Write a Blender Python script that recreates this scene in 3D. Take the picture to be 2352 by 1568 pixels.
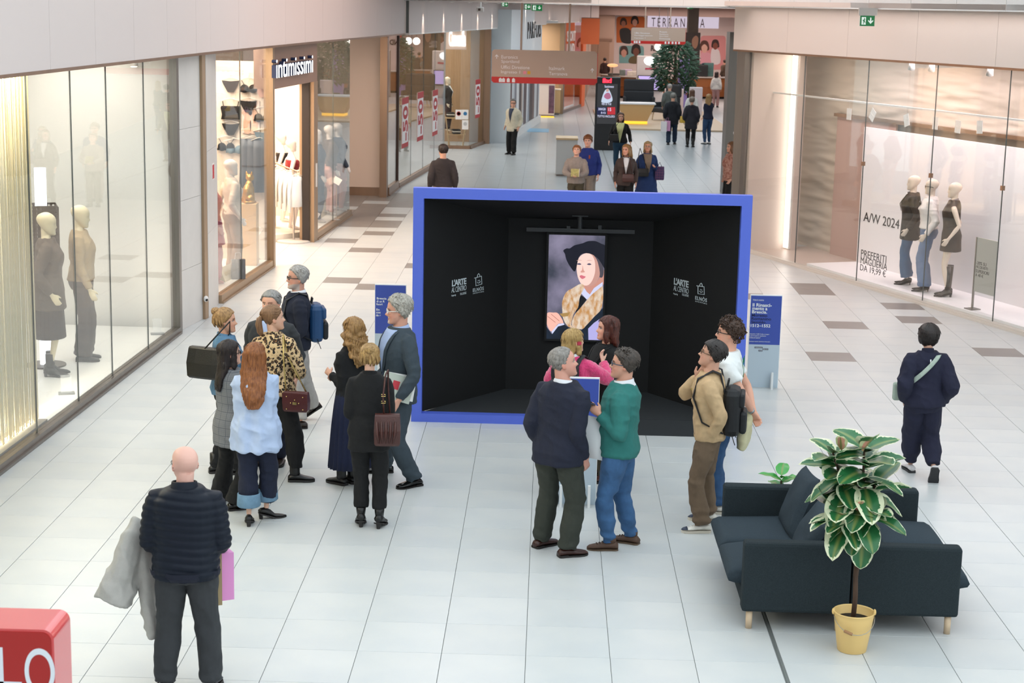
import bpy, math, random
import numpy as np
from mathutils import Vector, Matrix
random.seed(7)
sc = bpy.context.scene
COL = sc.collection
for o in list(bpy.data.objects): bpy.data.objects.remove(o, do_unlink=True)
# ---------------------------------------------------------------- camera
F_PX, YAW, PITCH, ROLL = 3929.19, -0.0191987, 0.1937615, -0.0216431
CAM = Vector((0.0756, -14.5236, 4.5370))
def cam_axes():
    cy, sy, cp, sp = math.cos(YAW), math.sin(YAW), math.cos(PITCH), math.sin(PITCH)
    fwd = Vector((sy*cp, cy*cp, -sp)); right = Vector((cy, -sy, 0)); down = fwd.cross(right)
    cr, sr = math.cos(ROLL), math.sin(ROLL)
    return cr*right + sr*down, -sr*right + cr*down, fwd
_r, _d, _f = cam_axes()
cam_data = bpy.data.cameras.new('camera'); cam = bpy.data.objects.new('camera', cam_data); COL.objects.link(cam)
cam_data.sensor_width = 36.0; cam_data.lens = F_PX / 2352 * 36.0
cam_data.clip_start = 0.1; cam_data.clip_end = 400
cam_data.dof.use_dof = True; cam_data.dof.focus_distance = 16.5; cam_data.dof.aperture_fstop = 5.6
m = Matrix.Identity(4)
for i in range(3): m[i][0] = _r[i]; m[i][1] = -_d[i]; m[i][2] = -_f[i]; m[i][3] = CAM[i]
cam.matrix_world = m
sc.camera = cam
# ---------------------------------------------------------------- daylight: an even bright overcast sky over the glass roof
world = bpy.data.worlds.new('world'); sc.world = world; world.use_nodes = True
bg = world.node_tree.nodes['Background']
bg.inputs[0].default_value = (0.86, 0.95, 1.0, 1); bg.inputs[1].default_value = 1.8
sc.view_settings.view_transform = 'Standard'; sc.view_settings.look = 'None'
sc.view_settings.exposure = 0.0; sc.view_settings.gamma = 1.0; sc.view_settings.use_curve_mapping = False
try:
    sc.cycles.use_denoising = True; sc.cycles.max_bounces = 4; sc.cycles.diffuse_bounces = 2; sc.cycles.glossy_bounces = 2; sc.cycles.transmission_bounces = 4; sc.cycles.transparent_max_bounces = 12
    sc.cycles.use_adaptive_sampling = True; sc.cycles.adaptive_threshold = .1; sc.cycles.adaptive_min_samples = 16
    sc.cycles.sample_clamp_indirect = 6.0; sc.cycles.caustics_reflective = False; sc.cycles.caustics_refractive = False
except Exception: pass
def area(name, loc, rot, sx, sy, power, col=(1, 1, 1)):
    l = bpy.data.lights.new(name, 'AREA'); l.shape = 'RECTANGLE'; l.size = sx; l.size_y = sy; l.energy = power; l.color = col
    o = bpy.data.objects.new(name, l); COL.objects.link(o); o.location = loc; o.rotation_euler = rot
    return o
# ---------------------------------------------------------------- helpers: materials
def lin(c):
    if isinstance(c, str):
        c = c.lstrip('#'); c = [int(c[i:i+2], 16)/255 for i in (0, 2, 4)]
    return tuple((x/12.92 if x <= .04045 else ((x+.055)/1.055)**2.4) for x in c)
MATS = {}
def mat(name, col='#808080', rough=.6, metal=0, var=0, vscale=8, bump=0, bscale=60, stretch=None, col2=None, spec=.5, sheen=0, emit=0, trans=0, attr=False, objrand=0, coat=0):
    if name in MATS: return MATS[name]
    m = bpy.data.materials.new(name); m.use_nodes = True; MATS[name] = m
    nt = m.node_tree; N = nt.nodes; L = nt.links; b = N['Principled BSDF']
    c = lin(col); b.inputs['Base Color'].default_value = (*c, 1); b.inputs['Roughness'].default_value = rough
    b.inputs['Metallic'].default_value = metal; b.inputs['Specular IOR Level'].default_value = spec
    if sheen: b.inputs['Sheen Weight'].default_value = sheen
    if coat: b.inputs['Coat Weight'].default_value = coat
    src = None
    if var or bump or col2:
        tc = N.new('ShaderNodeTexCoord'); mp = N.new('ShaderNodeMapping'); L.new(tc.outputs['Object'], mp.inputs[0])
        if stretch: mp.inputs['Scale'].default_value = stretch
    if var or col2:
        nz = N.new('ShaderNodeTexNoise'); nz.inputs['Scale'].default_value = vscale; nz.inputs['Detail'].default_value = 5
        L.new(mp.outputs[0], nz.inputs['Vector'])
        mx = N.new('ShaderNodeMix'); mx.data_type = 'RGBA'
        cr = N.new('ShaderNodeMapRange'); cr.inputs[1].default_value = .3; cr.inputs[2].default_value = .7; L.new(nz.outputs[0], cr.inputs[0]); L.new(cr.outputs[0], mx.inputs[0])
        c2 = lin(col2) if col2 else tuple(x*(1-var) for x in c)
        mx.inputs[6].default_value = (*c, 1); mx.inputs[7].default_value = (*c2, 1); src = mx.outputs[2]
    if objrand:
        oi = N.new('ShaderNodeObjectInfo'); mr = N.new('ShaderNodeMapRange'); mr.inputs[3].default_value = 1-objrand; L.new(oi.outputs['Random'], mr.inputs[0])
        vm = N.new('ShaderNodeVectorMath'); vm.operation = 'SCALE'
        if src: L.new(src, vm.inputs[0])
        else: vm.inputs[0].default_value = c
        L.new(mr.outputs[0], vm.inputs['Scale']); src = vm.outputs[0]
    if attr:
        at = N.new('ShaderNodeAttribute'); at.attribute_name = 'Col'
        mx2 = N.new('ShaderNodeMix'); mx2.data_type = 'RGBA'; mx2.blend_type = 'MULTIPLY'; mx2.inputs[0].default_value = 1
        if src: L.new(src, mx2.inputs[6])
        else: mx2.inputs[6].default_value = (*c, 1)
        L.new(at.outputs['Color'], mx2.inputs[7]); src = mx2.outputs[2]
    if src: L.new(src, b.inputs['Base Color'])
    if bump:
        nb = N.new('ShaderNodeTexNoise'); nb.inputs['Scale'].default_value = bscale; nb.inputs['Detail'].default_value = 3
        L.new(mp.outputs[0], nb.inputs['Vector']); bp = N.new('ShaderNodeBump'); bp.inputs['Strength'].default_value = bump; bp.inputs['Distance'].default_value = .01
        L.new(nb.outputs[0], bp.inputs['Height']); L.new(bp.outputs[0], b.inputs['Normal'])
    if emit:
        b.inputs['Emission Color'].default_value = (*c, 1); b.inputs['Emission Strength'].default_value = emit
    if trans: b.inputs['Transmission Weight'].default_value = trans
    return m
def glass_mat(name, tint='#ffffff', ior=1.45, rough=0.0, alpha=0.0, fog='#ffffff'):
    if name in MATS: return MATS[name]
    m = bpy.data.materials.new(name); m.use_nodes = True; MATS[name] = m
    nt = m.node_tree; N = nt.nodes; L = nt.links; N.clear()
    out = N.new('ShaderNodeOutputMaterial'); tr = N.new('ShaderNodeBsdfTransparent'); tr.inputs[0].default_value = (*lin(tint), 1)
    gl = N.new('ShaderNodeBsdfGlossy'); gl.inputs['Roughness'].default_value = rough
    ge = N.new('ShaderNodeNewGeometry'); dp = N.new('ShaderNodeVectorMath'); dp.operation = 'DOT_PRODUCT'; L.new(ge.outputs['Normal'], dp.inputs[0]); L.new(ge.outputs['Incoming'], dp.inputs[1])
    ab = N.new('ShaderNodeMath'); ab.operation = 'ABSOLUTE'; L.new(dp.outputs['Value'], ab.inputs[0])
    om = N.new('ShaderNodeMath'); om.operation = 'SUBTRACT'; om.inputs[0].default_value = 1; L.new(ab.outputs[0], om.inputs[1])
    pw = N.new('ShaderNodeMath'); pw.operation = 'POWER'; L.new(om.outputs[0], pw.inputs[0]); pw.inputs[1].default_value = 5
    r0 = ((ior-1)/(ior+1))**2; fr = N.new('ShaderNodeMath'); fr.operation = 'MULTIPLY_ADD'; L.new(pw.outputs[0], fr.inputs[0]); fr.inputs[1].default_value = 1-r0; fr.inputs[2].default_value = r0
    mx = N.new('ShaderNodeMixShader'); L.new(fr.outputs[0], mx.inputs[0]); L.new(tr.outputs[0], mx.inputs[1]); L.new(gl.outputs[0], mx.inputs[2])
    last = mx
    if alpha:
        df = N.new('ShaderNodeBsdfDiffuse'); df.inputs[0].default_value = (*lin(fog), 1)
        m2 = N.new('ShaderNodeMixShader'); m2.inputs[0].default_value = alpha; L.new(mx.outputs[0], m2.inputs[1]); L.new(df.outputs[0], m2.inputs[2]); last = m2
    L.new(last.outputs[0], out.inputs[0])
    return m
def emis(name, col, s=1.0):
    if name in MATS: return MATS[name]
    m = bpy.data.materials.new(name); m.use_nodes = True; MATS[name] = m
    b = m.node_tree.nodes['Principled BSDF']; b.inputs['Base Color'].default_value = (0, 0, 0, 1); b.inputs['Roughness'].default_value = .3
    b.inputs['Emission Color'].default_value = (*lin(col), 1); b.inputs['Emission Strength'].default_value = s
    return m
# ---------------------------------------------------------------- helpers: objects and meshes
def tag(o, label=None, cat=None, group=None, kind=None):
    if label: o['label'] = label
    if cat: o['category'] = cat
    if group: o['group'] = group
    if kind: o['kind'] = kind
    return o
def empty(name, loc=(0, 0, 0), rz=0, label=None, cat=None, group=None, kind=None):
    o = bpy.data.objects.new(name, None); COL.objects.link(o); o.location = loc; o.rotation_euler = (0, 0, rz); o.empty_display_size = .1
    return tag(o, label, cat, group, kind)
def link_mesh(name, me, m=None, parent=None, loc=None, rz=None, smooth=False):
    o = bpy.data.objects.new(name, me); COL.objects.link(o)
    if m is not None: me.materials.append(m) if not me.materials else None
    if parent is not None: o.parent = parent
    if loc is not None: o.location = loc
    if rz is not None: o.rotation_euler = (0, 0, rz)
    if smooth: me.polygons.foreach_set('use_smooth', [True]*len(me.polygons))
    return o
class MB:
    def __init__(s): s.v = []; s.f = []
    def add(s, vs, fs):
        k = len(s.v); s.v += [tuple(x) for x in vs]; s.f += [tuple(i+k for i in f) for f in fs]; return s
    def box(s, lo, hi, bev=0):
        (x0, y0, z0), (x1, y1, z1) = lo, hi
        if x0 > x1: x0, x1 = x1, x0
        if y0 > y1: y0, y1 = y1, y0
        if z0 > z1: z0, z1 = z1, z0
        if not bev:
            return s.add([(x0,y0,z0),(x1,y0,z0),(x1,y1,z0),(x0,y1,z0),(x0,y0,z1),(x1,y0,z1),(x1,y1,z1),(x0,y1,z1)],
                         [(0,3,2,1),(4,5,6,7),(0,1,5,4),(1,2,6,5),(2,3,7,6),(3,0,4,7)])
        b = min(bev, (x1-x0)/2.01, (y1-y0)/2.01, (z1-z0)/2.01)
        def lay(z, e): return [(x0+b+e*0, y0+e, z)]
        vs = []
        prof = [(z0, b), (z0+b*.3, b*.3), (z0+b, 0), (z1-b, 0), (z1-b*.3, b*.3), (z1, b)]
        def loop(z, i):
            r = b; pts = []
            for cx, cy, a0 in ((x1-r, y1-r, 0), (x0+r, y1-r, 90), (x0+r, y0+r, 180), (x1-r, y0+r, 270)):
                for k in range(4):
                    a = math.radians(a0+30*k); rr = r-i
                    pts.append((cx+rr*math.cos(a), cy+rr*math.sin(a), z))
            return pts
        rings = [loop(z, i) for z, i in prof]
        return s.loft(rings)
    def loft(s, rings, cap=True, close=True):
        n = len(rings[0]); vs = [p for r in rings for p in r]; fs = []
        for i in range(len(rings)-1):
            for j in range(n if close else n-1):
                k = (j+1) % n; fs.append((i*n+j, i*n+k, (i+1)*n+k, (i+1)*n+j))
        if cap:
            fs.append(tuple(range(n-1, -1, -1))); fs.append(tuple((len(rings)-1)*n+j for j in range(n)))
        return s.add(vs, fs)
    def tube(s, pts, r, n=10, flat=None, side=None, cap=True):
        pts = [Vector(p) for p in pts]
        if not hasattr(r, '__len__'): r = [r]*len(pts)
        rings = []; prev = None
        for i, p in enumerate(pts):
            t = (pts[min(i+1, len(pts)-1)] - pts[max(i-1, 0)])
            if t.length < 1e-9: t = Vector((0, 0, 1))
            t.normalize()
            if prev is None:
                u = Vector(side) if side is not None else (Vector((1, 0, 0)) if abs(t.x) < .9 else Vector((0, 1, 0)))
            else: u = prev
            u = (u - t*u.dot(t))
            if u.length < 1e-6: u = t.orthogonal()
            u.normalize(); w = t.cross(u); prev = u
            ra = r[i]; ra, rb = ra if hasattr(ra, '__len__') else (ra, ra*(flat or 1))
            rings.append([p + u*(ra*math.cos(2*math.pi*k/n)) + w*(rb*math.sin(2*math.pi*k/n)) for k in range(n)])
        return s.loft(rings, cap)
    def lathe(s, prof, n=24, c=(0, 0, 0)):
        return s.loft([[(c[0]+r*math.cos(2*math.pi*k/n), c[1]+r*math.sin(2*math.pi*k/n), c[2]+z) for k in range(n)] for r, z in prof])
    def ell(s, c, r, n=14, m=9, rot=None):
        rings = []
        for i in range(m+1):
            th = math.pi*(i+.02)/(m+.04); rr = math.sin(th); z = -math.cos(th)
            ring = []
            for k in range(n):
                q = Vector((r[0]*rr*math.cos(2*math.pi*k/n), r[1]*rr*math.sin(2*math.pi*k/n), r[2]*z))
                if rot is not None: q = rot @ q
                ring.append(Vector(c)+q)
            rings.append(ring)
        return s.loft(rings)
    def prism(s, poly, O, U, V, t):
        """2-D outline (list of (u,v)) in the plane O,U,V, thickened by t along U x V"""
        O, U, V = Vector(O), Vector(U), Vector(V); n = U.cross(V).normalized()
        a = [O+U*p[0]+V*p[1] for p in poly]; b = [p+n*t for p in a]; k = len(poly)
        fs = [tuple(range(k-1, -1, -1)), tuple(range(k, 2*k))]+[(i, (i+1) % k, k+(i+1) % k, k+i) for i in range(k)]
        return s.add(a+b, fs)
    def xf(s, M):
        s.v = [tuple(M @ Vector(p)) for p in s.v]; return s
    def mesh(s, name, m=None, smooth=False):
        me = bpy.data.meshes.new(name); me.from_pydata(s.v, [], s.f); me.update()
        if m is not None: me.materials.append(m)
        if smooth: me.polygons.foreach_set('use_smooth', [True]*len(me.polygons))
        return me
    def build(s, name, m=None, parent=None, loc=None, rz=None, smooth=False):
        return link_mesh(name, s.mesh(name, m, smooth), None, parent, loc, rz)
def box_obj(name, lo, hi, m, parent=None, bev=0, loc=None, rz=None):
    return MB().box(lo, hi, bev).build(name, m, parent, loc, rz, smooth=False)
def children(o): return [c for c in bpy.data.objects if c.parent == o]
def copy_tree(o, parent=None):
    c = o.copy(); COL.objects.link(c); c.parent = parent
    for ch in list(o.children): copy_tree(ch, c)
    return c
FONT_CACHE = {}
def text_mesh(body, size=1.0, width=None, height=None, extrude=0.0, spacing=1.0, bold=0.0, align='LEFT', line=1.0, res=3):
    cu = bpy.data.curves.new('txt', 'FONT'); cu.body = body; cu.size = size; cu.extrude = extrude; cu.space_character = spacing
    cu.offset = bold; cu.align_x = align; cu.space_line = line; cu.resolution_u = res
    o = bpy.data.objects.new('txt', cu); COL.objects.link(o)
    TXT.append(o)
    return o
TXT = []
PEND_TXT = []
def text(name, body, O, U, V, width, height, m, parent=None, extrude=.002, bold=0.0, spacing=1.0, line=1.0, res=3, shear=0, label=None):
    """lettering that fills width x height, lower-left at O, right along U, up along V"""
    cu = bpy.data.curves.new(name, 'FONT'); cu.body = body; cu.size = 1; cu.offset = bold; cu.space_character = spacing; cu.space_line = line; cu.resolution_u = res; cu.shear = shear
    o = bpy.data.objects.new(name+'_src', cu); COL.objects.link(o)
    PEND_TXT.append((o, name, O, U, V, width, height, m, parent, extrude, label))
def flush_text():
    if not PEND_TXT: return
    dg = bpy.context.evaluated_depsgraph_get()
    for (o, name, O, U, V, width, height, m, parent, ex, label) in PEND_TXT:
        me = bpy.data.meshes.new_from_object(o.evaluated_get(dg))
        n = len(me.vertices); co = np.empty(n*3); me.vertices.foreach_get('co', co); co = co.reshape(-1, 3)
        if n == 0: continue
        lo, hi = co.min(0), co.max(0); sx = width/max(hi[0]-lo[0], 1e-6); sy = height/max(hi[1]-lo[1], 1e-6) if height else sx
        U_, V_ = Vector(U).normalized(), Vector(V).normalized(); nn = U_.cross(V_)
        co2 = np.array(O)[None] + np.outer((co[:, 0]-lo[0])*sx, np.array(U_)) + np.outer((co[:, 1]-lo[1])*sy, np.array(V_))
        # thicken: front copy raised by ex plus walls
        fs = [tuple(p.vertices) for p in me.polygons]
        e = {}
        for f in fs:
            for a, b in zip(f, f[1:]+f[:1]): e[(a, b)] = 1
        front = co2 + np.array(nn)[None]*ex
        vs = np.vstack([front, co2]); walls = [(b, a, a+n, b+n) for (a, b) in e if (b, a) not in e]
        me2 = bpy.data.meshes.new(name); me2.from_pydata(vs.tolist(), [], fs+walls); me2.update(); me2.materials.append(m)
        r = bpy.data.objects.new(name, me2); COL.objects.link(r)
        if parent is not None:
            r.parent = parent; r.matrix_parent_inverse = parent_world(parent).inverted()
        if label: r['label'] = label
        bpy.data.meshes.remove(me)
    for t in PEND_TXT:
        cu = t[0].data; bpy.data.objects.remove(t[0]); bpy.data.curves.remove(cu)
    PEND_TXT.clear()
def local_matrix(o): return Matrix.LocRotScale(o.location, o.rotation_euler, o.scale)
def parent_world(o):
    M = local_matrix(o)
    while o.parent is not None:
        o2 = o.parent; M = local_matrix(o2) @ o.matrix_parent_inverse @ M; o = o2
    return M
def wparent(o, parent):
    """parent an object built in world coordinates"""
    o.parent = parent; o.matrix_parent_inverse = parent_world(parent).inverted(); return o
# ---------------------------------------------------------------- numpy noise
def _h(i, j, k):
    n = (i*374761393 + j*668265263 + k*2147483647 + 1013904223) & 0xffffffff
    n = ((n ^ (n >> 13))*1274126177) & 0xffffffff
    return ((n ^ (n >> 16)) & 0xffff)/32767.5-1
def vnoise(P):
    P = np.asarray(P, float); I = np.floor(P).astype(np.int64); f = P-I; f = f*f*(3-2*f); r = 0
    for a in (0, 1):
        for b in (0, 1):
            for c in (0, 1):
                w = (f[:, 0] if a else 1-f[:, 0])*(f[:, 1] if b else 1-f[:, 1])*(f[:, 2] if c else 1-f[:, 2])
                r = r + w*_h(I[:, 0]+a, I[:, 1]+b, I[:, 2]+c)
    return r
# remeshed surfaces: collected, evaluated together, then shaped further in numpy
PEND = []
def remesh(name, mb, m, parent, voxel, smooth=4, post=None, factor=.5):
    o = mb.build(name, m, parent, smooth=True)
    md = o.modifiers.new('r', 'REMESH'); md.mode = 'VOXEL'; md.voxel_size = voxel; md.use_smooth_shade = True
    if smooth:
        ms = o.modifiers.new('s', 'SMOOTH'); ms.iterations = smooth; ms.factor = factor
    PEND.append((o, m, post)); return o
def flush_remesh():
    dg = bpy.context.evaluated_depsgraph_get()
    for o, m, post in PEND:
        me = bpy.data.meshes.new_from_object(o.evaluated_get(dg)); old = o.data
        o.modifiers.clear(); o.data = me; bpy.data.meshes.remove(old)
        if not me.materials: me.materials.append(m)
        n = len(me.vertices)
        if post and n:
            co = np.empty(n*3); me.vertices.foreach_get('co', co); co = co.reshape(-1, 3)
            no = np.empty(n*3); me.vertex_normals.foreach_get('vector', no); no = no.reshape(-1, 3)
            out = post(me, co, no)
            if out is not None: me.vertices.foreach_set('co', out.ravel())
        me.update(); me.polygons.foreach_set('use_smooth', [True]*len(me.polygons))
    PEND.clear()
# ---------------------------------------------------------------- people
HT = np.array([(0,.09,.33,.12),(.04,.165,.385,.03),(.10,.205,.392,-.05),(.18,.25,.375,-.13),(.28,.285,.372,-.20),(.38,.305,.368,-.30),(.50,.322,.362,-.40),
 (.60,.334,.382,-.45),(.70,.335,.375,-.47),(.80,.312,.33,-.44),(.88,.265,.255,-.37),(.94,.19,.165,-.27),(.98,.11,.07,-.17),(1,.02,-.03,-.07)])
def head_grid(nz=34, nk=44):
    ts = 1-np.cos(np.linspace(0, math.pi, nz)); ts = ts/2; ts = .35*ts+.65*np.linspace(0, 1, nz)
    ph = np.linspace(0, 2*math.pi, nk, endpoint=False)
    wx = np.interp(ts, HT[:, 0], HT[:, 1]); yf = np.interp(ts, HT[:, 0], HT[:, 2]); yb = np.interp(ts, HT[:, 0], HT[:, 3])
    yc, d = (yf+yb)/2, (yf-yb)/2
    s, c = np.sin(ph), np.cos(ph)
    X = wx[:, None]*(np.sign(s)*np.abs(s)**.88)[None]; Y = yc[:, None]+d[:, None]*(np.sign(c)*np.abs(c)**.88)[None]; Z = np.repeat(ts[:, None], nk, 1)
    return np.stack([X, Y, Z], -1), ph
def face_feats(G, k=1.0):
    X, Y, Z = G[..., 0], G[..., 1], G[..., 2]; fr = np.clip((Y-.05)/.15, 0, 1)
    g = lambda x, s: np.exp(-(x/s)**2)
    prof = np.interp(Z, [.27, .305, .335, .37, .44, .52, .58], [0, .035, .125, .135, .085, .045, 0])
    dy = prof*g(X, .05+.03*g(Z-.34, .05)) - .045*(g(X-.135, .07)+g(X+.135, .07))*g(Z-.49, .05) + .02*g(Z-.59, .03)*g(X, .22)
    dy += .03*g(X, .09)*g(Z-.225, .022)+.032*g(X, .08)*g(Z-.175, .022) - .02*g(X, .1)*g(Z-.2, .008) + .03*g(X, .1)*g(Z-.07, .05)-.015*g(X, .12)*g(Z-.125, .02)
    dy += .02*(g(X-.19, .07)+g(X+.19, .07))*g(Z-.36, .07)
    G = G.copy(); G[..., 1] += k*dy*fr; return G
def grid_mb(G):
    mb = MB(); mb.loft([[tuple(p) for p in r] for r in G]); return mb
def ik(S, T, a, b, pole):
    S, T = Vector(S), Vector(T); d = T-S; L = max(min(d.length, (a+b)*.998), abs(a-b)+.01); d.normalize()
    x = (a*a-b*b+L*L)/(2*L); hh = math.sqrt(max(a*a-x*x, 0)); p = Vector(pole); p = p-d*p.dot(d)
    if p.length < 1e-6: p = d.orthogonal()
    p.normalize(); return S+d*x+p*hh, S+d*L
MALE = np.array([(.455,.07,.055,0),(.49,.094,.066,-.002),(.52,.099,.069,-.004),(.56,.095,.066,0),(.61,.089,.064,.004),(.67,.096,.068,.004),(.73,.105,.072,.002),(.775,.104,.066,-.004),(.803,.085,.054,-.008),(.825,.058,.043,-.008),(.848,.036,.036,-.006)])
FEM = np.array([(.455,.07,.055,0),(.49,.098,.066,-.004),(.52,.102,.071,-.006),(.56,.091,.063,-.002),(.615,.074,.055,.004),(.67,.081,.062,.006),(.725,.091,.073,.012),(.77,.088,.060,0),(.800,.072,.048,-.006),(.824,.048,.038,-.008),(.848,.032,.032,-.006)])
def folds(amp, seed, zs=9, style='folds', rib=None):
    def post(me, co, no):
        P = co+seed*3.7
        Q = P+.25*np.c_[P[:, 2], P[:, 2]*0, P[:, 0]]
        n = (1-np.abs(vnoise(Q*[6, 6, zs]))*2.4)*.65 + (1-np.abs(vnoise(Q*[13, 13, zs*1.8]+7))*2.4)*.45; d = amp*1.7*n
        if style == 'puffer':
            ph = (co[:, 2]+.012*np.sin(co[:, 0]*9))/.052; d = .009*np.abs(np.sin(ph*math.pi))-.006 + .002*n
        if style == 'shirt':
            a = np.arctan2(co[:, 1], co[:, 0]); d = d + amp*2.2*np.sin(a*8+seed+2*vnoise(co*3))*np.clip(1.32-co[:, 2], 0, .6)
        if style == 'fuzzy': d = d + .004*vnoise(P*90)
        return co+no*d[:, None]
    return post
def hand(mb, wr, dr, wd, side, s, curl=.5, spread=1.0, thin=1.0):
    """palm and five fingers from the wrist along dr, width along wd (thumb side)"""
    dr = Vector(dr).normalized(); wd = Vector(wd); wd = (wd-dr*wd.dot(dr)).normalized(); nn = dr.cross(wd)*side   # nn: palm normal
    w = Vector(wr)
    mb.tube([w-dr*.02*s, w+dr*.015*s, w+dr*.05*s, w+dr*.088*s], [(.024*s, .018*s), (.029*s, .016*s), (.038*s, .014*s), (.037*s, .012*s)], 10, side=wd)
    for k, (off, ln) in enumerate(((.029, .068), (.010, .078), (-.010, .073), (-.028, .058))):
        b = w+dr*.082*s+wd*off*s*spread; c1 = curl*(.8+.12*k); pts = [b]; a = c1*.5
        for q in (.42, .32, .26):
            b = b+(dr*math.cos(a)+nn*math.sin(a))*ln*q*s; pts.append(b); a += c1*.8
        mb.tube(pts, [.0098*s*thin, .0095*s*thin, .0085*s*thin, .0068*s*thin], 7)
    b = w+dr*.022*s+wd*.026*s; t1 = (dr*.75+wd*.75+nn*.35).normalized(); t2 = (dr*.95+wd*.25+nn*.45).normalized()
    mb.tube([b-t1*.01*s, b+t1*.032*s, b+t1*.032*s+t2*.03*s, b+t1*.032*s+t2*.052*s], [.014*s, .0125*s, .0105*s, .008*s], 7)
PEOPLE = {}
def head_frame(h, yaw, pitch, lean_y, roll=0, drop=0):
    R = Matrix.Rotation(yaw, 3, 'Z') @ Matrix.Rotation(roll, 3, 'Y') @ Matrix.Rotation(-pitch, 3, 'X')
    Hh = .141*h; piv = Vector((0, lean_y, .868*h-drop))
    return R, Hh, piv - R @ Vector((0, .0, .10*Hh))
def body_color(Hh, R, org, hairc, skin, brow, beard, scalp, lips, hairfn, goat=False):
    Rn = np.array(R); base = np.array(lin(skin)); rel = lambda c: np.array(lin(c))/base
    def post(me, co, no):
        q = ((co-np.array(org)) @ Rn)/Hh; x, y, z = q[:, 0], q[:, 1], q[:, 2]; ax = np.abs(x)
        C = np.ones((len(co), 3)); inh = (z > -.1) & (z < 1.1) & (ax < .5) & (np.abs(y) < .65)
        rosy = np.exp(-((ax-.2)/.1)**2-((z-.33)/.1)**2)*(y > .15)*inh
        C *= 1-rosy[:, None]*np.array([.0, .13, .12])
        ear = inh & (ax > .325) & (np.abs(y+.04) < .12) & (np.abs(z-.44) < .16); C[ear] *= [1, .85, .82]
        if beard is not None:
            inh2 = inh & (y < .45) & (ax < .31); k = inh2 & (y > -.05) & (z < .30) & (z < .16+.35*np.abs(ax)+.12*(np.abs(z-.28) < .03)*(ax < .13)) & (z > -.03)
            k |= inh2 & (y > .2) & (z > .245) & (z < .29) & (ax < .12)
            k = k & ((ax < .13) & (y > .2)) if goat else k; C[k] = rel(beard)*.75+.25
        if lips:
            k = inh & (y > .28) & (np.abs(z-.2) < .03-.12*np.clip(ax-.03, 0, 1)) & (ax < .11); C[k] = C[k]*np.array(lips)
        if brow:
            k = inh & (y > .1) & (ax > .05) & (ax < .21) & (np.abs(z-(.585-.3*(ax-.12)**2)) < .018); C[k] = rel(brow)
            k = inh & (y > .1) & (((ax-.135)/.06)**2+((z-.495)/.026)**2 < 1); C[k] = rel('#d8d4d0')
            k = inh & (y > .1) & (((ax-.135)/.028)**2+((z-.495)/.026)**2 < 1); C[k] = rel('#2a1c14')
            k = inh & (y > .1) & (ax > .07) & (ax < .205) & (np.abs(z-.523) < .012); C[k] = rel('#3a261e')
        if scalp is not None:
            k = inh & hairfn(x, y, z); C[k] = rel(scalp)
        at = me.attributes.new('Col', 'FLOAT_COLOR', 'POINT'); at.data.foreach_set('color', np.c_[C, np.ones(len(C))].astype(np.float32).ravel())
        return None
    return post
def hairline(front=.80, temple=.66, back=.2, side=.42):
    A = np.radians([0, 28, 48, 62, 80, 100, 125, 180]); V = [front, front-.01, temple+.02, temple-.08, side, side-.04, back+.06, back]
    def fn(x, y, z):
        az = np.abs(np.arctan2(x, y+.06)); return z > np.interp(az, A, V)
    return fn
def hair_shell(fn, thick, wav=.25, seed=0, vol=None, nz=44, nk=56, sink=.045):
    G, ph = head_grid(nz, nk); c = np.array([0, -.03, .55]); D = G-c; n = D/np.linalg.norm(D, axis=-1, keepdims=True)
    x, y, z = G[..., 0], G[..., 1], G[..., 2]; m = fn(x, y, z).astype(float)
    for _ in range(1): m = (m+np.roll(m, 1, 1)+np.roll(m, -1, 1))/3
    P = G.reshape(-1, 3); az = np.arctan2(P[:, 0], P[:, 1]+.06)
    nz_ = (vnoise(np.c_[az*7, P[:, 2]*3, np.full(len(P), seed+.5)])*.6+vnoise(np.c_[az*16, P[:, 2]*5, np.full(len(P), seed+9.5)])*.4).reshape(x.shape)
    t = thick*(1+wav*nz_)
    if vol is not None: t = t*vol(x, y, z)
    return G+n*(m*(t+sink)-sink)[..., None]
_GZ = np.linspace(0, 1, 60)
def surf_pt(v, z):
    wx, yf, yb = (np.interp(z, HT[:, 0], HT[:, k]) for k in (1, 2, 3)); s_, c_ = math.sin(v), math.cos(v)
    return Vector((wx*math.copysign(abs(s_)**.88, s_), (yf+yb)/2+(yf-yb)/2*math.copysign(abs(c_)**.88, c_), z))
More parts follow.
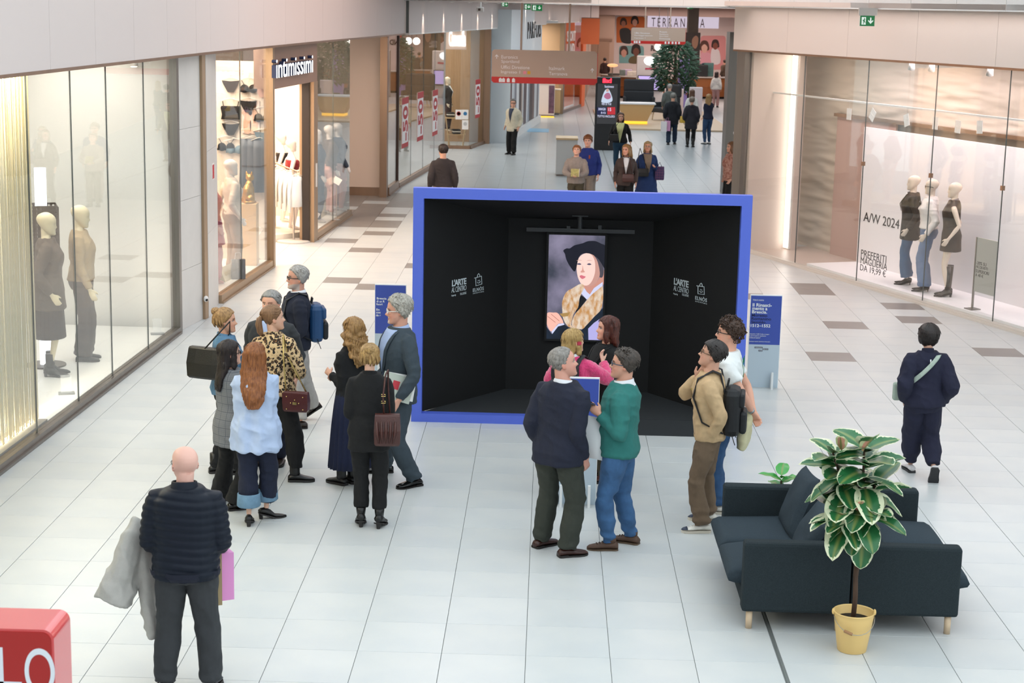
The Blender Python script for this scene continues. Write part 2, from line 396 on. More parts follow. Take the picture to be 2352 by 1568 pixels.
def make_hair(spec, h, R, Hh, org, parent, name='hair', res=1):
    """spec: dict(style, col, ...) ; shapes in head units, then placed"""
    st = spec['style']; col = spec['col']; sd = spec.get('seed', 1)
    if st == 'bald': return None
    m = mat('hair_'+col.strip('#')+st[:2], col, .45, var=0, col2=spec.get('col2', None) or '#%02x%02x%02x' % tuple(int(int(col[i:i+2], 16)*.7) for i in (1, 3, 5)), vscale=spec.get('vs', 14), stretch=(6, 6, 1.2) if st in ('long', 'wavy', 'bob', 'pony') else (4, 4, 2.5), bump=.5, bscale=40)
    mb = MB(); fn = hairline(*spec.get('line', (.80, .66, .2, .42)))
    th = spec.get('th', .055)
    vol = spec.get('vol')
    G = hair_shell(fn, th, spec.get('wav', .5), sd, vol)
    shell = grid_mb(G); strands = MB(); rnd = random.Random(sd*13+5)
    M = Matrix.Translation(org) @ (R.to_4x4()) @ Matrix.Scale(Hh, 4)
    rem = False; post = None
    if st in ('long', 'wavy', 'bob'):
        rem = True; L = spec.get('len', .9); bw = spec.get('bw', 1.0); fwdk = spec.get('fwd', 0); ou = min(1, L)*spec.get('out', 1.0)
        shell.tube([(0, -.05, .93), (0, -.16, .66), (0, -.24, .3), (0, -.30, 0), (0, -.33-.16*ou, -L*.40), (0, -.30-.30*ou, -L*.75), (0, -.28-.34*ou, -L)],
                   [(.2, .2), (.385*bw, .34), (.40*bw, .28), (.43*bw, .22), (.43*bw, .16), (.36*bw, .12), (.2*bw, .07)], 20, side=(1, 0, 0))
        for sx in (-1, 1):
            e = spec.get('front', -.2)
            shell.tube([(sx*.25, .12, .83), (sx*.335, .12+fwdk*.4, .6), (sx*.35, .08+fwdk, .3), (sx*.36, .04+fwdk, .0), (sx*.33, .05+fwdk, e)], [.1, (.10, .06), (.13, .06), (.12, .055), .035], 10, side=(0, 1, 0))
        for k in range(46 if res >= 1 else 12):
            a = rnd.uniform(-1, 1); x0 = a*.40*bw; yb = -.27-.18*math.sqrt(max(0, 1-a*a)); l = L*rnd.uniform(.75, 1.12)*(1-.25*abs(a)); ph_ = rnd.uniform(0, 6)
            wv = spec.get('curl', .02)
            strands.tube([(x0*(1-.2*t*t)+wv*math.sin(ph_+t*9), yb+.05*t-.34*ou*t*t+wv*math.cos(ph_+t*8), .25-(l+.25)*t) for t in (0, .2, .4, .6, .8, 1)], [.03, .045, .045, .04, .03, .006], 6)
        amp = spec.get('amp', .007); cw = spec.get('curl', .02)
        Rn = np.array(R); og = np.array(org)
        def post(me, co, no):
            q = ((co-og) @ Rn)/Hh; a = np.arctan2(q[:, 0], -(q[:, 1]+.0)); low = np.clip((.75-q[:, 2])/.5, 0, 1)
            w = cw*3*np.sin(q[:, 2]*10+vnoise(q*3+sd)*3)
            d = amp*(vnoise(np.c_[a*11+w, q[:, 2]*2.2, np.full(len(a), sd+.3)])+.7*vnoise(np.c_[a*26+w*2, q[:, 2]*3, np.full(len(a), sd+4.3)]))
            d += low*cw*.35*vnoise(q*[5, 5, 6]+sd)
            if st == 'wavy': d += low*.014*np.sin(q[:, 2]*16+a*5+2*vnoise(q*4))
            return co+no*d[:, None]
    if st == 'curly':
        for k in range(330):
            u, v = rnd.uniform(-1, 1), rnd.uniform(0, 6.283); th_ = math.acos(u); p = Vector((math.sin(th_)*math.sin(v), math.sin(th_)*math.cos(v), u))
            q = Vector((p.x*.36, -.04+p.y*.44, .58+p.z*.46))
            if not bool(fn(np.array([q.x]), np.array([q.y]), np.array([q.z]))[0]): continue
            q += p*rnd.uniform(.02, .085); ax = Vector((rnd.uniform(-1, 1), rnd.uniform(-1, 1), rnd.uniform(-1, 1))).normalized(); u1 = ax.orthogonal().normalized(); w1 = ax.cross(u1); rr = rnd.uniform(.035, .055)
            strands.tube([q+(u1*math.cos(t)+w1*math.sin(t))*rr+ax*(t*.012) for t in [i*.9 for i in range(8)]], .017, 5)
    if st == 'messy':
        for k in range(90):
            v = rnd.uniform(-2.2, 2.2); zz = rnd.uniform(.72, .98); 
            x, y = math.sin(v), math.cos(v); q = Vector((x*.3*(1.25-zz*.6), -.04+y*.34*(1.3-zz*.6), zz))
            d = Vector((x*.5+rnd.uniform(-.5, .5), y*.5+rnd.uniform(-.5, .5), rnd.uniform(0, .6))).normalized()
            strands.tube([q, q+d*.06+Vector((0, 0, .03)), q+d*.13], [.028, .02, .004], 5)
    if st == 'pony':
        rem = False
        ln = spec.get('len', .7)
        strands.tube([(0, -.44, .56), (0, -.56, .5), (0, -.60, .3), (0, -.56, 0), (0, -.52, .5-ln*1.1), (0, -.50, .5-ln*1.25)], [.07, .12, .14, .13, .09, .02], 12)
        strands.tube([(0.02*math.sin(i), -.49+.02*math.cos(i*1.3), .55+.01*i) for i in range(4)], .08, 8)
    if st == 'bun':
        strands.ell((0, -.38, .88), (.17, .17, .15), 14, 9)
        for k in range(26):
            a = rnd.uniform(0, 6.28); b = rnd.uniform(-1, 1); c = Vector((0, -.38, .88)); r_ = .165
            t0 = Vector((math.cos(a)*r_, math.sin(a)*r_, 0)); ax = Vector((math.cos(a+1.57)*.5, math.sin(a+1.57)*.5, b)).normalized()
            strands.tube([c+Matrix.Rotation(t*.55, 3, ax) @ t0 for t in range(-2, 4)], [.012, .04, .045, .04, .03, .008], 6)
        for k in range(18):
            a = rnd.uniform(-1.6, 1.6); q0 = Vector((math.sin(a)*.34, -.05-.4*math.cos(a), .25)); q1 = Vector((math.sin(a)*.3, -.1-.36*math.cos(a), .6)); 
            strands.tube([q0, (q0+q1)/2+Vector((math.sin(a), -math.cos(a), 0))*.06, q1+Vector((0, -.04, .06)), Vector((math.sin(a)*.1, -.40, .82))], [.015, .045, .05, .02], 6)
    ns = int(spec.get('ns', 240)*min(1, res)) if st in ('short', 'messy', 'bun', 'pony') else (int(90*min(1, res)) if st in ('long', 'wavy', 'bob') else 0)
    if st == 'short' and th < .035: ns = ns//2
    tgt = {'bun': Vector((0, -.40, .84)), 'pony': Vector((0, -.47, .56))}.get(st)
    for k in range(ns):
        v = rnd.uniform(-math.pi, math.pi); zz = 1-rnd.random()**1.3*.95; q = surf_pt(v, zz)
        if not bool(fn(np.array([q.x]), np.array([q.y]), np.array([q.z]))[0]): continue
        n_ = (q-Vector((0, -.03, .55))).normalized(); l = rnd.uniform(.10, .2)*spec.get('sl', 1)
        if tgt is not None: d = (tgt-q); l = min(d.length*.8, .35); d.normalize()
        elif st in ('long', 'wavy', 'bob'): d = Vector((q.x*.8, q.y*.3-.1, -1)).normalized(); l = rnd.uniform(.25, .5)
        else: d = Vector((q.x*.9+rnd.uniform(-.35, .35)+.25, -.55+rnd.uniform(-.3, .3), -.9*abs(q.x)*2-.1+rnd.uniform(-.2, .2))).normalized()
        d = (d-n_*d.dot(n_)).normalized(); o_ = th*rnd.uniform(.7, 1.05); w_ = .016 if st != 'bun' else .02; lift = rnd.uniform(.0, .03) if st != 'messy' else rnd.uniform(0, .06)
        pts_ = [q+n_*(o_-.02)]
        for t in (.4, .75, 1.0):
            p_ = q+d*l*t; c_ = p_-Vector((0, -.03, .55)); rr_ = q-Vector((0, -.03, .55)); p_ = Vector((0, -.03, .55))+c_.normalized()*(rr_.length*(1-.05*t)+o_+lift*t); pts_.append(p_)
        strands.tube(pts_, [.006, w_, w_*.8, .003], 4)
    shell.xf(M); strands.xf(M)
    if rem:
        o = remesh(name, shell, m, parent, .009*max(1, 1/res), 2, post); 
        if strands.v: strands.build('hair_strands', m, o, smooth=True)
    else:
        mb.add(shell.v, shell.f); mb.add(strands.v, strands.f)
        o = mb.build(name, m, parent, smooth=True)
    return o
def shoe(parent, ank, yaw, pitch, h, spec, s=1.0):
    """spec dict: col, style (shoe, sneaker, boot, heel, pump), sole"""
    st = spec.get('style', 'shoe'); L = .150*h*spec.get('k', 1); Wd = .030*h; R = Matrix.Translation(ank) @ (Matrix.Rotation(yaw, 4, 'Z') @ Matrix.Rotation(pitch, 4, 'X'))
    z0 = -ank[2] if pitch == 0 else -.075; hl = .0
    m = mat('shoe_'+spec['col'].strip('#')+st, spec['col'], spec.get('rough', .4), var=.25, vscale=20); ms = mat('sole_'+spec.get('sole', '#201c1a').strip('#'), spec.get('sole', '#201c1a'), .6)
    b = -.045*h*spec.get('k', 1); f = b+L; up = .055 if st in ('heel', 'pump') else 0
    sh = [(0.0, .55, .0, .055+up), (.08, .82, .0, .075+up), (.25, .80, .0, .085+up*.9), (.45, .86, .0, .075+up*.5), (.62, 1.0, .0, .058), (.8, .98, .0, .047), (.93, .72, .0, .038), (1.0, .28, .004, .024)]
    if st == 'pump': sh = [(t, w*.85, lo, hi*.78 if t < .5 else hi*.7) for t, w, lo, hi in sh]
    if st in ('pump', 'heel'): sh[-1] = (1.06, .14, .004, .018)
    rings = []; K = 14; sol = []
    for t, w, lo, hi in sh:
        y = b+L*t; bz = up*max(0, 1-t/.62) if up else 0; th = .022 if st in ('sneaker', 'boot') else .012
        ring = []
        for k in range(K):
            a = 2*math.pi*k/K; x = Wd*w*math.cos(a); zz = math.sin(a); z = z0+th+bz*.9+(hi-th-bz*.9)*(.5+.5*zz) if hi > th else z0+th
            x *= 1-.25*max(0, zz); ring.append((x, y, z))
        rings.append(ring)
        sol.append([(Wd*w*1.08*math.cos(2*math.pi*k/K), y*1.0, z0+(bz*.9)+(th*1.05 if math.sin(2*math.pi*k/K) > 0 else 0)) for k in range(K)])
    mb = MB().loft(rings)
    if st in ('boot', 'heel', 'ankle'):
        top = spec.get('shaft', .17)
        mb.tube([(0, -.005, z0+.05+up), (0, -.012, z0+.09+up), (0, -.012, z0+top+up)], [(.036, .05), (.042, .05), spec.get('rt', .05)], 14, side=(1, 0, 0))
    mb.xf(R); o = mb.build('shoe', m, parent, smooth=True)
    sb = MB().loft(sol)
    if up: sb.tube([(0, b+.025, z0+up*.95), (0, b+.02, z0+.03), (0, b+.022, z0)], [.026, .018, .016] if st == 'heel' or spec.get('block') else [.02, .008, .006], 10)
    elif st in ('shoe',): sb.box((-Wd*.8, b+.005, z0), (Wd*.8, b+L*.3, z0+.02))
    sb.xf(R); sb.build('sole', ms, o, smooth=False)
    if spec.get('lace'):
        lb = MB()
        for i in range(4):
            t = .42+.09*i; y = b+L*t; z = z0+np.interp(t, [q[0] for q in sh], [q[3] for q in sh])+.003
            lb.tube([(-Wd*.45, y-.004, z-.006), (0, y, z+.003), (Wd*.45, y+.004, z-.006)], .004, 5)
        lb.xf(R); lb.build('laces', mat('lace_'+spec['lace'].strip('#'), spec['lace'], .8), o)
    if spec.get('toe'):
        tb = MB(); tb.loft([[(p[0]*1.03, p[1]*1.003+.001, p[2]+.002) for p in r] for r in rings[5:]]); tb.xf(R); tb.build('toe_cap', mat('toe_'+spec['toe'].strip('#'), spec['toe'], .6), o, smooth=True)
    return o
def glasses(parent, R, Hh, org, col='#1a1412', w=.016, rim=1.0):
    mb = MB()
    for sx in (-1, 1):
        c = Vector((sx*.14, .40, .49)); mb.tube([c+Vector((.085*rim*math.cos(t), -.03*abs(math.sin(t*.5)) if 0 else -.25*(abs(c.x+.085*math.cos(t))-.1)*.4, .065*rim*math.sin(t))) for t in [i*math.pi/8 for i in range(17)]], w, 5)
        mb.tube([(sx*.225, .37, .51), (sx*.33, .2, .51), (sx*.345, -.05, .50), (sx*.345, -.12, .45)], w, 5)
    mb.tube([(-.055, .40, .5), (0, .42, .51), (.055, .40, .5)], w, 5)
    mb.xf(Matrix.Translation(org) @ R.to_4x4() @ Matrix.Scale(Hh, 4)); return mb.build('glasses', mat('specs_'+col.strip('#'), col, .25), parent, smooth=True)
class Person: pass
def person(name, pos, face, h=1.72, sex='m', w=1.0, skin='#d8a488', head=(0, 0), lean=0, roll=0, feet=None, hands=None, poles=None, top=None, bottom=None, shoes=None, hair=None, res=1.0,
           beard=None, brow='#4a3428', lips=(.85, .55, .55), specs=None, label='', cat='person', group=None, mann=False, curl=(.5, .5), wdir=None, belly=0, twist=0, handdir=None, shr=0):
    face = math.radians(face); P = Person(); root = empty(name, (pos[0], pos[1], pos[2] if len(pos) > 2 else 0), face, label, cat, group)
    P.root = root; P.M = Matrix.Translation(root.location) @ Matrix.Rotation(face, 4, 'Z'); P.h = h
    S = (MALE if sex == 'm' else FEM).copy(); S[:, 1] *= w; S[:, 2] *= w*(1+belly*.0)
    if belly: S[:, 2] += belly*np.exp(-((S[:, 0]-.59)/.06)**2); S[:, 3] += belly*.7*np.exp(-((S[:, 0]-.59)/.06)**2)
    vox = .0075/res; gv = .0095/res
    L1, L2 = .231*h, .226*h; az = .042*h
    feet = feet or ((-.09, 0, 8), (.09, 0, -8))
    # feet: (x, y, yaw_deg[, z_lift, pitch_deg]) in local metres, left first
    up = .05 if shoes and shoes.get('style') in ('heel', 'pump') else 0
    hz = .505*h+up*.9
    for ft in feet:
        d2 = (ft[0]-(.05*h if ft[0] > 0 else -.05*h))**2+ft[1]**2; zl = ft[3] if len(ft) > 3 else 0
        hz = min(hz, math.sqrt(max((.4555*h)**2-d2, .1))+az+zl+up+.01*h)
    dz = hz-.505*h; ln = math.radians(lean)
    def tp(x, y, z):   # torso lean about the hips
        zz = z-.50*h; k = max(zz, 0); y2 = y+math.sin(ln)*k; z2 = z-(1-math.cos(ln))*k
        return Vector((x, y2, z2+dz))
    P.tp = tp
    neck = tp(0, 0, .868*h); drop = .868*h-neck.z
    R, Hh, org = head_frame(h, math.radians(head[0]), math.radians(head[1]), neck.y-.004*h, math.radians(roll), drop); P.R, P.Hh, P.org = R, Hh, org
    legs = []
    for i, ft in enumerate(feet):
        sx = -1 if i == 0 else 1; hip = Vector((sx*.052*h*w, 0, .495*h+dz)); yaw = math.radians(ft[2]); zl = ft[3] if len(ft) > 3 else 0; pit = math.radians(ft[4]) if len(ft) > 4 else 0
        ank = Vector((ft[0], ft[1], az+zl+up)); kn, ank2 = ik(hip, ank, L1, L2, (math.sin(-yaw)*.6, math.cos(yaw), 0)); legs.append((hip, kn, ank2, yaw, pit, ank))
    sxw = (.100 if sex == 'm' else .088)*h*w; arms = []
    hands = hands or (None, None); poles = poles or (None, None)
    a1, a2 = .172*h, .150*h
    for i in (0, 1):
        sx = -1 if i == 0 else 1; sh = tp(sx*sxw, -.006*h, .779*h+shr)
        hd = hands[i]; tgt = Vector((sx*(sxw+.045*h), .02*h, .50*h+dz)) if hd is None else Vector((hd[0], hd[1], hd[2]+dz))
        el, wr = ik(sh, tgt, a1, a2, poles[i] or (sx*.22, -1, -.1)); arms.append((sh, el, wr))
    P.arms, P.legs = arms, legs
    # --- skin body, one surface
    mb = MB(); G, _ = head_grid(); G = face_feats(G, .55 if mann else 1); hm = grid_mb(G)
    for sx in (-1, 1):
        if not mann or mann == 2: hm.ell((sx*.335, -.05, .44), (.035, .075, .125), 10, 7, Matrix.Rotation(sx*.25, 3, 'Z') @ Matrix.Rotation(.2, 3, 'X'))
    hm.xf(Matrix.Translation(org) @ R.to_4x4() @ Matrix.Scale(Hh, 4)); mb.add(hm.v, hm.f)
    hb = org + R @ Vector((0, -.09*Hh, .30*Hh)); nb = tp(0, -.012*h, .812*h); nr = .0335*h*(1 if sex == 'm' else .82)*(1 if not mann else .85)
    mb.tube([tp(0, -.01*h, .76*h), nb, nb.lerp(hb, .5), hb], [nr*1.5, nr*1.15, nr, nr*1.0], 14)
    tn = top or {}; bare = tn.get('neck', 0)
    rings = []
    for z, a, b, y in S:
        k = .80 if not mann else .86; c = tp(0, y*h, z*h); rings.append([c+Vector((a*h*k*math.cos(t), b*h*k*math.sin(t), 0)) for t in [2*math.pi*q/16 for q in range(16)]])
    mb.loft(rings)
    slv = tn.get('sleeve', 'long') if top else 'none'
    ab = .9 if sex == 'f' or mann else 1.02
    for i, (sh, el, wr) in enumerate(arms):
        k = ab*w; kk = .8 if slv == 'long' else 1
        mb.tube([sh+Vector((-.02*(1 if i else -1), 0, .0)), sh.lerp(el, .12), sh.lerp(el, .5), el, el.lerp(wr, .3), el.lerp(wr, .75), wr], [.026*h*k*kk, .029*h*k*kk, .0265*h*k*kk, .0215*h*k, .022*h*k, .016*h*k, .0145*h*k], 10)
        dr = (wr-el).normalized(); 
        if handdir and handdir[i]: dr = Vector(handdir[i]).normalized()
        wd = Vector(wdir[i]) if wdir and wdir[i] else Vector((0, 1, .25)) if abs(dr.y) < .75 else Vector((-.5*(1 if i else -1), 0, 1))
        hand(mb, wr, dr, wd, -1 if i else 1, h/1.75*(.95 if sex == 'f' else 1.03), curl[i])
    bare_leg = not bottom or bottom.get('bare')
    for (hip, kn, an, yaw, pit, a0) in legs:
        k = (1 if bare_leg else .78)*w*(.9 if sex == 'f' else 1)
        mb.tube([hip+Vector((0, 0, .02)), hip.lerp(kn, .3), kn, kn.lerp(an, .3), kn.lerp(an, .75), an, an+Vector((0, 0, -.02))], [.050*h*k, .046*h*k, .031*h*k, .033*h*k, .022*h*k, .02*h*k, .02*h*k], 10)
        if not shoes: # bare foot of a mannequin
            fd = Vector((-math.sin(yaw), math.cos(yaw), 0)); mb.tube([an-fd*.03+Vector((0, 0, -.03)), an+fd*.04+Vector((0, 0, -.035)), an+fd*.12+Vector((0, 0, -.055)), an+fd*.16+Vector((0, 0, -.06))], [.03, .034, .032, .015], 8)
    ms = mat('skin_'+skin.strip('#')+('m' if mann else ''), skin, .3 if mann else .5, attr=not mann, spec=.4)
    hs = hair or {'style': 'bald', 'col': '#888888'}
    fn = hairline(*hs.get('line', (.80, .66, .2, .42)))
    post = None if mann else body_color(Hh, R, org, hs['col'], skin, brow, beard, hs.get('scalp'), lips, fn, hs.get('goat'))
    remesh('body', mb, ms, root, vox, 2, post, .4)
    if hair: make_hair(hair, h, R, Hh, org, root, res=res)
    if specs: glasses(root, R, Hh, org, specs)
    def section(z, e=0):
        a = np.interp(z, S[:, 0], S[:, 1])*h+e; b = np.interp(z, S[:, 0], S[:, 2])*h+e; y = np.interp(z, S[:, 0], S[:, 3])*h; return a, b, y
    P.section = section
    sd = (hash(name+str(pos)) % 97) if False else int(abs(pos[0]*31+pos[1]*17)) % 50
    # --- upper garment
    def patch(nm, xl, xr, z0, z1, e, m, back=False, n=7, rows=12, parent_=None):
        g = []
        for i in range(rows+1):
            z = z0+(z1-z0)*i/rows; a, b, y = section(z, e); row = []
            for j in range(n+1):
                x = xl(z)+(xr(z)-xl(z))*j/n; x = max(-a*.98, min(a*.98, x)); yy = y+(-1 if back else 1)*b*math.sqrt(max(1-(x/a)**2, 0)); row.append(tp(x, yy, z*h))
            g.append(row)
        q = MB(); q.loft([[tuple(p) for p in r] for r in g], cap=False, close=False)
        o = q.build(nm, m, parent_ or root, smooth=True); md = o.modifiers.new('t', 'SOLIDIFY'); md.thickness = .004; md.offset = 0
        return o
    P.patch = patch
    def garment(spec, nm):
        e = spec.get('ease', .018); hem = spec.get('hem', .49); fl = spec.get('flare', 0); q = MB(); zt = spec.get('ztop', .836); rings = []
        zs = [z for z in np.linspace(hem, zt, 14)]
        for z in zs:
            a, b, y = section(max(z, .485), e); 
            if z > .77: a -= e*.3*(z-.77)/.06
            k = max(0, (.60-z)/.15); a += fl*k; b += fl*k*spec.get('flareb', 1.0)
            bx = spec.get('boxy', 0)
            if bx and z < .73: a0, b0, _ = section(.73, e); a += (a0-a)*bx; b += (b0-b)*bx*.8
            c = tp(0, y, z*h); rings.append([c+Vector((a*math.copysign(abs(math.cos(t))**.85, math.cos(t)), b*math.copysign(abs(math.sin(t))**.9, math.sin(t)), 0)) for t in [2*math.pi*i/24 for i in range(24)]])
        q.loft(rings)
        sl = spec.get('sleeve', 'long'); se = spec.get('sease', e*.75)
        if sl != 'none':
            for i, (sh, el, wr) in enumerate(arms):
                k = ab*w; sx = 1 if i else -1; inn = sh+Vector((-sx*.05*h, 0, .014*h))
                pts = [inn, sh, sh.lerp(el, .2), sh.lerp(el, .6), el, el.lerp(wr, .4), el.lerp(wr, .80), el.lerp(wr, .93)]
                rs = [.026*h*k+se*.5, .029*h*k+se*.9, .031*h*k+se, .027*h*k+se, .0235*h*k+se, .0225*h*k+se*.9, .018*h*k+se*spec.get('cuff', .7), .0165*h*k+se*spec.get('cuff', .7)]
                if sl == 'short': pts = pts[:4]; rs = rs[:4]; rs[-1] += .006
                if sl == 'elbow': pts = pts[:6]; rs = rs[:6]
                # rounded elbow
                if len(pts) > 5:
                    e1, e2 = sh.lerp(el, .88), el.lerp(wr, .14); pts[4:5] = [e1, (e1+e2+el*2)/4, e2]; rs[4:5] = [rs[4]*1.02, rs[4]*1.04, rs[4]]
                q.tube(pts, rs, 14)
        if spec.get('hood'):
            q.tube([tp(-.07*h, -.05*h, .80*h), tp(0, -.075*h, .815*h), tp(.07*h, -.05*h, .80*h)], [.03, .055, .03], 10)
        return remesh(nm, q, spec['mat'], root, gv, spec.get('smooth', 3), folds(spec.get('fold', .005), sd, spec.get('zs', 9), spec.get('style', 'folds')))
    if top:
        P.top = garment(top, top.get('name', 'sweater'))
        if top.get('collar'):
            cm, hh_, rr = top['collar']; q = MB(); c0 = tp(0, -.012*h, .828*h); rg = []
            for dzv, k in ((-.012, 1.25), (.012, 1.08), (hh_, 1.0), (hh_+.004, .94), (0, .9)):
                rg.append([c0+Vector((nr*1.12*rr*k*math.cos(t), nr*1.12*rr*k*math.sin(t)+.002, dzv+.012*(-math.sin(t)))) for t in [2*math.pi*i/20 for i in range(20)]])
            q.loft(rg, cap=False); q.build('collar', cm, root, smooth=True)
        if top.get('vee'):
            sm_, zb, wt = top['vee']
            patch('shirt_front', lambda z: -wt*h*(z-zb)/(.83-zb), lambda z: wt*h*(z-zb)/(.83-zb), zb, .832, top.get('ease', .018)+.012, sm_)
            lm = top.get('lapel')
            if lm:
                for sx in (-1, 1):
                    f1 = lambda z, sx=sx: sx*(wt*h*(z-zb)/(.83-zb)); f2 = lambda z, sx=sx: sx*(wt*h*(z-zb)/(.83-zb)+.02*h*min(1, (z-zb)/.05)*(1 if z < .80 else .7))
                    patch('lapel', f1, f2, zb, .825, top.get('ease', .018)+.017, lm, n=3)
    # --- lower garment
    if bottom:
        st = bottom.get('style', 'straight'); e = bottom.get('ease', .012); q = MB(); K = {'slim': (1, 1, 1, 1, .95), 'straight': (1.02, 1.05, 1.15, 1.2, 1.5), 'wide': (1.05, 1.15, 1.45, 1.75, 2.3), 'flare': (1, 1, 1.1, 1.45, 2.3), 'jogger': (1.08, 1.2, 1.45, 1.5, 1.15), 'baggy': (1.05, 1.15, 1.35, 1.5, 1.9)}.get(st, (1,)*5)
        if st in ('skirt', 'dress_skirt'):
            z0 = bottom['hem']; zt = bottom.get('top', .60); n = 72; rg = []
            for i in range(9):
                t = i/8; z = zt+(z0-zt)*t; a, b, y = section(max(z, .5), .012); fl = bottom.get('flare', .10)*t**.8; pl = bottom.get('pleat', .01)*min(1, t*2)
                c = tp(0, y, z*h); rg.append([c+Vector(((a+fl+pl*math.sin(k*math.pi*2/3))*math.cos(2*math.pi*k/n), (b+fl+pl*math.sin(k*math.pi*2/3))*math.sin(2*math.pi*k/n), 0)) for k in range(n)])
            q.loft(rg); q.build(bottom.get('name', 'skirt'), bottom['mat'], root, smooth=True)
        else:
            zt = bottom.get('top', .575); rings = []
            for z in np.linspace(.458, zt, 8):
                a, b, y = section(z, e); c = tp(0, y, z*h); rings.append([c+Vector((a*math.cos(t), b*math.sin(t), 0)) for t in [2*math.pi*i/20 for i in range(20)]])
            q.loft(rings)
            hm = bottom.get('hem', .04)
            for (hip, kn, an, yaw, pit, a0) in legs:
                k = w*(.93 if sex == 'f' else 1); ft = an.lerp(kn, 0)+Vector((0, 0, -.042*h+hm*h-up*.5)) if hm < .05 else an.lerp(kn, (hm-.042)/.236)
                if kn.z < .2*h: ft = an
                k1, k2 = hip.lerp(kn, .9), kn.lerp(an, .1); km = (k1+k2+kn*2)/4
                pts = [hip+Vector((0, 0, .03)), hip.lerp(kn, .3), hip.lerp(kn, .65), k1, km, k2, kn.lerp(an, .45), an.lerp(kn, .16), ft]
                rs = [.054*h*k*K[0]+e*.5, .050*h*k*K[0]+e, .041*h*k*K[1]+e, .034*h*k*K[2]+e, .0335*h*k*K[2]+e, .033*h*k*K[2]+e, .033*h*k*K[3]+e*.8, .0245*h*k*K[4]+e*.8, .024*h*k*K[4]+e*.8]
                if hm > .2: pts = pts[:4]+[ft]; rs = rs[:4]+[rs[3]]
                q.tube(pts, rs, 14)
            fz = folds(bottom.get('fold', .006), sd+5, bottom.get('zs', 7))
            def lowfold(me, co, no, h=h, fz=fz, bk=bottom.get('bunch', .006)):
                co = fz(me, co, no); z = co[:, 2]; d = bk*np.sin(z/.016+3*vnoise(co*8))*np.exp(-np.clip(z-.07*h, 0, 9)/.07); d += bk*.6*np.sin(z/.02+4*vnoise(co*7+3))*np.exp(-((z-.27*h)/.05)**2)
                return co+no*d[:, None]
            remesh(bottom.get('name', 'trousers'), q, bottom['mat'], root, gv, 3, lowfold)
            if bottom.get('cuff'):
                for (hip, kn, an, yaw, pit, a0) in legs:
                    c = an+Vector((0, 0, hm*h-.042*h)); rr = .024*h*K[4]+e+.012; cc = MB(); cc.lathe([(rr*1.02, -.01), (rr*1.1, .0), (rr*1.04, .10), (rr*.98, .11), (rr*.9, .1), (rr*.95, -.005)], 20, c); cc.build('trouser_cuff', bottom['cuff'], root, smooth=True)
    if shoes:
        for (hip, kn, an, yaw, pit, a0) in legs: 
            a_ = Vector((an.x, an.y, az)) if pit == 0 else Vector((an.x, an.y, an.z))
            shoe(root, a_, yaw, pit, h, shoes)
    PEOPLE[name+str(len(PEOPLE))] = P
    return P
# ---------------------------------------------------------------- picture point -> place
def ray(x, y):
    return (_r*((x-1176)/F_PX) + _d*((y-784)/F_PX) + _f)
def at_z(x, y, z=0.0): d = ray(x, y); return CAM + d*((z-CAM.z)/d.z)
def at_y(x, y, Y): d = ray(x, y); return CAM + d*((Y-CAM.y)/d.y)
def at_pl(x, y, P, n): d = ray(x, y); n = Vector(n); return CAM + d*((Vector(P)-CAM).dot(n)/d.dot(n))
class Seg:
    """a straight stretch of shop front on plan: u along it, d out towards the mall, z up"""
    def __init__(s, A, B):
        s.A = Vector((*A, 0)); s.B = Vector((*B, 0)); s.L = (s.B-s.A).length; s.U = (s.B-s.A).normalized(); s.N = Vector((s.U.y, -s.U.x, 0))
    def p(s, u, d=0, z=0): return s.A + s.U*u + s.N*d + Vector((0, 0, z))
    def box(s, mb, u0, u1, z0, z1, d0, d1):
        P = [s.p(u, d, z) for z in (z0, z1) for u, d in ((u0, d0), (u1, d0), (u1, d1), (u0, d1))]
        if (u1-u0)*(d1-d0)*(z1-z0) > 0: fs = [(0,1,2,3),(4,7,6,5),(0,4,5,1),(1,5,6,2),(2,6,7,3),(3,7,4,0)]
        else: fs = [(0,3,2,1),(4,5,6,7),(0,1,5,4),(1,2,6,5),(2,3,7,6),(3,0,4,7)]
        return mb.add(P, fs)
    def obj(s, name, u0, u1, z0, z1, d0, d1, m, parent=None):
        return s.box(MB(), u0, u1, z0, z1, d0, d1).build(name, m, parent)
    def u_of(s, P): return (Vector(P)-s.A).dot(s.U)
    def pix(s, x, y, d=0):
        P = at_pl(x, y, s.p(0, d), s.N); return s.u_of(P), P.z
    rz = property(lambda s: math.atan2(s.U.y, s.U.x))
ST = dict(kind='structure')
M_tile = mat('tile_light', '#d0d2d0', .33, var=.09, vscale=1.7, col2='#c6cacb', objrand=.05, bump=.03, bscale=30)
M_tile_d = mat('tile_dark', '#8f8985', .36, var=.1, vscale=3, objrand=.08)
M_tile_g = mat('tile_grey', '#b6bdc1', .30, var=.08, vscale=2, objrand=.12)
M_grout = mat('grout', '#7c7f7e', .8)
M_fascia = mat('fascia_paint', '#dbcfcb', .45, spec=.4)
M_fascia_up = mat('slab_panel', '#e2e6e7', .4)
M_metal = mat('brushed_metal', '#8b8680', .38, metal=.85, var=.12, vscale=6, stretch=(1, 1, .1))
M_bronze = mat('bronze_metal', '#9a7d68', .35, metal=.8, var=.15, vscale=5, stretch=(1, 1, .1))
M_gold = mat('champagne_metal', '#a98f74', .42, metal=.6)
M_white = mat('white_paint', '#e9e6e3', .5)
M_stone = mat('white_stone', '#d9d6d2', .4, var=.06, vscale=4)
M_black = mat('matt_black', '#08090a', .75)
M_joint = mat('silicone', '#5d625f', .6)
M_glass = glass_mat('shop_glass', '#fafcfb', 1.5)
M_glass_edge = mat('glass_edge', '#6f8a84', .2)
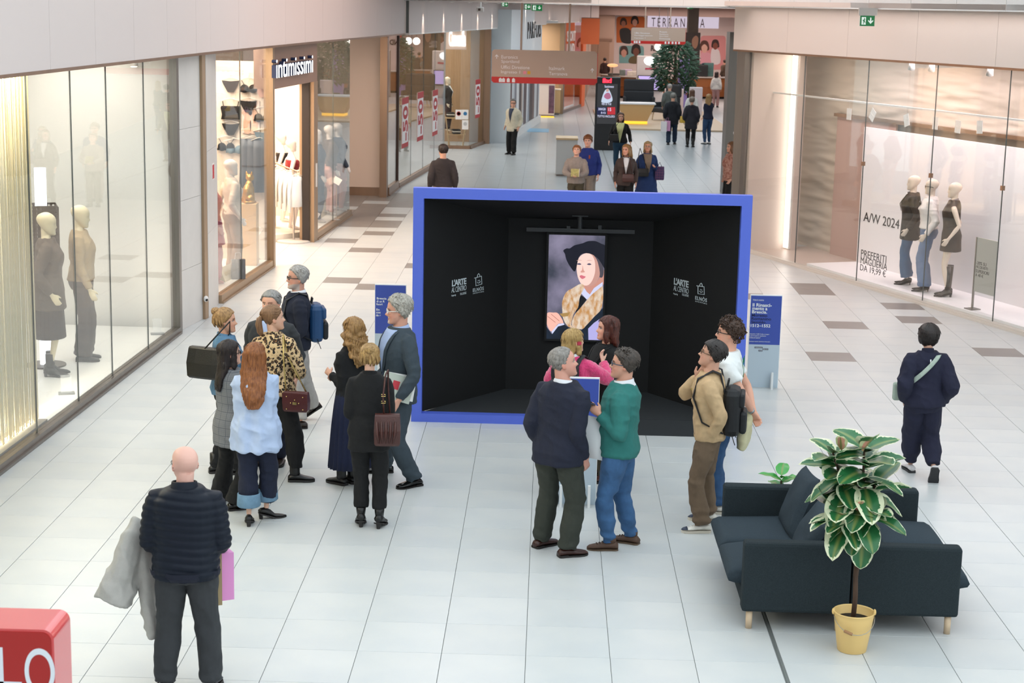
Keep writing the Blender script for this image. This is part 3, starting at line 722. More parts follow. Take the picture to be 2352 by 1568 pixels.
# ---------------------------------------------------------------- floor: every near slab a piece, the far field joined
T = .6
fl = box_obj('floor', (-13, -26, -.12), (16, 112, -.006), M_grout); tag(fl, kind='structure')
dark = {(7,23),(7,22),(9,20),(9,18),(7,17),(6,13),(10,14),(5,21),(-6,28),(-6,22),(-5,21),(-6,32),(-7,30),(-6,34),(-6,37),(-4,25),(11,23),(-8,35),(12,19)}
lightfar = {(-6,36),(-6,38),(-6,39),(-8,39),(-7,41)}
tile_me = {}
def tile_mesh(m):
    k = m.name
    if k not in tile_me:
        w, l = .2978, .2983; b = .0012
        tile_me[k] = MB().add([(-w,-l,-.01),(w,-l,-.01),(w,l,-.01),(-w,l,-.01),(-w,-l,-b),(w,-l,-b),(w,l,-b),(-w,l,-b),(-w+b,-l+b,0),(w-b,-l+b,0),(w-b,l-b,0),(-w+b,l-b,0)],
            [(0,1,5,4),(1,2,6,5),(2,3,7,6),(3,0,4,7),(4,5,9,8),(5,6,10,9),(6,7,11,10),(7,4,8,11),(8,9,10,11)]).mesh('floor_tile', m)
    return tile_me[k]
cells = []
for i in range(-14, 24):
    for j in range(-30, 182):
        X = (i+.5)*T + (.03 if i >= 3 else 0); Y = (j+.5)*T
        v = Vector((X, Y, 0))-CAM; zc = v.dot(_f); 
        if zc < 1: continue
        px, py = 1176+F_PX*v.dot(_r)/zc, 784+F_PX*v.dot(_d)/zc
        vis = -60 < px < 2412 and py < 1640
        if Y < 24: m = M_tile_d if (i, j) in dark else M_tile
        elif (i, j) in lightfar: m = M_tile
        else: m = M_tile_g
        if i <= -6 and 20.5 < Y < 27 and (i, j) not in lightfar and j > 33: m = M_tile_d
        cells.append((not vis, zc, X, Y, m))
cells.sort(key=lambda c: (c[0], c[1]))
rest = {}
for n, (nv, zc, X, Y, m) in enumerate(cells):
    if n < 300 and not nv:
        o = bpy.data.objects.new('floor_tile', tile_mesh(m)); COL.objects.link(o); o.location = (X, Y, 0); o.parent = fl
    else: rest.setdefault(m.name, []).append((X, Y))
big = bpy.data.meshes.new('floor_tile_field'); V_, F_, MI = [], [], []
for k, (mn, L_) in enumerate(rest.items()):
    big.materials.append(MATS[mn])
    w, l = .2978, .2983
    for X, Y in L_:
        q = len(V_); V_ += [(X-w,Y-l,-.01),(X+w,Y-l,-.01),(X+w,Y+l,-.01),(X-w,Y+l,-.01),(X-w,Y-l,0),(X+w,Y-l,0),(X+w,Y+l,0),(X-w,Y+l,0)]
        F_ += [(q,q+1,q+5,q+4),(q+1,q+2,q+6,q+5),(q+2,q+3,q+7,q+6),(q+3,q,q+4,q+7),(q+4,q+5,q+6,q+7)]; MI += [k]*5
big.from_pydata(V_, [], F_); big.polygons.foreach_set('material_index', MI); big.update()
o = link_mesh('floor_tile_field', big, None, fl); o['kind'] = 'stuff'
dr = MB().box((1.8085, -26, -.008), (1.8215, -.9, .0008)).build('expansion_strip', mat('strip_metal', '#7d827f', .45, metal=.4), fl)
# ---------------------------------------------------------------- generic shop front
def front(name, seg, joints, z0=.09, z1=3.81, rail=M_metal, rail_h=.09, jm=M_joint, jw=.008, glass=M_glass):
    w = empty(name, (0, 0, 0), 0, kind='structure')
    for a, b in zip(joints[:-1], joints[1:]):
        seg.obj('pane', a+.004, b-.004, z0, z1, -.012, 0, glass, w)
    for j in joints[1:-1]: seg.obj('glass_joint', j-jw/2, j+jw/2, z0, z1, -.014, .002, jm, w)
    q = seg.box(MB(), joints[0], joints[-1], 0, rail_h, -.05, .05); seg.box(q, joints[0], joints[-1], 0, .03, .05, .075); q.build('bottom_rail', rail, w)
    seg.obj('head_rail', joints[0], joints[-1], z1-.03, z1, -.03, .03, rail, w)
    return w
def fascia(name, seg, u0, u1, z0, z1, step, m=M_fascia, d0=.06, d1=.16, trim=M_bronze, off=0):
    w = empty(name, (0, 0, 0), 0, kind='structure'); u = u0; k = 0
    while u < u1-.01:
        e = min(u+step, u1); seg.obj('fascia_panel', u+.003, e-.003, z0, z1, d0, d1, m, w); u = e
    seg.obj('fascia_core', u0, u1, z0+.01, z1, d0-.03, d1-.012, M_joint, w)
    seg.obj('edge_trim', u0, u1, z0-.035, z0, d0-.02, d1+.004, trim, w)
    return w
ZF = 3.81
# ---------------------------------------------------------------- left side
S1 = Seg((-5.353, -5.0), (-4.99, 8.68))
front('window_1', S1, [0, 1.5, 3.0, 4.5, 6.05, 7.585, 9.035, 10.395, 12.06, 13.56])
S1.obj('wall_left', 0, S1.L-.1, 0, ZF+.1, -4.1, -4.0, mat('shop_wall_grey', '#d9d8d4', .6)).__setitem__('kind', 'structure')
S1.obj('trim_1', 13.56, 13.68, 0, ZF, -.08, .05, M_metal).__setitem__('kind', 'structure')
S2 = Seg((-4.99, 8.68), (-4.86, 9.67))
w = empty('wall_pier', kind='structure')
S2.obj('pier_core', 0, S2.L, 0, ZF, -.3, -.012, M_joint, w)
for k, (a, b) in enumerate(((0, .83), (.83, 1.80), (1.80, 2.78), (2.78, ZF))): S2.obj('stone_panel', .003, S2.L, a+.002, b-.002, -.02, 0, M_stone, w)
S2.obj('corner_strip', S2.L, S2.L+.14, 0, ZF, -.15, .04, M_gold, w)
S2b = Seg((-4.80, 9.82), (-4.885, 11.0))
S2b.obj('pier_core', 0, S2b.L, 0, ZF, -.2, -.012, M_joint, w)
for a, b in ((0, 1.22), (1.22, 2.4), (2.4, ZF)): S2b.obj('stone_panel', 0, S2b.L, a+.002, b-.002, -.02, 0, M_stone, w)
S3 = Seg((-4.885, 11.0), (-4.69, 14.8))
front('window_2', S3, [0, 1.55, 3.72], z0=.13, rail=M_gold, rail_h=.13)
S3.obj('trim_2', 3.70, 3.84, 0, ZF, -.10, .06, M_gold).__setitem__('kind', 'structure')
S4 = Seg((-4.69, 14.8), (-4.42, 18.3))
sg = S4.obj('shop_sign_box', .02, S4.L, 3.05, ZF, -.30, .05, mat('taupe_panel', '#8d7263', .5)); tag(sg, 'taupe sign box with white lit lettering over the lingerie shop door', 'shop sign')
S4.obj('trim_3', S4.L-.34, S4.L, 0, 3.05, -.22, .06, M_gold).__setitem__('kind', 'structure')
dk = S4.obj('sliding_door_edge', S4.L-.40, S4.L-.345, 0, 3.04, -.16, -.02, mat('dark_door', '#2b2320', .4)); tag(dk, 'dark edge of the open sliding door beside the gold jamb', 'door')
wp = S4.obj('door_handle', S4.L-.20, S4.L-.12, 1.05, 1.5, .055, .075, mat('handle_white', '#efe9e2', .4), None); wparent(wp, dk)
S5 = Seg((-4.42, 18.3), (-4.21, 22.28))
front('window_3', S5, [0, 2.0, S5.L], z0=.13, rail=M_gold, rail_h=.13)
S5b = Seg((-4.21, 22.28), (-8.9, 22.28))
front('window_4', S5b, [0, 2.3, S5b.L], z0=.13, rail=M_gold, rail_h=.13)
# near fascia follows the fronts
for nm, A, B, st in (('fascia_wall', (-5.353, -5.0), (-4.88, 9.8), 1.55), ('fascia_wall', (-4.88, 9.8), (-4.42, 18.3), 1.7), ('fascia_wall', (-4.42, 18.3), (-3.70, 28.1), 1.96)):
    s_ = Seg(A, B); fascia(nm, s_, 0, s_.L, ZF, 7.4, st)
box_obj('trim_4', (-3.80, 28.05, ZF), (-3.52, 28.2, 7.4), M_fascia).__setitem__('kind', 'structure')
# recess wall, bronze pier, next shop
rw = box_obj('wall_recess', (-9.5, 26.30, 0), (-3.92, 26.5, ZF), mat('taupe_wall', '#d8beac', .5)); tag(rw, kind='structure')
box_obj('baseboard_recess', (-9.5, 26.27, 0), (-3.92, 26.30, .2), M_bronze).__setitem__('kind', 'structure')
box_obj('ceiling_recess', (-9.5, 22.3, ZF), (-4.15, 28, ZF+.1), M_white).__setitem__('kind', 'structure')
box_obj('trim_5', (-3.93, 25.95, 0), (-3.76, 26.32, ZF), M_bronze).__setitem__('kind', 'structure')
S6 = Seg((-3.78, 26.32), (-3.70, 28.1)); front('window_5', S6, [0, S6.L], rail=M_bronze, rail_h=.2, z0=.2)
box_obj('trim_6', (-3.75, 28.06, 0), (-3.67, 28.2, ZF), mat('dark_bronze', '#4b3a32', .4, metal=.5)).__setitem__('kind', 'structure')
S7 = Seg((-3.70, 28.2), (-3.02, 36.2)); front('window_6', S7, [0, 2.0, 4.0, 6.0, S7.L], rail=M_bronze, rail_h=.12, z0=.12)
S8 = Seg((-3.75, 40.42), (-2.49, 40.44))
# window facing us: its outward side is -Y
w8 = empty('window_7', kind='structure')
box_obj('pane', (-3.75, 40.42, .1), (-2.50, 40.435, ZF), M_glass, w8); box_obj('sill', (-3.75, 40.36, 0), (-2.46, 40.50, .10), M_bronze, w8)
S9 = Seg((-2.49, 40.44), (-2.12, 42.67)); front('window_8', S9, [0, S9.L], rail=M_bronze, rail_h=.1, z0=.1)
box_obj('trim_7', (-2.16, 42.67, 0), (-1.93, 43.3, ZF), M_bronze).__setitem__('kind', 'structure')
M_pwhite = mat('parfois_white', '#dfe6ea', .45)
pf = empty('wall_boutique', kind='structure')
box_obj('end_panel', (-1.95, 43.35, 0), (-1.28, 43.6, 4.4), M_pwhite, pf)
S10 = Seg((-1.30, 43.5), (-.32, 54.3)); S10.obj('upper_panel', 0, S10.L, 2.75, 4.4, -.2, 0, M_pwhite, pf); S10.obj('lower_panel', 0, S10.L, 0, 2.75, -.25, -.05, M_pwhite, pf)
# poster strips on the boutique wall
rn = random.Random(3)
u = .5
cols = ['#6d5c5c', '#d7dbdf', '#8b8d96', '#efefef', '#4e4446', '#c6b3a8', '#dfe3e6', '#5d5156', '#e9ecef', '#98a0ab', '#3f3a3f']
k = 0
while u < 10.2:
    e = u+rn.uniform(.35, 1.1); S10.obj('poster_strip', u, min(e, 10.4), .28, 2.7, -.05, -.035+.004*(k % 2), mat('poster'+str(k % 11), cols[k % 11], .5, var=.25, vscale=2, stretch=(1, 1, .3)), pf); u = e; k += 1
S10.obj('plinth', 0, S10.L, 0, .26, -.05, .03, M_white, pf)
# far left fascia with washers
for A, B, z0, z1 in (((-3.60, 28.2), (-1.9, 43.3), ZF, 4.62), ((-1.9, 43.3), (-.32, 54.3), ZF+.05, 4.62), ((-.32, 54.3), (1.55, 66), 3.9, 4.62), ((1.55, 66), (2.25, 73), 3.98, 4.62)):
    s_ = Seg(A, B); fascia('fascia_wall', s_, 0, s_.L, z0, z1, 2.4, trim=M_white)
# ---------------------------------------------------------------- right side: fashion shop front
SR = Seg((3.78, 18.52), (7.72, 8.30))
jr = [SR.u_of(at_pl(x, y, SR.p(0), SR.N)) for x, y in ((1825, 607), (1965, 657), (2117, 700), (2278, 747))]
front('window_9', SR, [.12]+jr+[SR.L], z0=.06, rail=mat('rail_ivory', '#cfc8bf', .4), rail_h=.06)
wr9 = bpy.data.objects['window_9']
for j in jr[1:]: SR.obj('glass_clamp', j-.025, j+.025, 2.02, 2.09, -.03, .02, M_bronze, wr9)
SR.obj('trim_8', -.22, .10, 0, ZF, -.25, .08, M_metal).__setitem__('kind', 'structure')
fascia('fascia_wall', SR, -.25, SR.L, ZF, 4.62, 2.09, mat('fascia_warm', '#d6cdc7', .45), d0=.05, d1=.16)
# upper slab edge that crosses the mall and runs over the right front
def strip(name, pts, z0, z1, th, m, step):
    w = empty(name, kind='structure')
    for a, b in zip(pts[:-1], pts[1:]):
        s_ = Seg(a, b); n = max(1, round(s_.L/step))
        for i in range(n): s_.obj('slab_panel', s_.L*i/n+.004, s_.L*(i+1)/n-.004, z0, z1, -.1, 0, m, w)
        s_.obj('slab_core', 0, s_.L, z0+.015, z1, -th, -.02, M_joint, w)
    return w
BAND = [(-3.62, 28.1), (-1.4, 24.2), (1.0, 20.8), (3.35, 17.9), (7.35, 8.0), (9.4, 2.0)]
strip('wall_slab_edge', BAND, 4.60, 7.4, .4, M_fascia_up, 1.22)
# ceiling of the mall beyond the slab edge, with a roof light along the middle
def lx(Y): return np.interp(Y, [8, 18, 28, 43, 54, 66, 73, 92], [-5, -4.5, -3.8, -2.1, -.4, 1.5, 2.2, 3.0])
def rx(Y): return np.interp(Y, [8, 18.3, 28, 60, 92], [8, 4.2, 4.9, 9.5, 12.5])
def bandx(Y): return np.interp(-Y, [-28.1, -24.2, -20.8, -17.9, -8.0], [-3.62, -1.4, 1.0, 3.35, 7.35])
cb = MB()
ys = [8, 14, 18, 21, 24.2, 28.1]
for a, b in zip(ys[:-1], ys[1:]): cb.add([(bandx(a), a, 4.62), (rx(a)+1, a, 4.62), (rx(b)+1, b, 4.62), (bandx(b), b, 4.62)], [(0, 3, 2, 1)])
for a, b in ((28.1, 29), (37, 38), (46, 47), (55, 56), (64, 74), (74, 84), (84, 92)): cb.add([(lx(a)-.5, a, 4.62), (rx(a)+1, a, 4.62), (rx(b)+1, b, 4.62), (lx(b)-.5, b, 4.62)], [(0, 3, 2, 1)])
for a, b in ((29, 37), (38, 46), (47, 55), (56, 64)):
    for f0, f1 in ((0, .22), (.78, 1)):
        xa0, xa1 = lx(a)-.5, rx(a)+1; xb0, xb1 = lx(b)-.5, rx(b)+1
        cb.add([(xa0+(xa1-xa0)*f0, a, 4.62), (xa0+(xa1-xa0)*f1, a, 4.62), (xb0+(xb1-xb0)*f1, b, 4.62), (xb0+(xb1-xb0)*f0, b, 4.62)], [(0, 3, 2, 1)])
ce = cb.build('ceiling', mat('ceiling_paint', '#d9cfc9', .6)); tag(ce, kind='structure'); md = ce.modifiers.new('t', 'SOLIDIFY'); md.thickness = .08; md.offset = -1
# far right: piers and wall
box_obj('trim_9', (4.45, 28.3, 0), (4.86, 29.1, ZF+.2), M_metal).__setitem__('kind', 'structure')
s_ = Seg((12.6, 92), (4.95, 29.1)); s_.obj('wall_right', 0, s_.L, 0, 4.62, -.2, 0, mat('far_wall_r', '#d8c8c4', .5)).__setitem__('kind', 'structure')
s_ = Seg((4.86, 29.0), (4.3, 18.9)); s_.obj('wall_right_passage', 0, s_.L-2.5, ZF, 4.62, -.2, 0, M_fascia).__setitem__('kind', 'structure')
# hall side walls, and an unseen rear wall added to block light from behind
box_obj('wall_light_stop', (-13, -25.2, 0), (16, -25, 7.4), mat('hall_wall', '#d8d6d3', .6)).__setitem__('kind', 'structure')
Seg((-5.353, -25), (-5.353, -5.0)).obj('wall_left_rear', 0, 20, 0, 7.4, -.2, 0, mat('hall_wall')).__setitem__('kind', 'structure')
Seg((7.72, 8.30), (12.5, -4)).obj('wall_right_near', 0, 13.2, 0, 7.4, -.2, 0, mat('hall_wall')).__setitem__('kind', 'structure')

rf = MB().add([(-6.5, 14, 7.4), (1, 12, 7.4), (6.5, 3, 7.4), (14, 3, 7.4), (14, 29, 7.4), (-6.5, 29, 7.4)], [(0, 5, 4, 3, 2, 1)]).build('ceiling_sky_block', mat('ceiling_paint')); tag(rf, kind='structure'); md = rf.modifiers.new('t', 'SOLIDIFY'); md.thickness = .1; md.offset = -1  # unseen roof slab, added to cut the sky light on the middle floor
area('cove_light', SR.p(5.2, .42, 4.58), (0, 0, SR.rz), 9.5, .25, 20, (1, .82, .75))
area('hall_warm_fill', (0, 16, 7.3), (0, 0, 0), 7, 10, 440, (1, .78, .72))  # added fill without a fixture, warms the floor under the unseen slab
# ---------------------------------------------------------------- exhibition booth
M_blue = mat('booth_blue', '#5269cf', .5); M_bblk = mat('booth_black', '#08090a', .8, var=.1, vscale=3); M_carpet = mat('booth_carpet', '#2a2e31', .95, var=.35, vscale=120, bump=.5, bscale=300)
BX0, BX1, BY, BZ = -1.375, 2.275, 3.85, 2.59
bo = empty('exhibition_booth', ((BX0+BX1)/2, BY+.7, 0), 0, 'black exhibition booth with a bright blue frame around a lit portrait screen', 'booth')
def bpart(name, mb, m, smooth=False): return wparent(mb.build(name, m, None, smooth=smooth), bo)
fw = .113
bpart('frame_post', MB().box((BX0, BY, 0), (BX0+fw, BY+.12, BZ)), M_blue); bpart('frame_post', MB().box((BX1-fw, BY, 0), (BX1, BY+.12, BZ)), M_blue)
bpart('frame_head', MB().box((BX0+fw, BY, BZ-fw), (BX1-fw, BY+.12, BZ)), M_blue)
bpart('frame_sill', MB().box((BX0+fw, BY, 0), (.42, BY+.12, .095)), M_blue); bpart('frame_sill', MB().box((2.02, BY, 0), (BX1-fw, BY+.12, .095)), M_blue)
x0, x1, z0, z1 = BX0+fw, BX1-fw, .09, BZ-fw; X0, X1, Z1, YB = -.37, 1.31, 2.12, 5.22; ya = BY+.12
def quad(name, P, m, t=.03, parent=None):
    o = MB().add(P, [(0, 1, 2, 3)]).build(name, m); md = o.modifiers.new('t', 'SOLIDIFY'); md.thickness = t; md.offset = -1
    return wparent(o, parent or bo)
quad('side_wall', [(x0, ya, z0), (x0, ya, z1), (X0, YB, Z1), (X0, YB, z0)][::-1], M_bblk); quad('side_wall', [(x1, ya, z0), (x1, ya, z1), (X1, YB, Z1), (X1, YB, z0)], M_bblk)
quad('back_wall', [(X0, YB, z0), (X1, YB, z0), (X1, YB, Z1), (X0, YB, Z1)], M_bblk); quad('booth_ceiling', [(x0, ya, z1), (x1, ya, z1), (X1, YB, Z1), (X0, YB, Z1)][::-1], M_bblk)
bpart('booth_carpet', MB().add([(x0-.05, BY+.02, 0), (x1+.05, BY+.02, 0), (X1+.05, YB+.04, 0), (X0-.05, YB+.04, 0), (x0-.05, BY+.02, z0), (x1+.05, BY+.02, z0), (X1+.05, YB+.04, z0), (X0-.05, YB+.04, z0)], [(0,3,2,1),(4,5,6,7),(0,1,5,4),(1,2,6,5),(2,3,7,6),(3,0,4,7)]), M_carpet)
bpart('entry_ramp', MB().add([(.42, 3.50, .004), (2.02, 3.50, .004), (2.02, BY+.03, z0), (.42, BY+.03, z0), (.42, 3.50, 0), (2.02, 3.50, 0), (2.02, BY+.03, 0), (.42, BY+.03, 0)], [(0,1,2,3),(4,7,6,5),(0,4,5,1),(1,5,6,2),(3,2,6,7),(0,3,7,4)]), M_carpet)
bar = MB().box((-.16, 4.98, 2.00), (1.08, 5.04, 2.045)); bpart('light_bar', bar, mat('bar_grey', '#2b2e31', .5))
brk = MB().tube([(.45, 5.01, 2.28), (.45, 5.01, 2.04)], .03, 12); brk.box((.36, 4.93, 2.19), (.54, 5.09, 2.215)); brk.box((.30, 4.98, 2.045), (.34, 5.02, 2.075)); brk.box((.66, 4.98, 2.045), (.70, 5.02, 2.09)); bpart('bar_bracket', brk, mat('bar_grey'))
# logos on the side walls
M_logo = mat('logo_white', '#c8d2d6', .6)
SL = Seg((x0, ya), (X0, YB)); SRt = Seg((X1, YB), (x1, ya))
def logos(S, P):
    V = (0, 0, 1)
    def tx(nm, body, a, yt, b, yb, bold=0, ls=1.0):
        u0, _ = S.pix(a, (yt+yb)/2, .006); u1, _ = S.pix(b, (yt+yb)/2, .006); _, zt = S.pix((a+b)/2, yt, .006); _, zb = S.pix((a+b)/2, yb, .006)
        text(nm, body, S.p(u0, .006, zb), S.U, V, u1-u0, zt-zb, M_logo, bo, .002, bold, ls)
        return u0, u1, zb, zt
    for q in P[:-1]: tx(*q)
    a, yt, b, yb = P[-1]
    u0, _ = S.pix(a, (yt+yb)/2, .006); u1, _ = S.pix(b, (yt+yb)/2, .006); _, zt = S.pix((a+b)/2, yt, .006); _, zb = S.pix((a+b)/2, yb, .006); w, h = u1-u0, zt-zb
    mb = MB(); pp = lambda x, z: S.p(u0+w*x, .008, zb+h*z); r = .0045
    mb.tube([pp(.12, .70), pp(.16, 0), pp(.92, .06), pp(.86, .74), pp(-.05, .68)], r, 6); mb.tube([pp(.3, .66), pp(.38, .92), pp(.5, 1), pp(.6, .9), pp(.66, .7)], r, 6)
    mb.tube([pp(.34, .27), pp(.44, .2), pp(.58, .2), pp(.72, .3)], r, 6); mb.tube([pp(.44, .36), pp(.44, .44)], r, 6); mb.tube([pp(.6, .37), pp(.6, .45)], r, 6)
    bpart('bag_logo', mb, M_logo)
logos(SL, [('wall_lettering', "L'ARTE", 1038, 640, 1071, 655, .03, .85), ('wall_lettering', 'AL CENTRO', 1037, 657, 1071, 669, -.005, .85), ('wall_lettering', 'Project by', 1037, 676, 1047, 681), ('wall_lettering', 'ELLISSE', 1057, 671, 1071, 676), ('wall_lettering', 'ELNÒS', 1086, 658, 1111, 668, .012, 1.15), ('wall_lettering', 'SHOPPING', 1086, 670, 1111, 673, .0, 1.5), (1090, 628, 1108, 655)])
logos(SRt, [('wall_lettering', "L'ARTE", 1548, 641, 1582, 657, .03, .85), ('wall_lettering', 'AL CENTRO', 1547, 659, 1582, 671, -.005, .85), ('wall_lettering', 'Project by', 1547, 673, 1557, 678), ('wall_lettering', 'ELLISSE', 1567, 675, 1582, 680), ('wall_lettering', 'ELNÒS', 1597, 680, 1624, 691, .012, 1.15), ('wall_lettering', 'SHOPPING', 1597, 693, 1624, 696, .0, 1.5), (1601, 650, 1620, 676)])
# screen with a generic portrait
def emis_noise(name, a, b, s, scale, stretch=None):
    m = emis(name, a, s); nt = m.node_tree; N, L = nt.nodes, nt.links
    tc = N.new('ShaderNodeTexCoord'); mp = N.new('ShaderNodeMapping'); nz = N.new('ShaderNodeTexNoise'); nz.inputs['Scale'].default_value = scale; nz.inputs['Detail'].default_value = 6; mx = N.new('ShaderNodeMix'); mx.data_type = 'RGBA'
    if stretch: mp.inputs['Scale'].default_value = stretch
    L.new(tc.outputs['Object'], mp.inputs[0]); L.new(mp.outputs[0], nz.inputs['Vector']); cr = N.new('ShaderNodeMapRange'); cr.inputs[1].default_value = .35; cr.inputs[2].default_value = .65; L.new(nz.outputs[0], cr.inputs[0]); L.new(cr.outputs[0], mx.inputs[0])
    mx.inputs[6].default_value = (*lin(a), 1); mx.inputs[7].default_value = (*lin(b), 1); L.new(mx.outputs[2], N['Principled BSDF'].inputs['Emission Color']); return m
P0, P1 = at_y(1256, 777, 5.17), at_y(1390, 541, 5.17); sx0, sx1, sz0, sz1 = P0.x-.005, P1.x, P0.z, P1.z
scr = empty('portrait_screen', ((sx0+sx1)/2, 5.17, sz0), 0, 'tall lit screen showing a portrait in a wide black hat and fur collar', 'screen')
wparent(MB().box((sx0-.025, 5.15, sz0-.025), (sx1+.025, 5.215, sz1+.025)).build('screen_body', M_black), scr)
def lay(name, poly, m, k):
    P = [(sx0+(sx1-sx0)*(x-95)/785, 5.149-.0006*k, sz0+(sz1-sz0)*(1490-y)/1380) for x, y in poly]
    P = [(min(max(p[0], sx0), sx1), p[1], min(max(p[2], sz0), sz1)) for p in P]
    # orient towards the viewer
    A = sum(P[i][0]*P[(i+1) % len(P)][2]-P[(i+1) % len(P)][0]*P[i][2] for i in range(len(P)))
    if A < 0: P = P[::-1]
    o = MB().add(P, [tuple(range(len(P)))]).build(name, m); 
    import bmesh
    b = bmesh.new(); b.from_mesh(o.data); bmesh.ops.triangulate(b, faces=b.faces[:], ngon_method='EAR_CLIP'); b.to_mesh(o.data); b.free()
    return wparent(o, scr)
def blob(pts, n=4):
    out = []; N_ = len(pts)
    for i in range(N_):
        p0, p1, p2, p3 = [Vector(pts[(i+k-1) % N_]) for k in range(4)]
        for j in range(n):
            t = j/n; out.append(tuple(.5*((2*p1)+(p2-p0)*t+(2*p0-5*p1+4*p2-p3)*t*t+(3*p1-p0-3*p2+p3)*t**3)))
    return out
E_ = lambda n, c, s=1.1: emis('scr_'+n, c, s)
lay('backdrop', [(95, 110), (880, 110), (880, 1490), (95, 1490)], emis_noise('scr_bg', '#3a3f4e', '#8d87a0', 1.0, 2.2), 0)
lay('coat', [(95, 1330), (165, 1420), (260, 1300), (340, 1290), (400, 1330), (590, 1360), (880, 1060), (880, 1490), (95, 1490)], emis_noise('scr_coat', '#0d1522', '#16263c', 1, 5), 1)
lay('neck', blob([(610, 760), (760, 730), (830, 640), (880, 560), (880, 740), (760, 830), (690, 900), (620, 820)]), E_('neck', '#c98f80'), 2)
lay('hair', blob([(660, 330), (780, 390), (840, 460), (875, 560), (860, 650), (810, 640), (760, 480), (680, 400)]), E_('hair', '#4b4650'), 3)
lay('face_side', blob([(690, 345), (770, 420), (815, 560), (815, 650), (760, 740), (690, 775), (640, 770), (700, 600), (720, 450)]), E_('face2', '#cf9c90', 1.0), 4)
lay('face', blob([(525, 400), (590, 350), (680, 348), (740, 430), (755, 560), (735, 660), (690, 740), (640, 768), (590, 762), (550, 730), (515, 660), (495, 570), (495, 480)]), E_('face', '#f7d3c8', 1.1), 5)
lay('hat', blob([(300, 315), (345, 285), (390, 285), (450, 245), (570, 212), (640, 185), (740, 180), (830, 215), (900, 265), (900, 540), (800, 420), (700, 355), (590, 345), (520, 400), (475, 585), (400, 520), (345, 430), (325, 360)], 3), E_('hat', '#0c1020'), 6)
lay('coat_inner', [(560, 890), (650, 950), (560, 1070), (490, 1160), (540, 960)], E_('coat_in', '#0b0f18'), 6)
lay('fur_collar', blob([(560, 745), (610, 790), (570, 880), (545, 950), (530, 1060), (470, 1150), (440, 1290), (480, 1335), (400, 1320), (330, 1230), (310, 1120), (305, 980), (360, 860), (440, 810)], 3), emis_noise('scr_fur', '#c99358', '#e9d8c4', 1, 26, (1, 1, .5)), 7)
lay('fur_collar', blob([(865, 760), (865, 1050), (760, 1180), (650, 1300), (590, 1350), (470, 1330), (450, 1250), (490, 1150), (560, 1070), (650, 960), (740, 860)], 3), MATS['scr_fur'], 7)
lay('shirt_collar', [(570, 875), (610, 800), (645, 850), (690, 885), (745, 800), (865, 715), (865, 765), (740, 865), (650, 955), (600, 905)], E_('shirt', '#cfd3f2', 1.1), 8)
lay('sleeve_lining', [(880, 1180), (880, 1490), (690, 1490), (680, 1340), (760, 1260)], E_('lining', '#b9b4ec', 1.0), 8)
lay('hand', blob([(95, 1150), (180, 1137), (255, 1150), (330, 1270), (255, 1285), (165, 1390), (95, 1290)]), E_('hand', '#f3b9a9', 1.1), 8)
for a, b in (((100, 1190), (215, 1270)), ((150, 1160), (270, 1250))): lay('finger_line', [a, (a[0]+4, a[1]-5), (b[0]+4, b[1]-5), b], E_('fl', '#b06a5e'), 9)
lay('cuff', [(165, 1390), (260, 1285), (335, 1275), (345, 1295), (255, 1320), (175, 1425)], MATS['scr_shirt'], 9)
lay('staff', [(270, 1150), (400, 1130), (425, 1120), (390, 1180), (310, 1190)], E_('staff', '#a8854e'), 9)
for ex, ey in ((527, 488), (668, 487)): lay('eye', blob([(ex-32, ey), (ex, ey-14), (ex+32, ey), (ex, ey+10)], 3), E_('iris', '#4a4660'), 9); lay('brow', blob([(ex-40, ey-45), (ex, ey-58), (ex+45, ey-48), (ex, ey-50)], 3), E_('browl', '#c9a39a'), 9)
lay('nose_shade', blob([(575, 500), (590, 560), (610, 590), (560, 598), (550, 585), (572, 560)], 3), E_('nose', '#d39a8c'), 9)
lay('mouth', blob([(538, 645), (565, 632), (590, 640), (625, 652), (590, 680), (560, 675)], 3), E_('mouth', '#d2707e'), 9)
# ---------------------------------------------------------------- information boards
M_pblue = mat('board_blue', '#3a50a8', .5); M_ppale = mat('board_pale', '#bccbd6', .5); M_pw = mat('board_edge', '#eef0f0', .5); M_tw = mat('ink_white', '#eef0ea', .6); M_tb = mat('ink_navy', '#16204f', .6)
def board(label, xl, Y, w, h, zb, foot, texts, rz=0):
    r = empty('information_board', (xl+w/2, Y, 0), rz, label, 'sign')
    def part(n, lo, hi, m): return MB().box((lo[0]-w/2, lo[1], lo[2]), (hi[0]-w/2, hi[1], hi[2])).build(n, m, r)
    part('panel', (0, 0, 0), (w, .03, h), M_pw); part('blue_face', (.006, -.003, zb), (w-.006, 0, h-.012), M_pblue); part('pale_face', (.006, -.0025, .004), (w-.006, 0, zb), M_ppale)
    for fx in foot:
        mb = MB().prism([(0, 0), (.10, 0), (.10, .05), (.07, .17), (.05, .20), (.03, .21), (0, .21)], (fx-w/2-.012, -.1, 0), (0, 1, 0), (0, 0, 1), .024); mb.build('foot_fin', M_pw, r)
        MB().box((fx-w/2-.012, .03, 0), (fx-w/2+.012, .16, .03)).build('foot_bar', M_pw, r)
    for body, fx, fz, tw, th, m, bold in texts:
        text('board_lettering', body, (xl+fx, Y-.003, fz), (1, 0, 0), (0, 0, 1), tw, th, m, r, .0015, bold)
    return r
k = .000815; bx = lambda c: (c-155)*.000803
def rows(L, top):
    return [(b, bx(x0), top-(y1-110)*k, (x1-x0)*.000803, (y1-y0)*k, m, bo_) for b, x0, y0, x1, y1, m, bo_ in L]
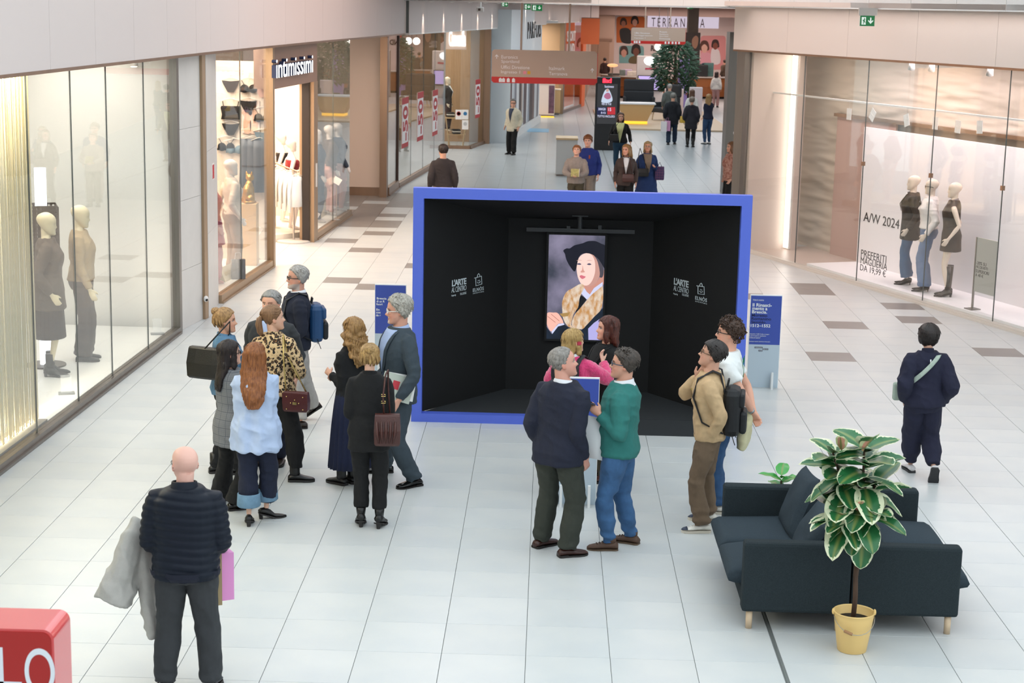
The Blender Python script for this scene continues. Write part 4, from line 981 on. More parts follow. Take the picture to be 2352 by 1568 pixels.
RT = rows([('Visita la mostra', 190, 163, 357, 188, M_tw, .0), ('Il Rinasci-', 190, 226, 480, 278, M_tw, .02), ('mento a', 188, 284, 415, 330, M_tw, .02), ('Brescia.', 186, 334, 415, 380, M_tw, .02), ('Moretto', 184, 386, 420, 430, M_tb, .02), ('Romanino', 182, 438, 480, 482, M_tb, .02), ('Savoldo.', 180, 490, 410, 532, M_tb, .02), ('1512–1552', 176, 542, 474, 588, M_tw, .02),
  ('Inquadra il QR Code e scopri', 166, 684, 462, 706, M_tw, 0), ('la promozione esclusiva', 166, 711, 415, 733, M_tw, 0), ("L'Arte al Centro*", 166, 738, 335, 760, M_tw, 0), ('*promozione speciale valida fino al 10 novembre', 162, 798, 482, 818, M_tw, 0)], 1.145)
b = board('blue and pale information board beside the right edge of the booth', 2.57, 6.05, .385, 1.155, .54, (.30,), RT)
for i, (tx_, fx, fz) in enumerate((('FONDAZIONE', .075, .495), ('BRESCIA', .175, .475), ('MUSEI', .125, .455))):
    wd = {0: .1, 1: .07, 2: .05}[i]; wparent(MB().box((2.57+fx, 6.045, fz), (2.57+fx+wd, 6.0475, fz+.018)).build('logo_block', M_tb), b); text('board_lettering', tx_, (2.575+fx, 6.0445, fz+.004), (1, 0, 0), (0, 0, 1), wd-.01, .011, M_tw, b, .001)
L0 = at_z(861, 652, 1.155); lx0 = at_z(932, 656, 1.155)
board('blue information board half hidden behind the man in the grey suit', L0.x, L0.y, lx0.x-L0.x, 1.155, .54, (.06, .3), [('Brescia', .025, .965, .12, .026, M_tw, .02), ('di un R', .022, .928, .10, .026, M_tw, .02), ('fuori', .02, .893, .075, .026, M_tw, .02), ('En', .02, .825, .04, .026, M_tw, .02), ('cos', .018, .79, .055, .02, M_tw, .02), ('da r', .016, .755, .06, .026, M_tw, .02)])
board('blue information board between the two men talking in the foreground', .205, .80, .388, 1.21, .56, (.06, .32), [('16', .20, 1.05, .03, .02, M_tw, 0)])
# ---------------------------------------------------------------- sofas
M_sofa = mat('sofa_fabric', '#2f383c', .95, var=.3, vscale=160, bump=.4, bscale=260, spec=.2); M_cush = mat('cushion_fabric', '#38434b', .95, var=.25, vscale=150, bump=.4, bscale=240, spec=.2); M_wood = mat('pale_wood', '#d9bf9f', .5, var=.15, vscale=10, stretch=(3, 3, .5))
def pillow(c, sx, sy, sz, rot, seed, n=16, puff=1.0):
    mb = MB(); rings = []
    for i in range(n+1):
        a = -1+2*i/n; ring = []
        for j in range(n+1): ring.append((a, -1+2*j/n))
        rings.append(ring)
    top, bot = [], []
    for r in rings:
        for sgn, L_ in ((1, top), (-1, bot)):
            L_.append([])
            for a, b in r:
                e = (1-abs(a)**3.2)*(1-abs(b)**3.2); z = sgn*(sz*(max(e, 0)**.42)*puff)
                z *= 1+.10*math.sin(a*5+seed)*math.cos(b*4+seed*2)
                L_[-1].append(rot @ Vector((a*sx*(1-.05*(1-b*b)), b*sy*(1-.05*(1-a*a)), z))+Vector(c))
    k = n+1; vs = [p for r in top for p in r]+[p for r in bot for p in r]; fs = []
    for i in range(n):
        for j in range(n):
            fs.append((i*k+j, (i+1)*k+j, (i+1)*k+j+1, i*k+j+1)); o = k*k; fs.append((o+i*k+j, o+i*k+j+1, o+(i+1)*k+j+1, o+(i+1)*k+j))
    return mb.add(vs, fs)
def seat_cushion(x0, x1, y0, y1, z0, z1, sgn, seed):
    """box cushion with crowned, slightly dented top and a rounded front edge"""
    mb = MB(); n, m = 14, 12; rings = []
    for i in range(n+1):
        t = i/n; y = y0+(y1-y0)*t; e = min(1, math.sin(math.pi*min(max(t, .0), 1))**.35+.0); ring = []
        pr = [(0, .0), (.5, 0), (.93, 0), (1.0, .12), (1.02, .4), (1.0, .75), (.94, .95), (.8, 1.02), (.55, 1.05), (.3, 1.03), (.08, .97), (0, .8)]
        for fx, fz in pr:
            zz = z0+(z1-z0)*(.5+(fz-.5)*(.55+.45*e)); xx = x0+(x1-x0)*fx if sgn > 0 else x1-(x1-x0)*fx
            zz += .008*math.sin(seed+fx*6+t*5)*(fz > .9); ring.append((xx, y, zz))
        rings.append(ring if sgn > 0 else ring[::-1])
    return mb.loft(rings)
def sofa(label, sgn, xb):
    """sgn -1: faces left; xb is the back line"""
    r = empty('sofa', (xb+sgn*.4, -1.53, 0), 0, label, 'sofa', 'sofas set back to back')
    X = lambda a: xb+sgn*a
    def part(n, mb, m, sm=True): return wparent(mb.build(n, m, None, smooth=sm), r)
    def bxx(n, a0, a1, y0, y1, z0, z1, m=M_sofa, bev=.025): return part(n, MB().box((X(a0), y0, z0), (X(a1), y1, z1), bev), m, False)
    bxx('armrest', 0, .80, -2.365, -2.235, .14, .68); bxx('armrest', 0, .80, -.83, -.70, .14, .68)
    bxx('seat_base', .02, .79, -2.24, -.82, .145, .30); bxx('backrest', .0, .12, -2.24, -.82, .14, .60)
    for i, (y0, y1) in enumerate(((-2.235, -1.53), (-1.53, -.83))):
        part('seat_cushion', seat_cushion(*(sorted((X(.10), X(.885)))), y0+.004, y1-.004, .29, .455, -1 if sgn < 0 else 1, i*2.1), M_cush)
    for y in (-2.31, -.76):
        for a in (.07, .735): part('leg', MB().lathe([(.024, 0), (.026, .15)], 14, (X(a), y, 0)), M_wood)
    return r
sofa('dark grey fabric sofa facing left, beside the man in the beige sweater', -1, 2.395); sofa('dark grey fabric sofa facing right, nearest the person walking away', 1, 2.405)
RY = lambda a: Matrix.Rotation(math.radians(a), 3, 'Y'); RXm = lambda a: Matrix.Rotation(math.radians(a), 3, 'X'); RZ = lambda a: Matrix.Rotation(math.radians(a), 3, 'Z')
for c, s3, rot, lab, sd in (((2.17, -1.15, .645), (.27, .31, .085), RY(-68) @ RZ(5), 'large grey back cushion leaning on the left-facing sofa, far end', 1), ((2.17, -1.85, .595), (.23, .29, .085), RY(-62) @ RZ(-8), 'grey back cushion on the left-facing sofa behind the plant stem', 2), ((2.62, -1.90, .60), (.23, .29, .08), RY(66) @ RZ(4), 'dark grey back cushion on the right-facing sofa, near end', 3), ((2.63, -1.17, .62), (.25, .31, .08), RY(70), 'dark grey back cushion on the right-facing sofa, far end', 4)):
    o = pillow(c, *s3, rot, sd).build('sofa_cushion', M_cush, smooth=True); tag(o, lab, 'cushion', 'loose sofa cushions')
# ---------------------------------------------------------------- potted rubber plant
def leaf_mat(name, g1, g2, edge, amt):
    m = mat(name, g1, .32, spec=.5); nt = m.node_tree; N, L = nt.nodes, nt.links; b = N['Principled BSDF']
    at = N.new('ShaderNodeAttribute'); at.attribute_name = 'Col'; sep = N.new('ShaderNodeSeparateColor'); L.new(at.outputs['Color'], sep.inputs[0])
    tc = N.new('ShaderNodeTexCoord'); nz = N.new('ShaderNodeTexNoise'); nz.inputs['Scale'].default_value = 38; nz.inputs['Detail'].default_value = 4; L.new(tc.outputs['Object'], nz.inputs['Vector'])
    oi = N.new('ShaderNodeObjectInfo'); ad0 = N.new('ShaderNodeMath'); ad0.operation = 'MULTIPLY_ADD'; L.new(oi.outputs['Random'], ad0.inputs[0]); ad0.inputs[1].default_value = .25; ad0.inputs[2].default_value = amt
    ad = N.new('ShaderNodeMath'); ad.operation = 'MULTIPLY_ADD'; L.new(nz.outputs[0], ad.inputs[0]); ad.inputs[1].default_value = .55; L.new(sep.outputs[0], ad.inputs[2])
    gt = N.new('ShaderNodeMath'); gt.operation = 'GREATER_THAN'; L.new(ad.outputs[0], gt.inputs[0])
    sb = N.new('ShaderNodeMath'); sb.operation = 'SUBTRACT'; sb.inputs[0].default_value = 1.35; L.new(ad0.outputs[0], sb.inputs[1]); L.new(sb.outputs[0], gt.inputs[1])
    n2 = N.new('ShaderNodeTexNoise'); n2.inputs['Scale'].default_value = 20; L.new(tc.outputs['Object'], n2.inputs['Vector']); mg = N.new('ShaderNodeMix'); mg.data_type = 'RGBA'; L.new(n2.outputs[0], mg.inputs[0]); mg.inputs[6].default_value = (*lin(g1), 1); mg.inputs[7].default_value = (*lin(g2), 1)
    mx = N.new('ShaderNodeMix'); mx.data_type = 'RGBA'; L.new(gt.outputs[0], mx.inputs[0]); L.new(mg.outputs[2], mx.inputs[6]); mx.inputs[7].default_value = (*lin(edge), 1)
    mr = N.new('ShaderNodeMix'); mr.data_type = 'RGBA'; L.new(sep.outputs[1], mr.inputs[0]); L.new(mx.outputs[2], mr.inputs[6]); mr.inputs[7].default_value = (*lin('#7a8a4a'), 1)
    L.new(mr.outputs[2], b.inputs['Base Color']); return m
def leaf_mesh(name, m, L_=.17, W_=.052, bend=.25, cup=.25, seed=0):
    n, k = 12, 8; vs, fs, C = [], [], []
    for i in range(n+1):
        t = i/n; hw = W_*math.sin(math.pi*min(1, t**.95))**.55*(1 if t < .93 else .75)+.001
        for j in range(k+1):
            s_ = -1+2*j/k; x = s_*hw; y = L_*t; z = -bend*L_*t*t+cup*abs(s_)**1.5*hw+.004*math.sin(t*14+abs(s_)*3+seed)*abs(s_)
            vs.append((x, y, z)); C.append((max(abs(s_), (t*1.0)**6, (1-t)**8), 1.0 if abs(s_) < .02 else 0, 0, 1))
    for i in range(n):
        for j in range(k): a = i*(k+1)+j; fs.append((a, a+1, a+k+2, a+k+1))
    me = MB().add(vs, fs).mesh(name, m, True); at = me.attributes.new('Col', 'FLOAT_COLOR', 'POINT'); at.data.foreach_set('color', np.array(C, np.float32).ravel()); return me
ML1 = leaf_mat('leaf_variegated', '#1d5a34', '#2f7440', '#dfe3c0', .17); ML2 = leaf_mat('leaf_pink_back', '#c98a74', '#d99a86', '#c9d0a0', .25); ML3 = leaf_mat('leaf_plain', '#2f8a34', '#3fa048', '#3f9a40', .2)
LM = [leaf_mesh('leaf', ML1, .25, .08, b_, c_, s_) for b_, c_, s_ in ((.1, .25, 0), (.25, .3, 1), (.0, .5, 2), (.38, .2, 3))]
LMp = leaf_mesh('leaf', ML2, .15, .042, .1, .7, 4)
PX, PY = 2.365, -2.70
pt = empty('potted_rubber_plant', (PX, PY, 0), 0, 'variegated rubber plant in a yellow metal bucket in front of the sofas', 'plant')
M_pot = mat('yellow_enamel', '#e6c27c', .45)
def pl(n, mb, m, par=None, sm=True): return wparent(mb.build(n, m, None, smooth=sm), par or pt)
pot = pl('bucket', MB().lathe([(.102, 0), (.105, .004), (.143, .262), (.145, .285), (.149, .29), (.149, .297), (.143, .298), (.138, .29), (.132, .22), (.0, .218)], 36, (PX, PY, 0)), M_pot)
pl('soil', MB().lathe([(.0, .215), (.133, .232), (.0, .236)], 24, (PX, PY, 0)), mat('soil', '#1c1612', .95), pot)
hd_ = MB().tube([(PX-.148*math.cos(t)+0, PY-.175*math.sin(t), .275-.10*math.sin(t)) for t in [i*math.pi/14 for i in range(15)]], .003, 6); pl('bail_handle', hd_, mat('wire', '#a8a39a', .3, metal=.9), pot)
pl('handle_grip', MB().tube([(PX-.09, PY-.142, .195), (PX-.035, PY-.168, .178)], .011, 10), mat('grip_wood', '#a0764f', .5), pot)
for sx in (-1, 1): pl('bail_ear', MB().ell((PX+sx*.148, PY, .29), (.012, .02, .024)), M_pot, pot)
M_bark = mat('bark', '#4f3a2c', .85, var=.4, vscale=30, bump=.6, bscale=60, stretch=(1, 1, .3))
tr = MB(); tr.tube([(PX-.005, PY, .2), (PX+.002, PY-.004, .4), (PX-.004, PY, .55), (PX+.0, PY, .66)], [.019, .018, .018, .021], 10); tips = []
stems = [((PX, PY, .62), (PX-.03, PY, .85), (PX-.08, PY+.02, 1.1), (PX-.17, PY+.02, 1.34), (PX-.22, PY, 1.47)), ((PX, PY, .64), (PX+.05, PY-.01, .85), (PX+.04, PY-.02, 1.1), (PX+.0, PY-.02, 1.35), (PX+.0, PY, 1.52)), ((PX-.005, PY, .8), (PX-.08, PY-.03, .92), (PX-.14, PY-.05, 1.05)), ((PX+.03, PY, .95), (PX+.08, PY+.03, 1.12), (PX+.10, PY+.03, 1.25))]
for s_ in stems: tr.tube(s_, [.015, .013, .011, .009, .007][:len(s_)], 8)
pl('trunk', tr, M_bark)
rl = random.Random(21)
def put_leaf(P, az, el, me, sc_=1.0, roll=0):
    o = bpy.data.objects.new('leaf', me); COL.objects.link(o)
    Mx = Matrix.Rotation(az, 4, 'Z') @ Matrix.Rotation(el, 4, 'X') @ Matrix.Rotation(roll, 4, 'Y') @ Matrix.Scale(sc_, 4)
    o.parent = pt; o.location = Vector(P)-Vector((PX, PY, 0)); o.rotation_euler = (Matrix.Rotation(az, 3, 'Z') @ Matrix.Rotation(el, 3, 'X') @ Matrix.Rotation(roll, 3, 'Y')).to_euler(); o.scale = (sc_,)*3
for st_, zlo, n_ in ((stems[0], 1.15, 18), (stems[1], 1.12, 18), (stems[2], .95, 12), (stems[3], 1.05, 11)):
    for i in range(n_):
        t = rl.random(); seg_ = [Vector(q) for q in st_]; L_ = len(seg_)-1; z = zlo+(seg_[-1].z+.02-zlo)*(i+.5)/n_
        j = max(k for k in range(L_+1) if seg_[k].z <= z or k == 0); j = min(j, L_-1); f = min(max((z-seg_[j].z)/(seg_[j+1].z-seg_[j].z), 0), 1); P = seg_[j].lerp(seg_[j+1], f)
        az = i*2.4+rl.uniform(-.3, .3); up_ = (i+.5)/n_; el = math.radians(-22+70*up_**1.8+rl.uniform(-16, 16)); put_leaf(P, az, el, LM[rl.randrange(4)], rl.uniform(.95, 1.2)*(1.1 if up_ < .8 else .95), rl.uniform(-.25, .25))
# drooping leaves low on the near side, and the pink young ones
for P, az, el, s_ in (((PX+.02, PY-.03, .90), 3.0, -70, 1.05), ((PX-.03, PY-.03, .95), 2.7, -62, .9), ((PX-.08, PY-.05, 1.0), 1.9, -45, 1.0), ((PX+.0, PY-.05, 1.0), 3.4, -20, 1.1), ((PX+.05, PY-.04, 1.02), 4.1, 5, 1.15), ((PX-.05, PY-.06, 1.03), 2.2, -5, 1.1), ((PX+.03, PY-.05, 1.05), 3.6, 30, 1.1), ((PX-.1, PY-.05, 1.02), 1.5, -8, 1.1)):
    put_leaf(P, az, math.radians(el), LM[rl.randrange(4)], s_)
for P, az, el in (((PX-.17, PY-.05, 1.5), 2.8, 60), ((PX-.02, PY-.06, 1.5), 3.6, 55), ((PX-.04, PY-.12, 1.06), 3.2, 60), ((PX-.14, PY-.1, 1.0), 3.0, 40)): put_leaf(P, az, math.radians(el), LMp, 1.0)
# second plant, low behind the sofas
p2 = empty('potted_plant', (2.12, -.42, 0), 0, 'bright green plant mostly hidden behind the left-facing sofa', 'plant')
MB().lathe([(.10, 0), (.14, .26), (.145, .27), (.13, .27), (.12, .2), (0, .2)], 24).build('pot', M_pot, p2, smooth=True)
MB().tube([(0, 0, .2), (.01, 0, .45), (0, 0, .62)], [.014, .012, .008], 8).build('stem', M_bark, p2, smooth=True)
LM3 = leaf_mesh('leaf', ML3, .17, .05, .3, .2, 5)
for i in range(14):
    o = bpy.data.objects.new('leaf', LM3); COL.objects.link(o); o.parent = p2; o.location = (0, 0, .38+.022*i); o.rotation_euler = (Matrix.Rotation(i*2.4, 3, 'Z') @ Matrix.Rotation(math.radians(-5+3*i), 3, 'X')).to_euler(); o.scale = (1.15,)*3
# ---------------------------------------------------------------- red totem, near left
M_red = mat('totem_red', '#d23a3a', .3, coat=.8, spec=.8); M_redf = mat('totem_face', '#a8201c', .4)
tt = empty('red_totem', (-2.5, -7.30, 0), 0, 'red rounded totem sign with white capital letters at the near left corner', 'sign')
TX1, TX0, TZ = -2.05, -3.0, 1.80; y0, y1 = -7.43, -7.17
def rounded(xa, xb, za, zb, r, n=8):
    pts = [(xa, za), (xb, za)]
    for i in range(n+1): a = math.pi/2*i/n; pts.append((xb-r+r*math.cos(a), zb-r+r*math.sin(a)))
    for i in range(n+1): a = math.pi/2+math.pi/2*i/n; pts.append((xa+r+r*math.cos(a), zb-r+r*math.sin(a)))
    return pts
wparent(MB().prism(rounded(TX0, TX1, 0, TZ, .05), (0, y1, 0), (1, 0, 0), (0, 0, 1), y1-y0).build('totem_body', M_red), tt)
wparent(MB().prism(rounded(TX0+.02, TX1-.012, .02, TZ-.012, .042), (0, y0, 0), (1, 0, 0), (0, 0, 1), .004).build('totem_face', M_redf), tt)
fp = lambda x, y: at_y(x, y, y0-.006)
a_, b_ = fp(58, 1585), fp(124, 1490); text('totem_letter', 'O', (a_.x, y0-.004, a_.z-.02), (1, 0, 0), (0, 0, 1), b_.x-a_.x, b_.z-a_.z+.02, mat('totem_ink', '#dfe4ea', .5), tt, .002, 0, 1, 1, 14)
a2 = fp(-42, 1585); b2 = fp(6, 1490); mbL = MB().box((a2.x, y0-.006, a_.z-.02), (a2.x+.001, y0-.004, a_.z))
lm = MB().box((fp(-6, 1500).x, y0-.006, a_.z), (fp(6, 1500).x, y0-.004, b_.z)).box((fp(-6, 1500).x, y0-.006, a_.z-.005), (fp(50, 1570).x, y0-.004, fp(50, 1566).z)); wparent(lm.build('totem_letter', MATS['totem_ink']), tt)
# ---------------------------------------------------------------- hanging direction signs
M_stp = mat('sign_taupe', '#b89f8e', .5); M_srd = mat('sign_red', '#c01f16', .4); M_sw = mat('sign_ink', '#e9e4e6', .5)
def hang(label, X0, X1, Z0, Z1, Y, poles, rows_, icons):
    r = empty('hanging_sign', ((X0+X1)/2, Y, Z0), 0, label, 'sign'); h = Z1-Z0; zr = Z0+h*.185
    wparent(MB().prism([(X0+.03, zr), (X1-.03, zr), (X1, zr), (X1, Z1-.05), (X1-.05, Z1), (X0+.05, Z1), (X0, Z1-.05), (X0, zr)], (0, Y+.06, 0), (1, 0, 0), (0, 0, 1), .12).build('sign_panel', M_stp), r)
    wparent(MB().prism([(X0+.05, Z0), (X1-.05, Z0), (X1, Z0+.05), (X1, zr), (X0, zr), (X0, Z0+.05)], (0, Y+.062, 0), (1, 0, 0), (0, 0, 1), .124).build('red_band', M_srd), r)
    wparent(MB().prism([(X1, Z0+.05), (X1+.012, Z0+.05), (X1+.012, Z1-.05), (X1, Z1-.03)], (0, Y+.061, 0), (1, 0, 0), (0, 0, 1), .122).build('red_edge', M_srd), r)
    for p in poles: wparent(MB().tube([(p, Y, Z1), (p, Y, 4.62)], .022, 8).build('hanger_pole', M_stp), r)
    W_ = X1-X0
    for body, fx, fz, fw_, fh in rows_: text('sign_lettering', body, (X0+W_*fx, Y-.061, Z0+h*fz), (1, 0, 0), (0, 0, 1), W_*fw_, h*fh, M_sw, r, .003)
    for fx in icons: wparent(MB().prism([(0, 0), (.07, 0), (.07, .07), (.035, .10), (0, .07)], (X0+W_*fx, Y-.0645, Z0+.02), (1, 0, 0), (0, 0, 1), .002).build('pictogram', M_sw), r)
    return r
def arrow(r, x, z, s, Y, m):
    mb = MB().prism([(-.08*s, -.5*s), (.08*s, -.5*s), (.08*s, .15*s), (.32*s, -.1*s), (.42*s, .0), (0, .5*s), (-.42*s, 0), (-.32*s, -.1*s), (-.08*s, .15*s)], (x, Y, z), (1, 0, 0), (0, 0, 1), .002); wparent(mb.build('arrow', m), r)
r = hang('taupe hanging direction sign with a red band, nearest one over the mall', -1.28, 1.12, 2.80, 3.55, 25, (-.62, .47), [('Euronics', .09, .735, .155, .10), ('Sportland', .09, .58, .17, .115), ('Uffici Direzione', .09, .43, .27, .10), ('Ingresso 1', .09, .265, .18, .115), ('Italmark', .545, .42, .15, .105), ('Terranova', .545, .265, .175, .10)], (.07, .10, .145, .195))
arrow(r, -1.28+2.4*.045, 2.80+.75*.79, .10, 25-.064, M_sw); arrow(r, -1.28+2.4*.955, 2.80+.75*.44, .10, 25-.064, M_sw)
for fx, c in ((.30, '#e58a96'), (.34, '#d9a52a')): wparent(MB().box((-1.28+2.4*fx, 24.934, 3.01), (-1.28+2.4*fx+.07, 24.94, 3.08)).build('pictogram', mat('pic'+c[1:], c, .5)), r)
r2 = hang('smaller taupe hanging direction sign far down the mall', 3.24, 5.40, 3.15, 3.78, 55, (3.78, 4.78), [('Uffici Direzione', .06, .62, .28, .10), ('Parcheggio esterno', .06, .46, .33, .10), ('Ingresso 1', .06, .30, .2, .10), ('Primark', .52, .72, .14, .10), ('Euronics', .52, .58, .16, .10), ('Sportland', .52, .44, .16, .10), ('Emmezeta', .52, .3, .2, .10)], (.05, .09, .14, .62, .68, .75, .81, .87))
# ---------------------------------------------------------------- exit signs and camera on the slab edge
M_green = emis('exit_green', '#0a8a45', .55); M_ew = emis('exit_white', '#e8f4ec', .9)
def exit_sign(label, x0, y0, x1, y1, Y, ch=True):
    a, b = at_y(x0, y1, Y), at_y(x1, y0, Y); w, h = b.x-a.x, b.z-a.z
    r = empty('exit_sign', ((a.x+b.x)/2, Y, a.z), 0, label, 'exit sign')
    def q(n, fx0, fx1, fz0, fz1, d, m): return wparent(MB().box((a.x+w*fx0, Y-d, a.z+h*fz0), (a.x+w*fx1, Y-d+.004, a.z+h*fz1)).build(n, m), r)
    wparent(MB().box((a.x, Y, a.z), (b.x, Y+.03, b.z)).build('sign_body', mat('exit_body', '#dcdcd8', .5)), r); q('green_face', .02, .98, .03, .97, .004, M_green)
    q('door_pictogram', .12, .40, .15, .85, .008, M_ew)
    mb = MB(); O = (a.x+w*.26, Y-.009, a.z+h*.18)
    mb.prism([(-.03*w, 0), (.0, .0), (.03*w, .25*h), (.09*w, .12*h), (.12*w, .15*h), (.05*w, .36*h), (.10*w, .48*h), (.04*w, .5*h), (-.02*w, .42*h), (-.07*w, .38*h), (-.06*w, .32*h), (-.02*w, .3*h)], O, (1, 0, 0), (0, 0, 1), .003); mb.ell((a.x+w*.30, Y-.01, a.z+h*.73), (.03*w, .003, .06*h)); wparent(mb.build('running_figure', M_green), r)
    mb = MB().prism([(-.06, .36), (-.06, 0), (-.2, .14), (-.26, .06), (0, -.22), (.26, .06), (.2, .14), (.06, 0), (.06, .36)], (a.x+w*.72, Y-.006, a.z+h*.45), (h, 0, 0), (0, 0, h), .003); wparent(mb.build('arrow', M_ew), r)
    wparent(MB().box((a.x-.02, Y-.02, b.z), (b.x+.03, Y+.06, max(b.z+.07, 4.62) if ch else b.z+.07)).build('mount', mat('mount_grey', '#b9b6b1', .5)), r)
    return r
exit_sign('green exit sign with a down arrow hanging before the right fascia', 1974, 36, 2010, 60, 13.2)
exit_sign('small green exit sign, right one of the pair over the left fascia', 1221, 11, 1246, 25, 30); exit_sign('small green exit sign, left one of the pair over the left fascia', 1204, 9, 1219, 22, 31); exit_sign('tiny green exit sign left of the hanging pole', 1152, 5, 1167, 15, 33)
exit_sign('tiny green exit sign high on the far pillar', 1577, 12, 1592, 20, 66)
cm = empty('ceiling_camera', at_y(1103, 22, 30), 0, 'small white security camera under the ceiling by the left fascia', 'camera')
MB().box((-.09, -.1, -.06), (.09, .1, .06), .02).build('camera_body', M_white, cm); MB().tube([(0, 0, .05), (0, 0, .20)], .03, 8).build('camera_mount', M_white, cm); MB().box((-.05, -.11, -.03), (.01, -.1, .03)).build('camera_lens', mat('lens', '#4a3a36', .3), cm)
# ---------------------------------------------------------------- left shop behind window_1
WARM = (1.0, .86, .70)
M_in = mat('shop_plaster', '#e6e3dc', .6); M_plat = mat('display_white', '#efece6', .45)
S1.obj('floor_display_left', 7.9, 13.5, 0, .09, -2.6, -.06, M_plat).__setitem__('kind', 'structure')
S1.obj('wall_display_left', 8.6, 13.6, 0, 3.9, -2.45, -2.35, M_in).__setitem__('kind', 'structure')
S1.obj('wall_display_end', 13.62, 13.75, 0, 3.9, -4, -.08, M_in).__setitem__('kind', 'structure')
S1.obj('ceiling_display_left', -1, 13.7, 3.86, 3.95, -4, .02, M_in).__setitem__('kind', 'structure')
area('shop_light_left', S1.p(10.6, -1.1, 3.8), (0, 0, S1.rz), 5.5, 1.6, 170, (1, .93, .85))
area('curtain_light', S1.p(4.8, -.22, 3.8), (0, 0, S1.rz), 6.4, .10, 650, (1, .91, .76))
# fringe curtain close behind the glass
cv, cf = [], []; rc = random.Random(5); mbq = MB(); M_fr = [mat('fringe%d' % i, c, .6) for i, c in enumerate(('#f4efdf', '#ebe4cc', '#f5efd8'))]
mats_i = []
u = 2.0
while u < 8.02:
    d = -.10-rc.uniform(0, .05); w_ = rc.uniform(.006, .013); S1.box(mbq, u, u+w_, .14, 3.82, d, d-.004); u += w_+rc.uniform(.0005, .004)
nt = M_fr[0].node_tree; tl = nt.nodes.new('ShaderNodeBsdfTranslucent'); tl.inputs[0].default_value = (*lin('#f6ecd0'), 1); ms_ = nt.nodes.new('ShaderNodeMixShader'); ms_.inputs[0].default_value = .6
nt.links.new(nt.nodes['Principled BSDF'].outputs[0], ms_.inputs[1]); nt.links.new(tl.outputs[0], ms_.inputs[2]); nt.links.new(ms_.outputs[0], nt.nodes['Material Output'].inputs[0])
fr = mbq.build('fringe_curtain', M_fr[0]); tag(fr, 'cream string curtain hanging behind the glass at the left edge', 'curtain', kind='stuff')
S1.obj('backing_wall', 1.5, 8.1, .1, 3.86, -.34, -.30, mat('curtain_back', '#f1ebda', .6)).__setitem__('kind', 'structure'); bpy.data.objects['backing_wall'].name = 'wall_curtain'
S1.obj('floor_curtain_base', 1.5, 8.1, 0, .11, -.34, -.06, mat('base_grey', '#8d857a', .5)).__setitem__('kind', 'structure')
ls = S1.obj('led_strip', 1.5, 8.0, .112, .128, -.20, -.17, emis('led_warm', '#fff0cc', 25)); tag(ls, 'warm light strip glowing along the foot of the string curtain', 'light strip')
# lamp: a white tube through a perforated box
lp = empty('display_lamp', (-6.02, 5.86, .09), 0, 'tall white tube lamp inside a perforated metal box between two mannequins', 'lamp')
MB().lathe([(.07, .02), (.07, .62)], 20).build('light_tube', emis('tube_white', '#f4f6ff', 2.2), lp, smooth=True); MB().lathe([(.07, 1.95), (.07, 2.42), (.0, 2.425)], 20).build('light_tube', MATS['tube_white'], lp, smooth=True)
MB().lathe([(.24, 0), (.24, .02)], 24).build('lamp_base', mat('lamp_base', '#5a5048', .5), lp)
M_perf = mat('perforated_metal', '#7b6f66', .4, metal=.7)
for rzv in range(4):
    mb = MB(); n_ = 7; mrow = 22; W_ = .36; H_ = 1.05; s_ = W_/n_; pv = []
    # grid of bars leaving square-round holes
    for i in range(n_+1): mb.box((-W_/2+i*s_-.014, -.003, .92), (-W_/2+i*s_+.014, .003, .92+H_))
    for j in range(mrow+1): mb.box((-W_/2, -.0025, .92+H_*j/mrow-.011), (W_/2, .0025, .92+H_*j/mrow+.011))
    a = rzv*math.pi/2+.35; o = mb.build('perforated_side', M_perf, lp); o.location = (math.sin(a)*W_/2, -math.cos(a)*W_/2, 0); o.rotation_euler = (0, 0, a)
for (x, y, n) in ((153, 905, 'near end'), (362, 768, 'far end')):
    P = at_z(x, y, .09); r = empty('price_stand', P, .3, 'clear acrylic price stand on the display floor at its '+n, 'price stand')
    MB().box((-.09, -.04, 0), (.09, .06, .02)).build('stand_base', mat('stand_grey', '#8b8d8c', .4), r); o = MB().box((-.06, -.004, .02), (.06, .004, .22)).build('clear_card', glass_mat('acrylic', '#ffffff', 1.35, .05, .18), r); o.rotation_euler = (-.25, 0, 0)
for i, (x, y) in enumerate(((308, 152), (338, 153), (355, 150))):
    P = at_pl(x, y, S1.p(0, -.5), S1.N); r = empty('spotlight', (P.x, P.y, P.z), 0, 'small display spotlight under the shop ceiling, %s of three' % ('leftmost', 'middle one', 'rightmost')[i], 'spotlight', 'display spotlights')
    mb = MB().tube([(0, 0, 0), (0, .02, .10)], [.055, .04], 14); mb.build('lamp_can', mat('spot_can', '#c9c2ba', .4), r, smooth=True); MB().tube([(0, 0, -.004), (0, -.001, 0)], .045, 14).build('lamp_glow', emis('spot_glow', '#fff2e0', 4), r); MB().tube([(0, .02, .09), (0, .02, 3.86-P.z)], .012, 6).build('lamp_stem', mat('spot_can'), r)
ivory = '#ecdcb8'
M_olive = mat('olive_cloth', '#5b4f44', .7, bump=.3, bscale=120); M_beige = mat('beige_cloth', '#b8a07c', .75); M_brn = mat('brown_trouser', '#40342e', .75)
person('mannequin', (-5.80, 5.33, .09), -75, 1.92, 'f', mann=True, skin=ivory, head=(0, 5), top=dict(name='blouse', mat=M_olive, hem=.40, ease=.03, flare=.05, boxy=.3), bottom=dict(mat=M_brn, style='skirt', hem=.22, flare=.05, pleat=.004), shoes=dict(col='#171412', style='heel', shaft=.22), label='mannequin in a dark brown blouse and skirt behind the left glass', cat='mannequin', res=.8)
